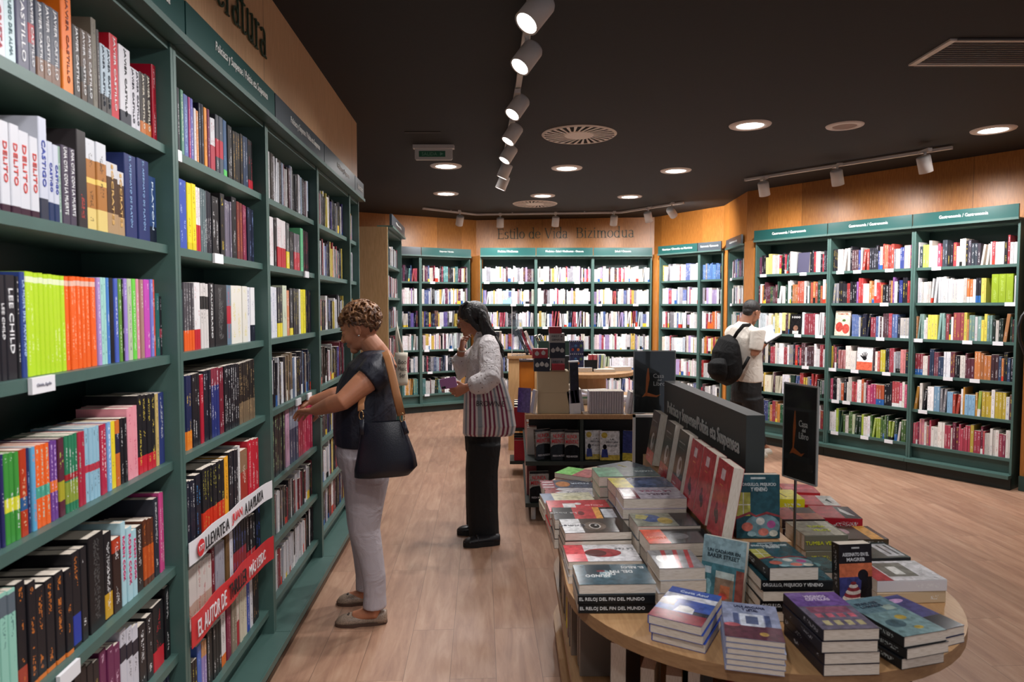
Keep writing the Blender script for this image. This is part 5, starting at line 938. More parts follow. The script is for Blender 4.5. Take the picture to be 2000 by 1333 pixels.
# grey-white books standing in rows, fore-edges to the room, on the oak top
TOPZ = .7975
x = .395
for i in range(4): add_book(T(x + .037, 5.06, TOPZ) @ RY(-.16) @ T(i * .029, 0, 0), .024, .165, .13, '#c4c2c8', '#808088', (), None, 'display unit', info=None, vis=.8)
for i in range(14): add_book(T(.575 + i * .0185, 5.05, TOPZ), .0165, .168, .13, '#bfb9c0', '#908c98', (), None, 'display unit', vis=.8)
for i in range(5): add_book(T(.86 + i * .026, 5.05, TOPZ) @ RY(.14) , .022, .165, .13, '#c4c2c8', '#808088', (), None, 'display unit', vis=.8)
for i in range(3): add_book(T(.405 + i * .028, 5.4, TOPZ) @ RY(-.1), .025, .17, .13, '#c0bec8', '#808088', (), None, 'display unit')
for i, (x, y, c) in enumerate([(.62, 5.62, '#d8d8d8'), (.64, 5.6, '#60a090'), (.66, 5.58, '#d0c8d8'), (.7, 5.6, '#d8d8d0'), (.82, 5.5, '#c0b8c8'), (.84, 5.52, '#d8d8d8')]):
    add_book(flat_M(x, y, TOPZ + .03 + (i % 4) * .02, .019, .22, .16, .1 * i), .019, .22, .16, c, '#808080', (), None, 'display unit')
    add_book(flat_M(x, y, TOPZ, .028, .22, .16, .1 * i), .028, .22, .16, '#d0c8c0', '#808080', (), None, 'display unit') if i in (0, 4) else None
# storage boxes, game boxes, tin, purple book
LINEN = pm('linen_board', '#c4b292', 0.85, bump=.1, bscale=700)
def carton(px0, px1, py0, py1, Y, dep, mat, label, cat='box', group=None, name='box', lid=False, ang=0.0, z0=None):
    a = unp(px0, py1, Y=Y); b = unp(px1, py1, Y=Y); z_ = a.z if z0 is None else z0; c = unp(px0, py0, Y=Y)
    t = thing(name, label, cat, T(a.x, Y, z_) @ RZ(ang), group); w = b.x - a.x; hh = c.z - z_
    mm = MB(); mm.box((0, 0, 0), (w, dep, hh)); mm.build('body', mat, t)
    return t, w, hh
t, w, hh = carton(1050.5, 1111.5, 768, 808, 5.06, .2, LINEN, 'lower of two beige linen storage boxes stacked on the oak-topped unit', z0=TOPZ)
zz = TOPZ + hh
t, w, hh = carton(1050, 1111, 726, 768, 5.06, .2, LINEN, 'upper of two beige linen storage boxes, under the game boxes', z0=zz + .001)
zz += hh + .001
NAVY = pm('navy_card', '#171b2c', .4); REDC = pm('red_card', '#a02430', .4); GREYC = pm('grey_card', '#a8a8a4', .45); TAGW = pm('tag_white', '#b8b8b4', .5)
def drops(t, w, hh, n=3, r=.016):
    for i in range(n):
        mm = MB(); cx_ = w * (i + .7) / (n + .4); cz = hh * (.5 + (.07 if i == 1 else 0)); pts = []
        for k in range(16):
            a = 2 * math.pi * k / 16; rr = r * (1 + (.35 if k == 4 else 0)); pts.append((cx_ + rr * math.cos(a), -.0008, cz + rr * math.sin(a)))
        mm.face(pts); mm.build('tag_print', TAGW, t)
t, w, hh = carton(1043, 1074, 701, 725, 5.05, .11, NAVY, 'small navy game box with three white drops, left on the storage boxes', group='game boxes', name='game_box', z0=zz + .0005); drops(t, w, hh); zr = zz + hh
t, w, hh = carton(1040, 1070, 682, 701, 5.07, .1, REDC, 'red game box with grey drops on the left small navy box', group='game boxes', name='game_box', z0=zr + .001); drops(t, w, hh, 2)
zq = zz
t, w, hh = carton(1078, 1103, 712, 719, 5.03, .07, REDC, 'small red keepsake box in front of the grey game box', name='box', z0=zz + .012)
MB().box((-.006, -.004, -.0115), (w + .006, .08, -.0005)).build('tray', pm('kraft', '#8a7058', .7), t)
t, w, hh = carton(1076, 1103, 700, 725, 5.11, .1, GREYC, 'grey game box reading First & Genius, lower of the two', group='game boxes', name='game_box', z0=zz + .0005); letters('lettering', 'FIRST &', NAVY, t, frame((w / 2, -.001, hh * .72), (1, 0, 0), (0, 0, 1)), w=w * .7, h=.016); letters('lettering', 'GENIUS', NAVY, t, frame((w / 2, -.001, hh * .45), (1, 0, 0), (0, 0, 1)), w=w * .7, h=.016)
zz += hh + .001
t, w, hh = carton(1074, 1104, 670, 700, 5.1, .11, NAVY, 'navy game box with three white drops between two grey boxes', group='game boxes', name='game_box', z0=zz); drops(t, w, hh); zz += hh + .001
t, w, hh = carton(1073, 1103, 652, 669, 5.1, .11, GREYC, 'grey game box reading First & Genius, upper of the two', group='game boxes', name='game_box', z0=zz); letters('lettering', 'FIRST &', NAVY, t, frame((w / 2, -.001, hh * .7), (1, 0, 0), (0, 0, 1)), w=w * .7, h=.015); letters('lettering', 'GENIUS', NAVY, t, frame((w / 2, -.001, hh * .32), (1, 0, 0), (0, 0, 1)), w=w * .7, h=.015); zz += hh + .001
t, w, hh = carton(1073, 1097, 639, 652, 5.1, .1, REDC, 'red game box topmost of the game box tower', group='game boxes', name='game_box', z0=zz)
# tall star-patterned tin in its white tray, and the patterned wrap boxes
tin = thing('gift_tin', 'tall dark star-printed gift packet standing in a white tray', 'box', T(.472, 5.07, TOPZ) @ RY(-.04))
MB().box((-.042, -.02, 0), (.042, .075, .078)).build('tray', CARD, tin)
m = MB(); m.box((-.03, -.01, .01), (.034, .05, .385)); m.build('packet', pm('night_print', '#1c1a30', .3, mottle=.8, mscale=40), tin)
m = MB(); m.box((-.034, -.014, .382), (.04, .054, .392)); m.build('lid', CARD, tin)
for k, (py0, py1) in enumerate(((666, 691), (691, 718))):
    t, w, hh = carton(1113, 1140, py0, py1, 5.5, .08, pm('animal_print', '#3c4470', .45, mottle=.9, mscale=45), ('upper' if k == 0 else 'lower') + ' of two boxes with colourful animal print and striped rim', group='patterned boxes', name='box')
    for i in range(7):
        mm = MB(); mm.box((w * (i + .1) / 7, -.002, hh - .008), (w * (i + .6) / 7, 0, hh)); mm.build('rim_stripe', CARD, t)
    for i, c in enumerate(('#b83c38', '#4c7cb0', '#d08040', '#6c8c58')):
        mm = MB(); mm.ell((w * (.2 + .2 * i), -.001, hh * (.3 + .3 * (i % 2))), (.011, .002, .012)); mm.build('animal', pm('ink_' + c.lstrip('#'), c, .4), t)
pk = thing('support_column', 'dark narrow column behind the game boxes', 'column', T(.44, 5.75, TOPZ)); MB().box((-.03, 0, 0), (.12, .1, .38)).build('column', DARKBOARD, pk)
standing(.045, 5.13, TOPZ, -.5, .012, .185, .105, '#4a3474', 'purple book leaning on a stack beside the linen boxes', [('rect', 0, 0, 1, 1, '#4c3478')], tilt=.1)
standing(.155, 5.12, TOPZ, -1.35, .02, .175, .09, '#9c9aac', 'silver-grey book next to the purple one beside the linen boxes', tilt=.12)

# ---------------------------------------------------------------- acrylic signs with the shop's poster
ACR = pm('clear_acrylic', '#f2f4f4', 0.04, trans=1.0, spec=.5)
POSTER = pm('poster_black', '#242525', 0.3, mottle=.25, mscale=9); ORANGE = pm('poster_orange', '#d06c2c', .45); STEEL = pm('brushed_steel', '#8a8a88', .3, metal=1.0)
def acrylic(name, label, M, w, h, pole=0.0, photos=False, group=None):
    t = thing(name, label, 'sign', M, group)
    MB().box((0, -.0045, 0), (w, -.003, h)).build('clear_sheet', ACR, t)
    m = MB(); m.box((0.003, -.0025, .003), (w - .003, .0, h - .003)); m.build('poster', POSTER, t)
    m = MB()
    for lo, hi in (((-.002, -.005, 0), (.002, .002, h)), ((w - .002, -.005, 0), (w + .002, .002, h)), ((0, -.005, -.002), (w, .002, .002)), ((0, -.005, h - .002), (w, .002, h + .002))): m.box(lo, hi)
    m.build('edge', pm('acrylic_edge', '#8c8e8c', .25), t)
    f = -.0026 - .0001
    m = MB(); pl = [(.30, .62), (.33, .78), (.36, .79), (.385, .6), (.33, .36), (.42, .34), (.55, .31), (.66, .33), (.56, .28), (.42, .29), (.3, .3), (.2, .28), (.29, .36)]
    m.face([(u * w, f, v * h * .92) for u, v in reversed(pl)]); m.build('logo', ORANGE, t)
    k = h / .297
    letters('lettering', 'Casa', WHITE_INK, t, frame((w * .6, f - .0004, h * .6), (1, 0, 0), (0, 0, 1)), w=w * .26, h=.02 * k)
    letters('lettering', 'del', WHITE_INK, t, frame((w * .62, f - .0004, h * .535), (1, 0, 0), (0, 0, 1)), w=w * .1, h=.011 * k)
    letters('lettering', 'Libro', WHITE_INK, t, frame((w * .62, f - .0004, h * .475), (1, 0, 0), (0, 0, 1)), w=w * .28, h=.02 * k)
    if photos:
        for i, (a, b, c, d, cc) in enumerate(((.1, .02, .95, .12, '#3a3a34'), (.15, .12, .9, .2, '#44423c'), (.05, .2, .8, .26, '#3c4240'))):
            mm = MB(); mm.box((a * w, f - .0003, b * h), (c * w, f, d * h)); mm.build('printed_photo', pm('photo_%d' % i, cc, .5), t)
    if pole:
        m = MB(); m.tube([(w * .35, .004, 0.0), (w * .35, .004, -pole)], .0045, 8); m.build('pole', STEEL, t)
        m = MB(); m.box((w * .35 - .05, -.04, -pole - .0), (w * .35 + .05, .05, -pole + .004)); m.build('base', STEEL, t)
    return t
a_ = Vector((.905, 2.25, 1.035)); b_ = Vector((.955, 2.115, 1.012)); u_ = (b_ - a_); u_.z = 0
acrylic('poster_holder', 'acrylic poster stand with orange L and Casa del Libro rising from the near table', frame(a_, u_, (-u_.y, u_.x, 0)), .145, .312, a_.z - TZ, True)
t_ = acrylic('poster_holder', 'acrylic Casa del Libro poster beyond the far end of the dark section board', frame((.612, 3.42, 1.06), (1, 0, 0), (0, 1, 0)), .208, .315)
m = MB(); 
for lo, hi in (((-.0, 0, -.33), (.012, .02, -.01)), ((.19, 0, -.33), (.205, .02, -.01)), ((0, 0, -.022), (.205, .02, -.01))): m.box(lo, hi)
m.build('holder_frame', WHITE, t_); MB().box((.012, .004, -.33), (.19, .014, -.022)).build('holder_board', BLACK, t_)

# ---------------------------------------------------------------- displays farther back
rt = thing('display_table', 'round oak display table with books behind the square display unit', 'table', T(.75, 7.0, 0))
m = MB(); m.lathe([(.0, .905), (.5, .905), (.5, .94), (.0, .94)], 40, caps=(False, False)); m.build('tabletop', WOOD_TOP, rt)
m = MB(); m.lathe([(.22, 0), (.22, .905)], 24); m.build('pedestal', WOOD_SIDE, rt)
m = MB(); m.lathe([(.0, .45), (.4, .45), (.4, .48), (.0, .48)], 40, caps=(False, False)); m.build('lower_shelf', WOOD_TOP, rt)
RTZ = .941
for i, (px, py0, py1, w, c, info) in enumerate([(1141, 697, 718, .13, '#1c1a1a', 'black book with a red circle standing on the round table')]):
    a = unp(px, py1, Y=6.85); standing(a.x, 6.85, RTZ, 0, .02, .115, .13, c, info, [('rect', 0, 0, 1, 1, '#171517'), ('ell', .5, .42, .22, .24, '#b82434'), ('ell', .5, .42, .15, .16, '#2c1418'), ('txt', 'MasterChef', .5, .78, .6, '#d8d8d8')], 'round table')
for i, (x, c, w) in enumerate([(.80, '#b04850', .03), (.84, '#a83c44', .04), (.89, '#d8d0d0', .012), (.905, '#3c5aa0', .014), (.925, '#c8d8a0', .02), (.95, '#d8e0e0', .02)]): add_book(T(x, 7.1, RTZ) @ RY(.05), w, .15, .12, c, '#ddd', (), None, 'round table')
for i, (x, y, n, c, w, d) in enumerate([(.70, 6.85, 3, '#c8d0b0', .2, .15), (.92, 6.83, 2, '#d0ccc0', .2, .15), (1.1, 6.95, 3, '#c8c8c8', .2, .14)]):
    for k in range(n): add_book(flat_M(x, y, RTZ + k * .014, .013, w, d, math.pi + .15 * i), .013, w, d, ['#d8d8c8', c, '#c8c8cc'][k % 3], '#888', (), None, 'round table')
for i in range(26): add_book(T(.75 + .33 * math.cos(-2.6 + i * .08), 7.0 + .33 * math.sin(-2.6 + i * .08), .481) @ RZ(-2.6 + i * .08 + math.pi / 2), .022, .2, .12, R_.choice(['#d8d8d8', '#e0c8d0', '#8c3040', '#2c2c34', '#d8c840', '#e8e4e0']), '#888', (), None, 'round table')
# department board on the round table
sb = thing('section_board', 'dark green board reading de Vida standing behind the game boxes', 'sign', T(.27, 6.97, RTZ))
MB().box((0, 0, 0), (.44, .04, .3)).build('board', pm('board_green', '#1f3a34', .4), sb); letters('lettering', 'Estilo de Vida', WHITE_INK, sb, frame((.13, -.001, .17), (1, 0, 0), (0, 0, 1)), w=.28, h=.035)
# orange-sided counter with acrylic leaflet tower and leaning magazines
OAKO = pm('orange_oak', '#b5691f', .4, mottle=.15, mscale=5)
ct = thing('counter', 'oak counter with glowing orange front between the customer and the game boxes', 'counter', T(-.02, 7.5, 0))
MB().box((-.02, 0, 0), (.10, .4, 1.02)).build('side_panel', WOOD_SIDE, ct); MB().box((.10, .02, 0), (.27, .4, .98)).build('front_panel', OAKO, ct); MB().box((-.03, -.02, 1.02), (.42, .45, 1.05)).build('counter_top', WOOD_TOP, ct); MB().box((.27, .0, 0), (.38, .4, 1.02)).build('end_panel', WOOD_SIDE, ct)
ct2 = thing('display_table', 'small oak side table with red booklets behind the long-haired woman', 'table', T(-.34, 7.9, 0)); MB().box((-.22, 0, .98), (.2, .5, 1.01)).build('tabletop', WOOD_TOP, ct2); MB().box((.02, .05, 0), (.14, .4, .98)).build('side_panel', OAKO, ct2); MB().box((-.2, .1, 0), (-.02, .4, .98)).build('box_base', DARKBOARD, ct2)
for k in range(5): add_book(flat_M(-.4, 8.05, 1.011 + k * .018, .017, .2, .14, math.pi + .03 * k), .017, .2, .14, '#b83a48' if k % 2 else '#d8c8c8', '#eee', (), None, 'side table')
for k in range(7): add_book(T(-.32 + k * .028, 8.2, 1.011), .024, .28, .16, ['#d8d0b8', '#34323c', '#44424e', '#2c2c34', '#50505c', '#34343c', '#9c8c80'][k], '#666', (), None, 'side table')
at = thing('leaflet_tower', 'tall clear acrylic leaflet tower beside the leaning magazines', 'rack', T(-.0, 7.5, 1.051))
for k in range(3): MB().box((.0 + k * .055, .0, 0), (.006 + k * .055, .2, .62 - .12 * k)).build('clear_sheet', ACR, at)
for k in range(3): MB().box((0, .03 + k * .05, .1 + .02 * k), (.11, .034 + k * .05, .4)).build('pocket', ACR, at)
m = MB(); m.box((-.004, -.004, 0), (.002, .002, .74)); m.build('post', WHITE, at)
for k, (c, l) in enumerate([('#26242a', .3), ('#7c2434', .31), ('#c8b8b0', .28), ('#3c3a38', .26), ('#1f2c28', .27)]):
    add_book(T(.16 + k * .045 + (k > 2) * .05, 7.6, 1.051) @ RY(-.42), .03, l - .03 * (k > 2), .18, c, '#ccc', (), None, 'counter')

# ---------------------------------------------------------------- canvas bags hanging from the wood-sided case
def tote(px0, px1, py0, py1, Y, label, lines):
    a = unp(px0, py0, Y=Y); b = unp(px1, py1, Y=Y); w = b.x - a.x; h = a.z - b.z
    t = thing('canvas_bag', label, 'bag', T(a.x, Y, b.z))
    rows = []
    for i in range(9):
        z_ = h * i / 8; rows.append([Vector((w * .5 + (w * (.46 + .04 * math.sin(i))) * math.cos(2 * math.pi * j / 24), .028 * math.sin(2 * math.pi * j / 24) * (1 - .3 * i / 8), z_)) for j in range(24)])
    m = MB(); m.grid(rows, True, True, True); m.build('body', pm('canvas', '#d2cbbb', .9, bump=.1, bscale=300), t, True)
    for sy in (-.012, .012):
        m = MB(); m.tube([(w * .2, sy, h), (w * .12, sy * .5, h * 1.5), (w * .16, 0, h * 1.98), (w * .3, sy * .5, h * 1.5), (w * .6, sy, h)], .011, 8, flat=(1, .25), up=(1, 0, 0)); m.build('handle', MATS['canvas'], t, True)
    for k, s in enumerate(lines): letters('lettering', s, pm('print_black', '#1c1c1e', .6), t, frame((w * .62, -.03, h * (.72 - .2 * k)), (1, 0, 0), (0, 0, 1)), w=w * (.62 if k < 2 else .45), h=.045)
    return t
tote(771, 797, 689, 753, 6.55, 'cream canvas tote bag printed Boo, Music, Ser hanging on the wood-sided case', ['Boo', 'Music', 'Ser'])
# ---------------------------------------------------------------- banners on the second bookcase
RED = pm('banner_red', '#c42a30', .4); BWHITE = pm('banner_white', '#dcdade', .4)
def banner(name, label, mat, zc, hh, words, off):
    C = CASES['L2']; t = thing(name, label, 'banner', C['M'] @ T(0, off, zc - hh / 2))
    w = C['w'] - .115; n = 20; rows = []
    for i in range(n + 1):
        x = .015 + w * i / n; e = .025 * max(0, (i - 15) / 5) ** 2 + .004 * math.sin(i * .9)
        rows.append([(x, -e, 0), (x, -e, hh), (x, -e + .002, hh), (x, -e + .002, 0)])
    m = MB(); m.grid(rows, True, True, True); m.build('strip', mat, t)
    for s, u0, u1, mt in words: letters('lettering', s, mt, t, frame((w * (u0 + u1) / 2, -.0075, hh * .5), (1, 0, 0), (0, 0, 1)), w=w * (u1 - u0), h=hh * .56)
    return t
BI = pm('print_black', '#1c1c1e', .6)
t = banner('shelf_banner', 'white banner strip reading Llevate a Juan a la playa across the bannered bookcase', BWHITE, .81, .075, [('LLEVATE A', .16, .43, BI), ('JUAN', .47, .60, RED), ('A LA PLAYA', .64, .92, BI)], -.012)
m = MB(); m.lathe([(0, 0), (.028, 0), (.028, .001), (0, .001)], 20, M=T(.085, -.0085, .038) @ RX(math.pi / 2)); o = m.build('price_dot', RED, t); letters('lettering', '177', BWHITE, o, frame((.085, -.0102, .038), (1, 0, 0), (0, 0, 1)), w=.036, h=.017)
banner('shelf_banner', 'red banner strip reading El autor de thriller mas leido across the bannered bookcase', RED, .555, .1, [('EL AUTOR DE', .06, .37, BWHITE), ('THRILLER', .41, .64, BI), ('MÁS LEIDO', .68, .94, BWHITE)], -.014)
# ---------------------------------------------------------------- ceiling fittings
LENS = pm('lamp_lens', '#ffffff', .4, emit=14.0, ecol='#fff6ee'); LENSD = pm('downlight_diffuser', '#ffffff', .4, emit=12.0, ecol='#fffaf4'); OFFL = pm('unlit_diffuser', '#8a6a58', .5)
def frame_z(loc, d):
    q = Vector(d).normalized().to_track_quat('Z', 'Y'); m_ = q.to_matrix().to_4x4(); m_.translation = loc; return m_
def spotlight(px, py, Y, aim, label, power, group, size=1.0, cone=105, lit=True):
    c = unp(px, py, Y=Y); t = thing('track_spotlight', label, 'spotlight', T(c.x, c.y, CEIL - .06), group)
    d = (Vector(aim) - c).normalized(); r = .052 * size; ln = .135 * size; loc = c - Vector((c.x, c.y, CEIL - .06))
    Mh = frame_z(loc, d)
    m = MB(); m.lathe([(r * .86, ln * .49), (r, ln * .5), (r, -ln * .42), (r * .9, -ln * .5), (0.001, -ln * .5)], 28, M=Mh, caps=(False, True)); m.lathe([(r * .86, ln * .49), (r * .84, ln * .4)], 28, M=Mh, caps=(False, False)); m.build('head', WHITE, t, True)
    m = MB(); m.lathe([(0.001, ln * .42), (r * .85, ln * .42)], 28, M=Mh, caps=(True, False)); m.build('lens', LENS, t)
    m = MB(); m.tube([(0, 0, 0.0), loc * .5 + Vector((0, 0, .012)), loc - d * ln * .3], [.012, .01, .01], 8); m.build('joint', WHITE, t)
    m = MB(); m.box((-.018, -.07, -.012), (.018, .07, .012)); m.build('adapter', WHITE, t)
    if power: spot('spot_lamp', c + d * (ln * .5 + .004), aim, power, cone, .9, .035)
    return t
def track(label, pts, w=.034):
    t = thing('lighting_track', label, 'track', T(*pts[0]))
    for a, b in zip(pts[:-1], pts[1:]):
        a = Vector(a) - Vector(pts[0]); b = Vector(b) - Vector(pts[0]); M_ = frame(a, b - a, Vector((-(b - a).y, (b - a).x, 0)))
        MB().box((0, -w / 2, -.0), ((b - a).length, w / 2, .022)).build('rail', WHITE, t, M=M_)
        n = max(1, int((b - a).length / 1.0))
        for i in range(n): MB().box((0, -.006, .022), (.02, .006, CEIL - pts[0][2])).build('hanger', WHITE, t, M=M_ @ T((b - a).length * (i + .5) / n, 0, 0))
    return t
TZr = CEIL - .04
track('white lighting track running away along the middle of the ceiling', [(.16, .6, TZr), (.1, 2.6, TZr), (.04, 4.2, TZr), (-.1, 6.9, TZr)])
heads = [(1046, 24, 2.72, 'nearest'), (1029, 112, 3.36, 'second'), (1011, 209, 4.3, 'third'), (1001, 262, 4.95, 'fourth'), (993, 301, 5.6, 'fifth'), (986, 334, 6.25, 'sixth'), (982, 357, 6.75, 'farthest')]
for i, (px, py, Y, nm) in enumerate(heads):
    spotlight(px, py, Y, (-1.15, Y - .75 if i < 3 else Y - .4, .95) if i < 5 else (-.9, Y + .2, .9), f'{nm} white spotlight on the middle ceiling track', E_TRACK_LEFT if i < 5 else E_TRACK_LEFT * .4, 'spotlights on the middle track')
bt = [tuple(unp(826, 409, z=CEIL - .035)), tuple(unp(930, 421, z=CEIL - .035)), tuple(unp(1212, 417, z=CEIL - .035)), tuple(unp(1335, 398, z=CEIL - .035))]
track('white lighting track bending along the ceiling before the back wall', bt)
for i, (px, py, Y, ax, ay, nm) in enumerate([(898, 431, 9.55, -1.1, 10.6, 'leftmost'), (977, 435, 9.85, -.2, 10.4, 'second from left'), (1085, 433, 9.75, .5, 10.4, 'third from left'), (1199, 431, 9.65, 1.4, 10.4, 'fourth from left'), (1266, 424, 9.25, 2.3, 9.9, 'fifth from left'), (1312, 415, 8.85, 2.6, 9.5, 'rightmost')]):
    spotlight(px, py, Y, (ax, ay, 1.2) if i < 5 else (2.7, 9.6, 2.2), f'{nm} white spotlight on the back ceiling track', E_TRACK_BACK, 'spotlights on the back track', cone=155)
rt_ = [tuple(unp(1455, 354, z=CEIL - .035)), tuple(unp(1860, 291, z=CEIL - .035))]
track('white lighting track near the ceiling edge above the cookery bookcases', rt_)
for i, (px, py, Y, ax, ay, nm) in enumerate([(1492, 369, 7.1, 3.1, 7.7, 'left'), (1635, 347, 6.45, 3.6, 7.0, 'middle'), (1806, 321, 5.85, 4.1, 6.2, 'right')]):
    spotlight(px, py, Y, (ax, ay, 1.1), f'{nm} white spotlight on the short track over the cookery bookcases', E_TRACK_RIGHT, 'spotlights on the right track', 1.05, cone=150)
def downlight(px, py, label, lit=True, r=.155):
    c = unp(px, py, z=CEIL); t = thing('ceiling_light' if lit else 'ceiling_speaker', label, 'ceiling light' if lit else 'speaker', T(c.x, c.y, CEIL), 'recessed ceiling lights' if lit else None)
    m = MB(); m.lathe([(r * .62, -.001), (r * .66, -.012), (r * .97, -.008), (r, -.0005)], 36, caps=(False, False)); m.build('trim_ring', pm('downlight_ring', '#d4cac4', .5), t, True)
    m = MB(); m.lathe([(.0005, -.004), (r * .64, -.006)], 36, caps=(True, False)); m.build('diffuser', LENSD if lit else OFFL, t)
    if lit: spot('ceiling_lamp', (c.x, c.y, CEIL - .03), (c.x, c.y, 0), E_DOWN, 165, .7, .09)
for px, py, lb in ((1465, 244, 'lit round ceiling light to the right, largest in view'), (1940, 253, 'lit round ceiling light by the right edge above the lime volumes'), (871, 324, 'lit round ceiling light just below the exit sign'), (1107, 328, 'lit round ceiling light below the large round air vent'), (1320, 333, 'lit round ceiling light in the middle right of the ceiling'), (871, 378, 'lit round ceiling light at the left of the farthest row'), (1060, 382, 'lit round ceiling light just above the small far air vent'), (1230, 384, 'lit round ceiling light at the right of the farthest row')):
    downlight(px, py, lb)
downlight(1650, 245, 'unlit brownish round ceiling fitting between two lit ceiling lights', False, .135)
VENTW = pm('vent_enamel', '#d8ccc2', .5)
def round_vent(px, py, r, label):
    c = unp(px, py, z=CEIL); t = thing('ceiling_vent', label, 'vent', T(c.x, c.y, CEIL), 'round air vents')
    m = MB(); m.lathe([(.0005, -.004), (r * .97, -.004)], 48, caps=(True, False)); m.build('backing', pm('vent_void', '#050505', .9), t)
    m = MB(); m.lathe([(r * .93, -.006), (r * .95, -.012), (r, -.001)], 48, caps=(False, False)); m.build('rim', VENTW, t)
    m = MB(); m.lathe([(.0005, -.012), (r * .38, -.012), (r * .42, -.005)], 36, caps=(True, False)); m.build('hub', VENTW, t)
    n = 28; m = MB()
    for i in range(n):
        a0 = 2 * math.pi * (i + .0) / n; a1 = 2 * math.pi * (i + .4) / n; ts = .22
        q = [(r * .41 * math.cos(a0), r * .41 * math.sin(a0)), (r * .94 * math.cos(a0 + ts), r * .94 * math.sin(a0 + ts)), (r * .94 * math.cos(a1 + ts), r * .94 * math.sin(a1 + ts)), (r * .41 * math.cos(a1), r * .41 * math.sin(a1))]
        m.prism(list(reversed(q)), -.011, -.006)
    m.build('fins', VENTW, t)
round_vent(1131, 263, .30, 'large round air vent with radial fins in the middle of the ceiling'); round_vent(1045, 398, .30, 'far round air vent with radial fins, small in the picture')
v0 = unp(1780, 122, z=CEIL); v1 = unp(1862, 80, z=CEIL)
t = thing('air_grille', 'rectangular louvred air grille at the upper right of the ceiling', 'vent', T(v0.x, v0.y, CEIL)); dpt = v1.y - v0.y
m = MB(); 
for lo, hi in (((0, 0, -.01), (1.15, .03, 0)), ((0, dpt - .03, -.01), (1.15, dpt, 0)), ((0, 0, -.01), (.035, dpt, 0)), ((1.115, 0, -.01), (1.15, dpt, 0))): m.box(lo, hi)
m.build('frame', VENTW, t); MB().box((.03, .03, -.002), (1.12, dpt - .03, -.001)).build('backing', BLACK, t)
m = MB()
for i in range(14): y = .035 + (dpt - .07) * i / 13; m.box((.035, y - .0035, -.012), (1.115, y + .0025, -.003))
m.build('louvres', pm('louvre', '#6e635c', .5), t)
c = unp(847, 284, z=CEIL); t = thing('exit_sign', 'small white emergency sign reading Salida with an arrow, under the ceiling', 'sign', T(c.x, c.y, CEIL))
m = MB(); m.box((-.175, -.03, -.03), (.175, .03, 0)); m.build('housing', WHITE, t); m = MB(); m.prism([(-.16, -.115), (-.15, -.125), (.15, -.125), (.16, -.115), (.16, -.03), (-.16, -.03)], -.012, .012, M=RX(math.pi / 2)); m.build('plate', WHITE, t)
m = MB(); m.box((-.125, -.0135, -.1), (.1, -.0125, -.05)); o = m.build('green_panel', pm('exit_green', '#2e6a50', .4), t); letters('lettering', 'SALIDA', pm('exit_letters', '#7ca890', .5), o, frame((-.035, -.0142, -.075), (1, 0, 0), (0, 0, 1)), w=.13, h=.028)
m = MB(); m.face([(.055, -.0142, -.09), (.085, -.0142, -.075), (.055, -.0142, -.06)]); m.build('arrow', MATS['exit_letters'], o)
c = unp(716, 412, z=CEIL); t = thing('security_camera', 'small white security camera under the ceiling beyond the left shelves', 'camera', T(c.x + .05, c.y - 1.2, CEIL)); m = MB(); m.lathe([(.05, 0), (.05, -.02), (.03, -.03), (.001, -.03)], 20, caps=(True, True)); m.build('mount', WHITE, t); m = MB(); m.box((-.07, -.03, -.075), (.05, .03, -.03)); m.build('body', WHITE, t)
for a_, b_, nm in ((unp(790, 257, z=CEIL), unp(862, 262, z=CEIL), 'access'),):
    t = thing('ceiling_slot', 'faint dark access slot in the black ceiling left of the middle track', 'panel', T(a_.x, a_.y, CEIL)); MB().box((0, 0, -.006), (b_.x - a_.x, .025, 0)).build('panel', pm('slot_dark', '#3a3634', .6), t)
# strap hanging at the right edge
t = thing('cable_loop', 'dark cable loop hanging on the wooden post at the right edge', 'cable', T(4.42, 5.7, 1.4)); pts = [unp(2010, 600, Y=5.62), unp(1996, 618, Y=5.62), unp(1989, 640, Y=5.62), unp(1992, 665, Y=5.62), unp(2001, 690, Y=5.62), unp(2012, 712, Y=5.62)]
m = MB(); m.tube([p - Vector((4.42, 5.7, 1.4)) for p in pts], .011, 10); m.build('cable', BLACK, t, True)
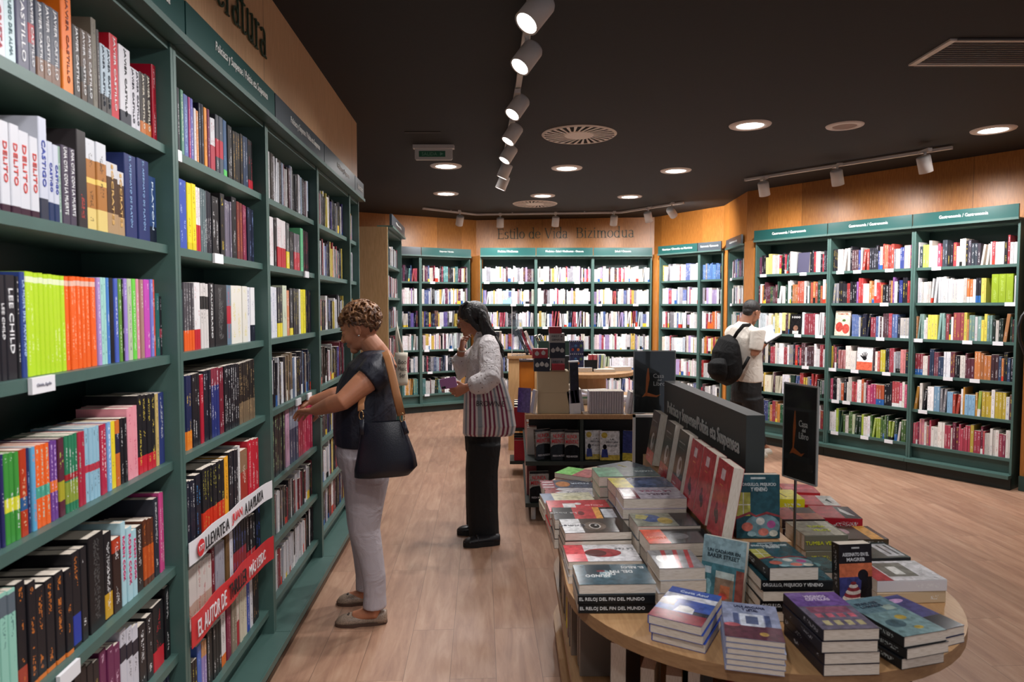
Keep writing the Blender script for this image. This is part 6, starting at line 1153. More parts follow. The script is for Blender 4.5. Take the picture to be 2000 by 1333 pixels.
# ---------------------------------------------------------------- people
def blob(mb, name, mat, parent, voxel=.006, smooth=5, fac=.5):
    o = mb.build(name, mat, parent, True)
    r = o.modifiers.new('union', 'REMESH'); r.mode = 'VOXEL'; r.voxel_size = voxel; r.use_smooth_shade = True
    if smooth:
        s = o.modifiers.new('soft', 'SMOOTH'); s.factor = fac; s.iterations = smooth
    return o
def skin_mat(name, col, lip):
    m = pm(name, col, .46, bump=.03, bscale=160, mottle=.06, mscale=22); b = m.node_tree.nodes['Principled BSDF']
    b.inputs['Subsurface Weight'].default_value = .08; b.inputs['Subsurface Radius'].default_value = (.01, .004, .002); return m
def cloth(name, col, rough=.85, bump=.25, scale=45, fold=.0, dist=.012):
    if name in MATS: return MATS[name]
    m, nt, b = newmat(name); L = nt.links; b.inputs['Base Color'].default_value = lin(col); b.inputs['Roughness'].default_value = rough; b.inputs['Sheen Weight'].default_value = .0
    tc = N(nt, 'ShaderNodeTexCoord'); n1 = N(nt, 'ShaderNodeTexNoise'); n1.inputs['Scale'].default_value = 9; n1.inputs['Detail'].default_value = 4; n1.inputs['Distortion'].default_value = 1.2
    L.new(tc.outputs['Object'], n1.inputs['Vector']); n2 = N(nt, 'ShaderNodeTexNoise'); n2.inputs['Scale'].default_value = 420; L.new(tc.outputs['Object'], n2.inputs['Vector'])
    a = math_n(nt, 'ADD', math_n(nt, 'MULTIPLY', n1.outputs['Fac'], 1.0), math_n(nt, 'MULTIPLY', n2.outputs['Fac'], .04))
    bp = N(nt, 'ShaderNodeBump'); bp.inputs['Strength'].default_value = bump * 2; bp.inputs['Distance'].default_value = dist * 2; L.new(a, bp.inputs['Height']); L.new(bp.outputs[0], b.inputs['Normal'])
    MATS[name] = m; return m
def hair_mat(name, c1, c2, rough=.4, zlo=None, zhi=None, dark=None):
    m, nt, b = newmat(name); L = nt.links; tc = N(nt, 'ShaderNodeTexCoord')
    n1 = N(nt, 'ShaderNodeTexNoise'); n1.inputs['Scale'].default_value = 32; n1.inputs['Detail'].default_value = 5; n1.inputs['Distortion'].default_value = 1.4
    mp = N(nt, 'ShaderNodeMapping'); mp.inputs['Scale'].default_value = (1, 1, .35); L.new(tc.outputs['Object'], mp.inputs[0]); L.new(mp.outputs[0], n1.inputs['Vector'])
    cr = N(nt, 'ShaderNodeValToRGB'); cr.color_ramp.elements[0].color = lin(c1); cr.color_ramp.elements[1].color = lin(c2); cr.color_ramp.elements[0].position = .35; cr.color_ramp.elements[1].position = .65
    L.new(n1.outputs['Fac'], cr.inputs[0]); out = cr.outputs[0]
    if dark:
        sp = N(nt, 'ShaderNodeSeparateXYZ'); L.new(tc.outputs['Object'], sp.inputs[0]); mr = N(nt, 'ShaderNodeMapRange'); mr.inputs['From Min'].default_value = zlo; mr.inputs['From Max'].default_value = zhi; L.new(sp.outputs['Z'], mr.inputs['Value'])
        mx = N(nt, 'ShaderNodeMix', data_type='RGBA'); L.new(mr.outputs[0], mx.inputs[0]); mx.inputs[6].default_value = lin(dark); L.new(out, mx.inputs[7]); out = mx.outputs[2]
    L.new(out, b.inputs['Base Color']); b.inputs['Roughness'].default_value = rough
    bp = N(nt, 'ShaderNodeBump'); bp.inputs['Strength'].default_value = .8; bp.inputs['Distance'].default_value = .006; n3 = N(nt, 'ShaderNodeTexNoise'); n3.inputs['Scale'].default_value = 150; n3.inputs['Detail'].default_value = 3
    L.new(mp.outputs[0], n3.inputs['Vector']); L.new(n3.outputs['Fac'], bp.inputs['Height']); L.new(bp.outputs[0], b.inputs['Normal']); MATS[name] = m; return m
def head(mb, M, k=1.0, fem=True):
    """skull, face, nose, lips, chin and ears around the head centre; x forward, y left, z up"""
    R3 = M.to_3x3() * k
    def e(c, r, rot=None): mb.ell(M @ (Vector(c) * k), r, (R3 @ rot.to_3x3()) if rot is not None else R3, 18, 12)
    def t(p, r): mb.tube([M @ (Vector(q) * k) for q in p], [x * k for x in r], 12)
    e((-.014, 0, .028), (.094, .075, .090)); e((.028, 0, -.015), (.062, .058, .086)); e((.03, 0, -.066), (.05, .048, .036))
    e((.064, 0, -.092), (.024, .025, .02)); e((.058, .03, -.03), (.03, .026, .032)); e((.058, -.03, -.03), (.03, .026, .032)); e((.07, 0, .03), (.024, .046, .03))
    t([(.086, 0, .012), (.098, 0, -.008), (.109, 0, -.03), (.1, 0, -.038)], [.006, .008, .0115, .009]); e((.098, .010, -.034), (.011, .008, .008)); e((.098, -.010, -.034), (.011, .008, .008))
    e((.085, 0, -.056), (.012, .021, .006)); e((.083, 0, -.067), (.012, .018, .007)); e((.078, .031, .004), (.013, .015, .009)); e((.078, -.031, .004), (.013, .015, .009))
    for s in (1, -1):
        t([(-.006, s * .072, -.03), (.004, s * .078, -.018), (.002, s * .082, .006), (-.01, s * .084, .02), (-.022, s * .083, .006), (-.018, s * .079, -.012), (-.008, s * .075, -.03)], [.006] * 7); e((-.008, s * .074, -.004), (.012, .005, .02))
def face_bits(M, k, parent, lipc, brow, closed=False):
    lm = pm('lips_' + lipc.lstrip('#'), lipc, .4)
    m = MB(); R3 = M.to_3x3() * k; m.ell(M @ (Vector((.0912, 0, -.0565)) * k), (.0065, .017, .0035), R3, 12, 8); m.ell(M @ (Vector((.0895, 0, -.065)) * k), (.0065, .015, .004), R3, 12, 8); m.build('lips', lm, parent, True)
    for s in (1, -1):
        m = MB(); m.tube([M @ (Vector(q) * k) for q in ((.089, s * .016, .021), (.092, s * .03, .026), (.082, s * .045, .022))], [.0028, .0035, .002], 6); m.build('eyebrow', pm('brow_' + brow.lstrip('#'), brow, .7), parent, True)
        m = MB(); m.ell(M @ (Vector((.0855, s * .031, .003)) * k), (.0075, .0105, .0025 if closed else .0055), R3, 12, 8); e_ = m.build('eye', pm('eye_white' if not closed else 'lashes', '#c8c0b8' if not closed else '#2a1c18', .3), parent, True)
        if not closed: m = MB(); m.ell(M @ (Vector((.0905, s * .031, .003)) * k), (.0035, .005, .005), R3, 10, 6); m.build('iris', pm('iris_dark', '#20140e', .2), e_, True)
def hand(mb, W, d, n, side=1, k=1.0, curl=(.25, .3, .2), thumb=.6, spread=1.0):
    """palm, four separate fingers and a thumb; d towards the fingers, n out of the palm, side +1/-1 puts the thumb on d x n or opposite"""
    W = Vector(W); d = Vector(d).normalized(); n = Vector(n); n = (n - d * n.dot(d)).normalized(); s = d.cross(n) * side
    mb.tube([W - d * .01, W + d * .02 * k, W + d * .06 * k, W + d * .09 * k], [(.018 * k, .026 * k), (.017 * k, .034 * k), (.015 * k, .041 * k), (.0115 * k, .041 * k)], 14, up=n)
    for i, (o, L, r) in enumerate([(.030, .070, .0088), (.010, .078, .0092), (-.010, .072, .0088), (-.0295, .057, .0078)]):
        p = W + d * (.083 - abs(i - 1.2) * .004) * k + s * o * k; a = 0; pts = [p - d * .012 * k, p]; dd = (d + s * (.10 * spread * (1.3 - i))).normalized()
        for j, f in enumerate((.45, .3, .25)):
            a += curl[j] + .05 * i; v = dd * math.cos(a) + n * math.sin(a); p = p + v * L * f * k; pts.append(p)
        mb.tube(pts, [r * k, r * k, r * .93 * k, r * .86 * k, r * .62 * k], 10)
    p = W + d * .022 * k + s * .026 * k + n * .004; v1 = (d * .55 + s * .75 + n * .25).normalized(); v2 = (d * .85 + s * (.45 - thumb * .5) + n * thumb * .7).normalized()
    q = p + v1 * .036 * k; r_ = q + v2 * .03 * k; u = r_ + (v2 + n * thumb * .4).normalized() * .024 * k
    mb.tube([p - v1 * .012, p, q, r_, u], [.013 * k, .0135 * k, .0108 * k, .0098 * k, .007 * k], 10)
def limb(mb, pts, rr, up=None): mb.tube(pts, rr, 18, up=up)
class Person:
    def __init__(s, loc, label, name='person'):
        s.loc = Vector(loc); s.t = thing(name, label, 'person', T(*loc))
    def p(s, x, y, Y): return unp(x, y, Y=Y) - s.loc
def shoe(P_, heel, toe, mat, solemat, w=.09, h=.05, low=True, name='shoe', tone=None, plat=.0):
    heel = Vector(heel) - P_.loc; toe = Vector(toe) - P_.loc; d = (toe - heel); L = d.length; d.normalize(); s = Vector((-d.y, d.x, 0))
    base = .012 + plat
    prof = [(0, .55, .95), (.03, .72, 1.05), (.15, .78, 1.0), (.3, .72, .85), (.5, .82, .72), (.7, 1.0, .8), (.85, .92, .66), (.95, .66, .42), (1.0, .2, .12)]
    rows = []
    for t, ww, hh in prof:
        c = heel + d * (L * t); W2 = w * ww / 2; Hh = h * hh; r = []
        for j in range(15):
            a = math.pi * j / 14; r.append(c + s * (W2 * math.copysign(abs(math.cos(a)) ** .7, math.cos(a))) + Vector((0, 0, base + Hh * math.sin(a) ** .8 if 0 < j < 14 else base)))
        rows.append(r)
    m = MB(); m.grid(rows, True, True, True); sh = m.build(name, mat, P_.t, True)
    m = MB(); out = []; n = 24
    for i in range(n):
        a = 2 * math.pi * i / n; t = .5 - .51 * math.cos(a); ww = w * .56 * (abs(math.sin(a)) ** .6) * (.82 + .22 * (t > .55)); out.append(heel + d * (L * t) + s * (math.copysign(1, math.sin(a)) * ww))
    m.prism([(p.x, p.y) for p in out], .001, base + .003); m.build('sole', solemat, sh)
    return sh, heel, d, s, L
# ---- woman in navy blouse
P1 = Person((-.775, 3.47, 0), 'person with short brown hair in navy blouse and white trousers reaching into the left bookcase')
SK1 = skin_mat('tanned_skin', '#b27658', 0)
HM = frame((0, 0, 0), (-.93, .0, -.36), (-.05, -1, 0)); q = P1.p(704, 643, 3.5); HM.translation = q
HM = T(*q) @ RZ(math.pi - .06) @ RY(.33)
b = MB(); head(b, HM, 1.0)
nb = P1.p(744, 700, 3.52); sk = P1.p(716, 662, 3.5)
limb(b, [P1.p(748, 722, 3.5), nb, P1.p(732, 682, 3.5), sk], [.075, .062, .056, .052])
limb(b, [P1.p(712, 880, 3.5), P1.p(716, 820, 3.5), P1.p(718, 765, 3.5), P1.p(730, 725, 3.5), P1.p(742, 706, 3.5)], [(.10, .15), (.12, .16), (.12, .16), (.10, .15), (.06, .09)], up=(1, 0, 0))
LS, LE, LWr = P1.p(737, 727, 3.33), P1.p(668, 783, 3.24), P1.p(614, 803, 3.33)
limb(b, [P1.p(742, 716, 3.42), LS, LS.lerp(LE, .45), LE - Vector((0, 0, .005)), LE.lerp(LWr, .35), LWr], [.06, .066, .058, .045, .043, .027])
hand(b, LWr, P1.p(578, 806, 3.42) - LWr, (-.2, -.15, -1), side=-1, k=1.02, curl=(.35, .3, .2))
RS, RE, RWr = P1.p(730, 722, 3.68), P1.p(672, 766, 3.78), P1.p(607, 785, 3.72)
limb(b, [P1.p(740, 712, 3.6), RS, RS.lerp(RE, .5), RE, RE.lerp(RWr, .35), RWr], [.055, .06, .052, .043, .042, .027])
hand(b, RWr, (-1, -.25, -.12), (-.1, 0, -1), side=1, curl=(.2, .25, .2))
for (hip, knee, ank, toe) in (((712, 895, 3.39), (712, 1030, 3.38), (735, 1178, 3.36), (690, 1205, 3.36)), ((706, 890, 3.6), (706, 1020, 3.6), (713, 1145, 3.61), (680, 1168, 3.61))):
    limb(b, [P1.p(*hip), P1.p(*knee), P1.p(*ank), P1.p(ank[0] - 4, ank[1] + 18, ank[2]), P1.p(*toe)], [.085, .055, .036, .035, .026])
blob(b, 'body', SK1, P1.t, .0045, 3)
face_bits(HM, 1.0, P1.t, '#7c3c34', '#4a3024', True)
m = MB(); m.ell(HM @ Vector((-.004, .086, -.034)), .0045); m.build('earring', pm('silver', '#c8c8cc', .2, metal=1), P1.t, True)
m = MB(); m.tube([LWr + Vector((.035, -.03 * math.cos(a) * 1.05, .031 * math.sin(a))) + Vector((-.01 * math.cos(a), 0, 0)) for a in [2 * math.pi * i / 16 for i in range(17)]], .0035, 6); m.build('bracelet', pm('silver', '#c8c8cc', .2, metal=1), P1.t, True)
# hair: many short curls laid over the skull
hr = MB(); R_ = random.Random(12); R3 = HM.to_3x3()
hr.ell(HM @ Vector((-.022, 0, .045)), (.092, .078, .082), R3, 20, 14)
for i in range(620):
    th_ = R_.uniform(0, 2 * math.pi); ph = R_.uniform(-1.15, 1.52); c = Vector((math.cos(ph) * math.cos(th_) * .098 - .02, math.cos(ph) * math.sin(th_) * .082, math.sin(ph) * .088 + .043))
    if c.x > .035 and c.z < .055: continue
    if c.x > -.03 and c.z < .018 and abs(c.y) > .03: continue
    if c.z < .0 and c.x > -.05: continue
    if c.z < -.035: continue
    big = .35 + .85 * max(0, min(1, c.z / .11)); nrm = (c - Vector((-.02, 0, .04))).normalized()
    fl = Vector((-.75 if c.z < .1 else .7, .35 * math.copysign(1, c.y + R_.uniform(-.05, .05)), -.75)) + Vector((R_.uniform(-.5, .5), R_.uniform(-.5, .5), R_.uniform(-.3, .3)))
    tn = (fl - nrm * fl.dot(nrm)).normalized(); sd = nrm.cross(tn) * R_.choice((-1, 1)); Ls = .017 + .014 * big
    pts = [c - nrm * .006, c + tn * Ls * .35 + nrm * .010 * big, c + tn * Ls * .75 + sd * .006 * big + nrm * .011 * big, c + tn * Ls * 1.05 + sd * .011 * big + nrm * .003 * big]
    hr.tube([HM @ p for p in pts], [.0042, .0048 + .0015 * big, .004, .0014], 7)
for i in range(26):   # the fringe over the forehead
    yy = R_.uniform(-.05, .05); c = Vector((.083 - abs(yy) * .4, yy, .075 + R_.uniform(-.012, .016))); hr.tube([HM @ (c - Vector((.03, 0, -.012))), HM @ c, HM @ (c + Vector((.018, R_.uniform(-.01, .01), -.022)))], [.009, .009, .003], 7)
blob(hr, 'hair', hair_mat('short_hair', '#4a2c1c', '#a87850', .45, 1.47, 1.545, '#2a1a14'), P1.t, .0026, 1)
NAVYC = cloth('navy_cloth', '#0d1122', .6, .25)
tp = MB()
limb(tp, [P1.p(713, 864, 3.49), P1.p(713, 840, 3.49), P1.p(714, 800, 3.49), P1.p(717, 760, 3.5), P1.p(727, 728, 3.5), P1.p(739, 706, 3.51), P1.p(745, 694, 3.52)], [(.150, .20), (.157, .205), (.160, .20), (.150, .195), (.128, .185), (.095, .15), (.06, .085)], up=(1, 0, 0))
limb(tp, [P1.p(742, 708, 3.5), P1.p(739, 722, 3.36), LS.lerp(LE, .12), LS.lerp(LE, .30)], [.07, .085, .083, .076])
limb(tp, [P1.p(738, 708, 3.56), P1.p(732, 718, 3.67), RS.lerp(RE, .12), RS.lerp(RE, .32)], [.07, .08, .078, .072])
blob(tp, 'blouse', NAVYC, P1.t, .007, 4)
TRW = cloth('white_denim', '#b0a8ae', .85, .22)
tr = MB(); limb(tr, [P1.p(712, 850, 3.49), P1.p(712, 880, 3.49), P1.p(713, 905, 3.49)], [(.132, .185), (.142, .2), (.135, .19)], up=(1, 0, 0))
limb(tr, [P1.p(714, 890, 3.40), P1.p(717, 935, 3.39), P1.p(713, 985, 3.385), P1.p(712, 1035, 3.38), P1.p(724, 1085, 3.37), P1.p(731, 1130, 3.36), P1.p(732, 1160, 3.36), P1.p(732, 1186, 3.36)], [.125, .112, .094, .078, .063, .058, .056, .060])
limb(tr, [P1.p(710, 890, 3.58), P1.p(710, 935, 3.59), P1.p(706, 1020, 3.6), P1.p(712, 1080, 3.605), P1.p(715, 1120, 3.61), P1.p(716, 1150, 3.61)], [.12, .11, .076, .062, .056, .058])
blob(tr, 'trousers', TRW, P1.t, .007, 3)
GLIT = pm('glitter_leather', '#8c7868', .45, mottle=.55, mscale=330); SOLE = pm('brown_sole', '#4a342a', .6)
for h_, t_ in ((unp(756, 1216, z=0), unp(655, 1221, z=0)), (unp(742, 1176, z=0), unp(658, 1180, z=0))):
    sh, hl, d, s_, L = shoe(P1, h_, t_, GLIT, SOLE, .088, .052)
    m = MB(); c = hl + d * L * .74 + Vector((0, 0, .05)); m.tube([c - s_ * .014, c, c + s_ * .014], [.004, .006, .004], 6); m.tube([c, c + d * .02 - Vector((0, 0, .006))], [.004, .002], 6); m.build('tassel', pm('tassel', '#3a2c24', .6), sh, True)
# her handbag
hb = thing('handbag', 'navy leather handbag with tan strap on the shoulder of the short-haired person', 'bag', T(*unp(752, 932, Y=3.2)))
hl = hb.location.copy(); NVL = pm('navy_leather', '#11131f', .36, bump=.12, bscale=240)
def bp_(x, y, Y): return unp(x, y, Y=Y) - hl
rows = []
for (y, xl, xr, dd) in ((934, 700, 742, .03), (931, 693, 800, .055), (916, 693, 815, .062), (895, 697, 811, .06), (865, 702, 800, .05), (840, 706, 790, .035), (826, 708, 784, .022)):
    r = []; a = bp_(xl, y, 3.2); c = bp_(xr, y - (xr - 708) * .05, 3.2)
    for j in range(28):
        t = 2 * math.pi * j / 28; u = .5 - .5 * math.copysign(abs(math.cos(t)) ** .6, math.cos(t)); v = math.copysign(abs(math.sin(t)) ** .7, math.sin(t)); p = a.lerp(c, u); r.append(p + Vector((0, dd * v + .004 * math.sin(u * 9), 0)))
    rows.append(r)
m = MB(); m.grid(rows, True, True, False); m.grid([[p * 1 for p in rows[-1]], [p * .96 + rows[-1][0] * 0 + Vector((0, 0, -.03)) for p in rows[-1]]], True, False, True); m.build('body', NVL, hb, True)
TAN = pm('tan_leather', '#a06c44', .5); GOLD = pm('pale_gold', '#c8a878', .25, metal=1)
m = MB(); m.tube([bp_(705, 802, 3.2), bp_(705, 788, 3.24), bp_(712, 765, 3.3), bp_(733, 722, 3.345), bp_(752, 690, 3.37)], .017, 8, flat=(.16, 1), up=(0, 1, 0)); m.build('strap', TAN, hb, True)
m = MB(); m.tube([bp_(784, 812, 3.19), bp_(774, 770, 3.2), bp_(765, 730, 3.24), bp_(757, 700, 3.29), bp_(751, 688, 3.36)], .02, 8, flat=(.16, 1), up=(0, 1, 0)); m.build('strap', TAN, hb, True)
for (x0, y0, x1, y1) in ((705, 802, 706, 822), (783, 808, 788, 824)):
    m = MB(); c = (bp_(x0, y0, 3.19) + bp_(x1, y1, 3.19)) / 2; m.tube([c + Vector((.010 * math.cos(a), 0, .022 * math.sin(a))) for a in [2 * math.pi * i / 16 for i in range(17)]], .0028, 6); m.build('ring', GOLD, hb, True)
for (x0, y0, x1, y1) in ((706, 820, 707, 850), (787, 824, 794, 848)):
    m = MB(); m.tube([bp_(x0, y0, 3.165), bp_(x1, y1, 3.145)], .012, 8, flat=(.2, 1), up=(0, 1, 0)); m.build('tab', NVL, hb, True)

# ---- woman in white blouse
P2 = Person((-.3, 4.72, 0), 'person with long black hair, glasses, white eyelet blouse and wide black trousers, hand at chin')
SK2 = skin_mat('olive_skin', '#b0765a', 0)
HM = T(*P2.p(922, 625, 4.75)) @ RZ(math.pi - .1) @ RY(.2)
b = MB(); head(b, HM, .97)
limb(b, [P2.p(950, 690, 4.75), P2.p(943, 662, 4.75), P2.p(933, 645, 4.75), P2.p(926, 632, 4.75)], [.06, .05, .048, .045])
limb(b, [P2.p(945, 850, 4.74), P2.p(945, 780, 4.74), P2.p(945, 720, 4.74), P2.p(950, 680, 4.74)], [(.09, .13), (.085, .125), (.095, .14), (.07, .12)], up=(1, 0, 0))
LS, LE, LW = P2.p(955, 680, 4.58), P2.p(960, 744, 4.43), P2.p(912, 757, 4.42)
limb(b, [LS, LE, LE.lerp(LW, .5), LW], [.045, .036, .034, .025]); hand(b, LW, P2.p(880, 770, 4.41) - LW, (-.25, .95, .1), side=-1, k=.95, curl=(.5, .6, .4), thumb=.3)
RS, RE, RW = P2.p(945, 680, 4.88), P2.p(893, 726, 4.92), P2.p(902, 681, 4.84)
limb(b, [RS, RE, RE.lerp(RW, .5), RW], [.045, .036, .032, .025]); hand(b, RW, P2.p(905, 652, 4.8) - RW, (.75, -.2, .1), side=1, k=.92, curl=(.7, .8, .6), thumb=.5)
for (hx, Y, fy) in ((950, 4.64, 1046), (944, 4.84, 1030)): limb(b, [P2.p(hx, 860, Y), P2.p(hx - 2, 950, Y), P2.p(hx - 4, fy - 12, Y), P2.p(hx - 14, fy + 8, Y), P2.p(hx - 34, fy + 12, Y)], [.05, .045, .034, .034, .026])
blob(b, 'body', SK2, P2.t, .0048, 3); face_bits(HM, .97, P2.t, '#8c4840', '#201814')
m = MB()
for s in (1, -1):
    m.tube([HM @ Vector((.104, s * .031 + .021 * math.cos(a), .002 + .018 * math.sin(a))) for a in [2 * math.pi * i / 20 for i in range(21)]], .0014, 5); m.tube([HM @ Vector((.104, s * .052, .005)), HM @ Vector((.05, s * .075, .008)), HM @ Vector((-.005, s * .082, .006))], .0013, 5)
m.tube([HM @ Vector((.104, .01, .004)), HM @ Vector((.108, 0, .008)), HM @ Vector((.104, -.01, .004))], .0013, 5); m.build('glasses', GOLD, P2.t, True)
hr = MB(); R3 = HM.to_3x3(); hr.ell(HM @ Vector((-.022, 0, .038)), (.1, .086, .092), R3, 22, 16)
R_ = random.Random(5)
for i in range(150):
    a = R_.uniform(-1, 1); yy = .082 * a; st = Vector((-.03 - .05 * R_.random(), yy * .6, .1 - .05 * abs(a)))
    if R_.random() < .5:
        e_ = P2.p(R_.uniform(962, 986), R_.uniform(672, 706), 4.75 - yy * .9); md = P2.p(R_.uniform(946, 958), R_.uniform(628, 650), 4.75 - yy * 1.1)
    else:
        e_ = P2.p(R_.uniform(948, 975), R_.uniform(655, 690), 4.75 - yy * 1.1); md = P2.p(R_.uniform(934, 950), R_.uniform(618, 640), 4.75 - yy * 1.2)
    q0 = HM @ st; hr.tube([q0, q0.lerp(md, .5) + Vector((.012, 0, .012)), md, md.lerp(e_, .5), e_], [.014, .016, .014, .011, .003], 7)
for i in range(40):
    yy = R_.uniform(-.062, .062); c = Vector((.088 - abs(yy) * .55, yy, .052)); hr.tube([HM @ Vector((.0, yy * .7, .125)), HM @ Vector((.06 - abs(yy) * .3, yy, .105)), HM @ c, HM @ (c + Vector((.006, 0, -.026)))], [.012, .012, .009, .003], 7)
for s in (1, -1):
    for i in range(12): o_ = R_.uniform(0, .02); hr.tube([HM @ Vector((.02 - o_, s * .07, .08)), HM @ Vector((.012 - o_, s * .086, .02)), HM @ Vector((-.012 - o_, s * .086, -.04)), HM @ Vector((-.04 - o_, s * .085, -.09))], [.014, .013, .011, .005], 7)
blob(hr, 'hair', hair_mat('black_hair', '#0c0a0b', '#1f1918', .4), P2.t, .0042, 3)
def eyelet():
    m, nt, b = newmat('eyelet_cotton'); L = nt.links; tc = N(nt, 'ShaderNodeTexCoord'); v = N(nt, 'ShaderNodeTexVoronoi'); v.inputs['Scale'].default_value = 42; L.new(tc.outputs['Object'], v.inputs['Vector'])
    lt = math_n(nt, 'LESS_THAN', v.outputs['Distance'], .17); mx = N(nt, 'ShaderNodeMix', data_type='RGBA'); L.new(lt, mx.inputs[0]); mx.inputs[6].default_value = lin('#d4cdce'); mx.inputs[7].default_value = lin('#6c5a56'); L.new(mx.outputs[2], b.inputs['Base Color']); b.inputs['Roughness'].default_value = .85
    n1 = N(nt, 'ShaderNodeTexNoise'); n1.inputs['Scale'].default_value = 11; n1.inputs['Detail'].default_value = 4; n1.inputs['Distortion'].default_value = 1.5; L.new(tc.outputs['Object'], n1.inputs['Vector']); bp = N(nt, 'ShaderNodeBump'); bp.inputs['Strength'].default_value = .6; bp.inputs['Distance'].default_value = .03; L.new(n1.outputs['Fac'], bp.inputs['Height']); L.new(bp.outputs[0], b.inputs['Normal']); return m
EY = eyelet(); tp = MB()
limb(tp, [P2.p(944, 830, 4.74), P2.p(944, 780, 4.74), P2.p(944, 735, 4.74), P2.p(945, 700, 4.74), P2.p(949, 672, 4.74), P2.p(944, 652, 4.75)], [(.128, .18), (.125, .17), (.122, .17), (.118, .175), (.09, .15), (.055, .065)], up=(1, 0, 0))
limb(tp, [P2.p(952, 668, 4.66), LS, LS.lerp(LE, .4), LE + Vector((-.01, 0, .01)), LE.lerp(LW, .35), LE.lerp(LW, .75), LE.lerp(LW, .93)], [.06, .072, .074, .073, .074, .062, .034])
limb(tp, [P2.p(948, 672, 4.83), RS, RS.lerp(RE, .5), RE, RE.lerp(RW, .45), RE.lerp(RW, .72)], [.055, .068, .07, .072, .06, .036])
for s in (-1, 1): tp.tube([P2.p(947, 648, 4.75 + s * .05), P2.p(934, 652, 4.75 + s * .045), P2.p(925, 664, 4.75 + s * .015)], [.014, .018, .008], 8)
blob(tp, 'blouse', EY, P2.t, .006, 3)
tr = MB(); BLKC = cloth('black_cloth', '#0c0c0e', .8, .2)
limb(tr, [P2.p(944, 815, 4.74), P2.p(943, 850, 4.74), P2.p(943, 880, 4.74)], [(.118, .155), (.128, .18), (.122, .17)], up=(1, 0, 0))
limb(tr, [P2.p(946, 865, 4.64), P2.p(942, 920, 4.64), P2.p(943, 1000, 4.63), P2.p(946, 1050, 4.62)], [(.115, .1), (.108, .095), (.106, .09), (.104, .09)], up=(1, 0, 0))
limb(tr, [P2.p(942, 865, 4.83), P2.p(938, 920, 4.84), P2.p(938, 990, 4.85), P2.p(938, 1034, 4.86)], [(.11, .1), (.106, .095), (.104, .09), (.1, .09)], up=(1, 0, 0))
blob(tr, 'trousers', BLKC, P2.t, .008, 3)
BLK = pm('black_leather', '#17161a', .4)
for h_, t_ in ((unp(976, 1063, z=0), unp(905, 1068, z=0)), (unp(960, 1042, z=0), unp(893, 1044, z=0))):
    sh, hl_, d, s_, L = shoe(P2, h_, t_, BLK, pm('black_rubber', '#0e0e10', .7), .09, .038, plat=.018, name='sandal')
    for k in (.62, .74, .84): m = MB(); c = hl_ + d * L * k; m.tube([c - s_ * .044 + Vector((0, 0, .03)), c - s_ * .02 + Vector((0, 0, .062 - .02 * (k - .6) * 4)), c + s_ * .02 + Vector((0, 0, .062 - .02 * (k - .6) * 4)), c + s_ * .044 + Vector((0, 0, .03))], .007, 6); m.build('strap', BLK, sh, True)
m = MB(); wv = (P2.p(905, 652, 4.8) - RW).normalized(); ax = wv.orthogonal().normalized(); ay = wv.cross(ax)
m.tube([RW - wv * .012 + (ax * math.cos(a) + ay * math.sin(a)) * .029 for a in [2 * math.pi * i / 18 for i in range(19)]], .006, 6); m.build('watch', pm('watch_strap', '#c8bcae', .5), P2.t, True)
ph = thing('phone', 'lilac pink phone held by the long-haired person', 'phone', frame(unp(862, 762, Y=4.39), (.95, -.1, .2), (.1, .98, 0)))
m = MB(); 
pl = []; 
for (cx_, cz_) in ((.09, .006), (.09, .064), (.006, .064), (.006, .006)):
    pass
m.prism([(.008, 0), (.10, 0), (.108, .008), (.108, .06), (.10, .068), (.008, .068), (0, .06), (0, .008)], -.005, .005, M=RX(math.pi / 2) @ T(0, 0, 0)); m.build('case', pm('lilac_case', '#b47cb4', .4), ph)
for cz_ in (.016, .034): m = MB(); m.lathe([(.0005, .0068), (.007, .0068), (.008, .005)], 14, M=T(.014 + .012 * (cz_ > .02), 0, .012) @ RX(math.pi / 2), caps=(True, False)); m.build('camera_lens', BLACK, ph, True)
# striped tote
tt = thing('tote_bag', 'striped canvas tote bag printed Brownie hanging from the shoulder of the long-haired person', 'bag', T(*unp(955, 850, Y=4.42))); tl = tt.location.copy()
def tp_(x, y, Y=4.5): return unp(x, y, Y=Y) - tl
cols = ['#cfc6c4', '#8a929a', '#cfc6c4', '#7c2a48', '#cfc6c4', '#7c2a48', '#cfc6c4', '#8a929a', '#8a929a', '#cfc6c4', '#7c2a48', '#cfc6c4', '#7c2a48', '#cfc6c4', '#7c2a48', '#cfc6c4', '#8a929a', '#cfc6c4', '#7c2a48', '#cfc6c4', '#7c2a48', '#cfc6c4', '#8a929a', '#cfc6c4']
prof = [(852, 907, 1000, .03), (847, 904, 1005, .045), (832, 904, 1008, .055), (800, 905, 1003, .05), (775, 906, 996, .042), (755, 906, 990, .034), (738, 909, 984, .022)]
m = MB(); n = len(cols)
for side in (-1, 1):
    for i in range(len(prof) - 1):
        for j in range(n):
            q = []
            for (ii, jj) in ((i, j), (i, j + 1), (i + 1, j + 1), (i + 1, j)):
                y, xl, xr, dd = prof[ii]; u = jj / n; p = tp_(xl + (xr - xl) * u, y); q.append(p + Vector((0, side * dd * (max(0, 1 - (2 * u - 1) ** 4)) ** .8 + .004 * math.sin(u * 14 + i), 0)))
            m.face(q if side < 0 else list(reversed(q)), 0, lin(cols[j] if side < 0 else cols[n - 1 - j]))
y, xl, xr, dd = prof[0]
m.face([tp_(xl, y), tp_((xl + xr) / 2, y) + Vector((0, -dd, 0)), tp_(xr, y), tp_((xl + xr) / 2, y) + Vector((0, dd, 0))], 0, lin('#9a9098')); bd_ = m.build('body', PRINT, tt)
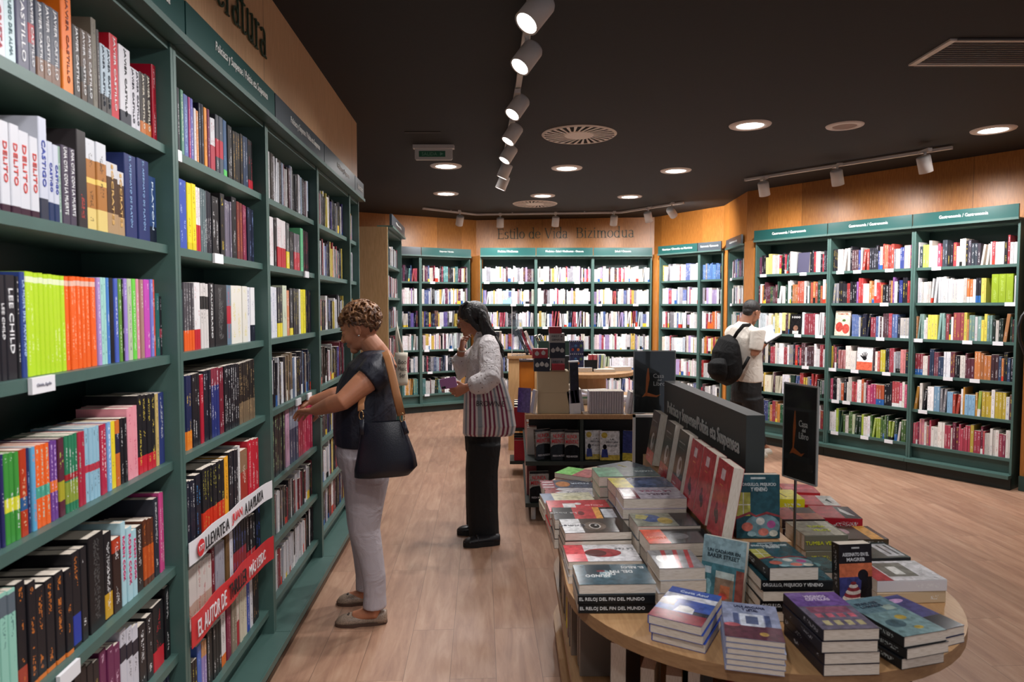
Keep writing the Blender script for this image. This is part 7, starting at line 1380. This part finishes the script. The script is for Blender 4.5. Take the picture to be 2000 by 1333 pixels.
for s, x0, y0, x1, y1, x2, y2 in ((-1, 938, 757, 945, 705, 956, 657), (-1, 977, 745, 972, 700, 960, 657), (1, 980, 745, 978, 702, 962, 658)):
    m = MB(); m.tube([tp_(x0, y0, 4.5 + s * .01), tp_(x1, y1, 4.52), tp_(x2, y2, 4.6)], .013, 8, flat=(.2, 1), up=(0, 1, 0)); m.build('strap', pm('cream_canvas', '#cfc6c4', .85), tt, True)
letters('lettering', 'BROWNIE', pm('print_dark', '#2c2a30', .6), tt, frame(tp_(958, 789, 4.44), (1, 0, -.02), (0.02, 0, 1)), w=.185, h=.036)

# ---- man with backpack
P3 = Person((2.5, 7.2, 0), 'person with short dark hair, white t-shirt and dark trousers reading at the cookery shelves')
SK3 = skin_mat('brown_skin', '#96654c', 0)
HM = T(*P3.p(1468, 611, 7.2)) @ RZ(.5) @ RY(.35)
b = MB(); head(b, HM, 1.0); fw = Vector((.88, .48, 0)); lt_ = Vector((-.48, .88, 0))
limb(b, [P3.p(1453, 640, 7.2), P3.p(1457, 626, 7.2), P3.p(1463, 614, 7.2)], [.075, .062, .06])
limb(b, [P3.p(1456, 780, 7.2), P3.p(1454, 730, 7.2), P3.p(1452, 680, 7.2), P3.p(1453, 645, 7.2)], [(.1, .14), (.1, .14), (.11, .16), (.08, .15)], up=fw)
c = P3.p(1453, 648, 7.2); RS = c - lt_ * .19; LS = c + lt_ * .19; RE = P3.p(1474, 692, 7.03); LE = P3.p(1482, 688, 7.5); RW = P3.p(1487, 670, 7.1); LW = P3.p(1500, 664, 7.42)
limb(b, [RS, RS.lerp(RE, .5), RE, RE.lerp(RW, .4), RW], [.058, .052, .046, .042, .03]); limb(b, [LS, LE, LW], [.055, .044, .03])
hand(b, RW, P3.p(1496, 655, 7.12) - RW, (.2, .8, .3), side=1, curl=(.5, .5, .3)); hand(b, LW, (.4, -.5, .4), (.2, -.8, .3), side=-1, curl=(.5, .5, .3))
for s, ft in ((-1, (1476, 892, 7.12)), (1, (1486, 884, 7.3))):
    hp = P3.p(1456, 780, 7.2) + lt_ * (.1 * s); a_ = P3.p(*ft); limb(b, [hp, hp.lerp(a_, .5) + fw * .02, a_ + Vector((0, 0, .08)), a_ + fw * .1 + Vector((0, 0, .03))], [.09, .06, .04, .03])
blob(b, 'body', SK3, P3.t, .0055, 3); face_bits(HM, 1.0, P3.t, '#7c4438', '#14100e')
hr = MB(); R3 = HM.to_3x3(); hr.ell(HM @ Vector((-.024, 0, .045)), (.096, .081, .088), R3, 20, 14); hr.ell(HM @ Vector((-.055, 0, .0)), (.052, .064, .06), R3, 16, 12); R_ = random.Random(3)
for i in range(90):
    th_ = R_.uniform(0, 6.28); rr_ = R_.uniform(0, .07); c = Vector((.0 + rr_ * math.cos(th_), rr_ * .9 * math.sin(th_), .118 - rr_ * .35)); hr.tube([HM @ (c - Vector((0, 0, .02))), HM @ (c + Vector((.015, R_.uniform(-.01, .01), .012)))], [.009, .003], 6)
blob(hr, 'hair', hair_mat('dark_hair', '#0f0d0d', '#241e1c', .5), P3.t, .004, 2)
tp = MB(); TS = cloth('white_jersey', '#cfc8be', .9, .22); c = P3.p(1453, 650, 7.2)
limb(tp, [P3.p(1461, 746, 7.2), P3.p(1459, 715, 7.2), P3.p(1456, 685, 7.2), P3.p(1453, 660, 7.2), P3.p(1452, 642, 7.2), P3.p(1456, 630, 7.2)], [(.13, .175), (.13, .175), (.135, .185), (.13, .19), (.095, .16), (.065, .07)], up=fw)
limb(tp, [c - lt_ * .14, RS, RS.lerp(RE, .5), RS.lerp(RE, .82)], [.07, .08, .074, .068]); limb(tp, [c + lt_ * .14, LS, LS.lerp(LE, .7)], [.07, .08, .076])
blob(tp, 'shirt', TS, P3.t, .009, 9)
tr = MB(); limb(tr, [P3.p(1460, 738, 7.2), P3.p(1457, 765, 7.2), P3.p(1457, 785, 7.2)], [(.12, .165), (.13, .175), (.12, .17)], up=fw)
for s, ft in ((-1, (1476, 888, 7.12)), (1, (1486, 880, 7.3))):
    hp = P3.p(1457, 775, 7.2) + lt_ * (.085 * s); a_ = P3.p(*ft) + Vector((0, 0, .06)); limb(tr, [hp, hp.lerp(a_, .5) + fw * .02, a_], [.115, .088, .07])
blob(tr, 'trousers', BLKC, P3.t, .009, 3)
for s, ft in ((-1, (1470, 896)), (1, (1480, 889))):
    h_ = unp(ft[0], ft[1], z=0); shoe(P3, h_ - fw * .06, h_ + fw * .2, pm('white_shoe', '#c8c0b4', .6), pm('pale_sole', '#b8a890', .7), .1, .07)
bkp = thing('backpack', 'black backpack with front pocket on the back of the person in the white t-shirt', 'bag', T(*unp(1420, 742, Y=7.1))); bl = bkp.location.copy(); BPM = cloth('black_nylon', '#050506', .7, .3); BPM.node_tree.nodes['Principled BSDF'].inputs['Specular IOR Level'].default_value = .2
def bb(x, y, Y=7.08): return unp(x, y, Y=Y) - bl
m = MB(); limb(m, [bb(1432, 744), bb(1424, 735), bb(1419, 712), bb(1419, 688), bb(1424, 668), bb(1432, 659)], [(.08, .1), (.145, .15), (.155, .16), (.14, .15), (.1, .12), (.04, .06)], up=fw); blob(m, 'body', BPM, bkp, .009, 4)
m = MB(); limb(m, [bb(1403, 740, 6.98), bb(1401, 728, 6.96), bb(1401, 712, 6.96), bb(1404, 703, 6.98)], [(.05, .09), (.075, .12), (.075, .12), (.04, .09)], up=fw); blob(m, 'front_pocket', BPM, bkp, .009, 3)
for nm, pts in (('shoulder_strap', [(1429, 668, 7.05), (1440, 650, 7.02), (1452, 636, 7.03), (1466, 635, 7.12), (1472, 645, 7.2)]), ('lower_strap', [(1442, 734, 7.02), (1454, 714, 6.99), (1463, 697, 6.99)])):
    m = MB(); m.tube([bb(*q) for q in pts], .02 if nm[0] == 's' else .018, 8, flat=(1, .35), up=(1, 0, 0)); m.build(nm, BPM, bkp, True)
ob = thing('open_book', 'open white-paged book held by the person with the backpack', 'book', T(*unp(1497, 660, Y=7.12))); ol = ob.location.copy()
def oo(x, y, Y): return unp(x, y, Y=Y) - ol
q0, q1, q2, q3, q4, q5 = oo(1481, 645, 7.0), oo(1508, 633, 7.28), oo(1493, 669, 7.05), oo(1513, 655, 7.3), oo(1526, 650, 7.2), oo(1512, 668, 7.0)
th = Vector((0, 0, .006))
m = MB()
for quad in ([oo(1480, 643, 7.08), oo(1487, 662, 7.02), oo(1513, 652, 7.22), oo(1508, 634, 7.3)], [oo(1487, 662, 7.02), oo(1497, 668, 6.98), oo(1526, 651, 7.14), oo(1513, 652, 7.22)]):
    dn = Vector((.0, .0, -.012)); m.face(quad); m.face([p + dn for p in reversed(quad)])
    for i in range(4): a, c_ = quad[i], quad[(i + 1) % 4]; m.face([a, a + dn, c_ + dn, c_])
m.build('pages', pm('fresh_pages', '#dcdce0', .7), ob)
m = MB(); m.box((0, 0, 0), (1, 1, 1)); 
m = MB(); quad = [oo(1487, 664, 7.02), oo(1497, 670, 6.98), oo(1527, 653, 7.14), oo(1513, 654, 7.22)]; dn = Vector((0, 0, -.006)); quad = [p + Vector((0, 0, -.012)) for p in quad]; m.face(quad); m.face([p + dn for p in reversed(quad)])
for i in range(4): a, c_ = quad[i], quad[(i + 1) % 4]; m.face([a, a + dn, c_ + dn, c_])
m.build('cover', BLACK, ob)
build_books()
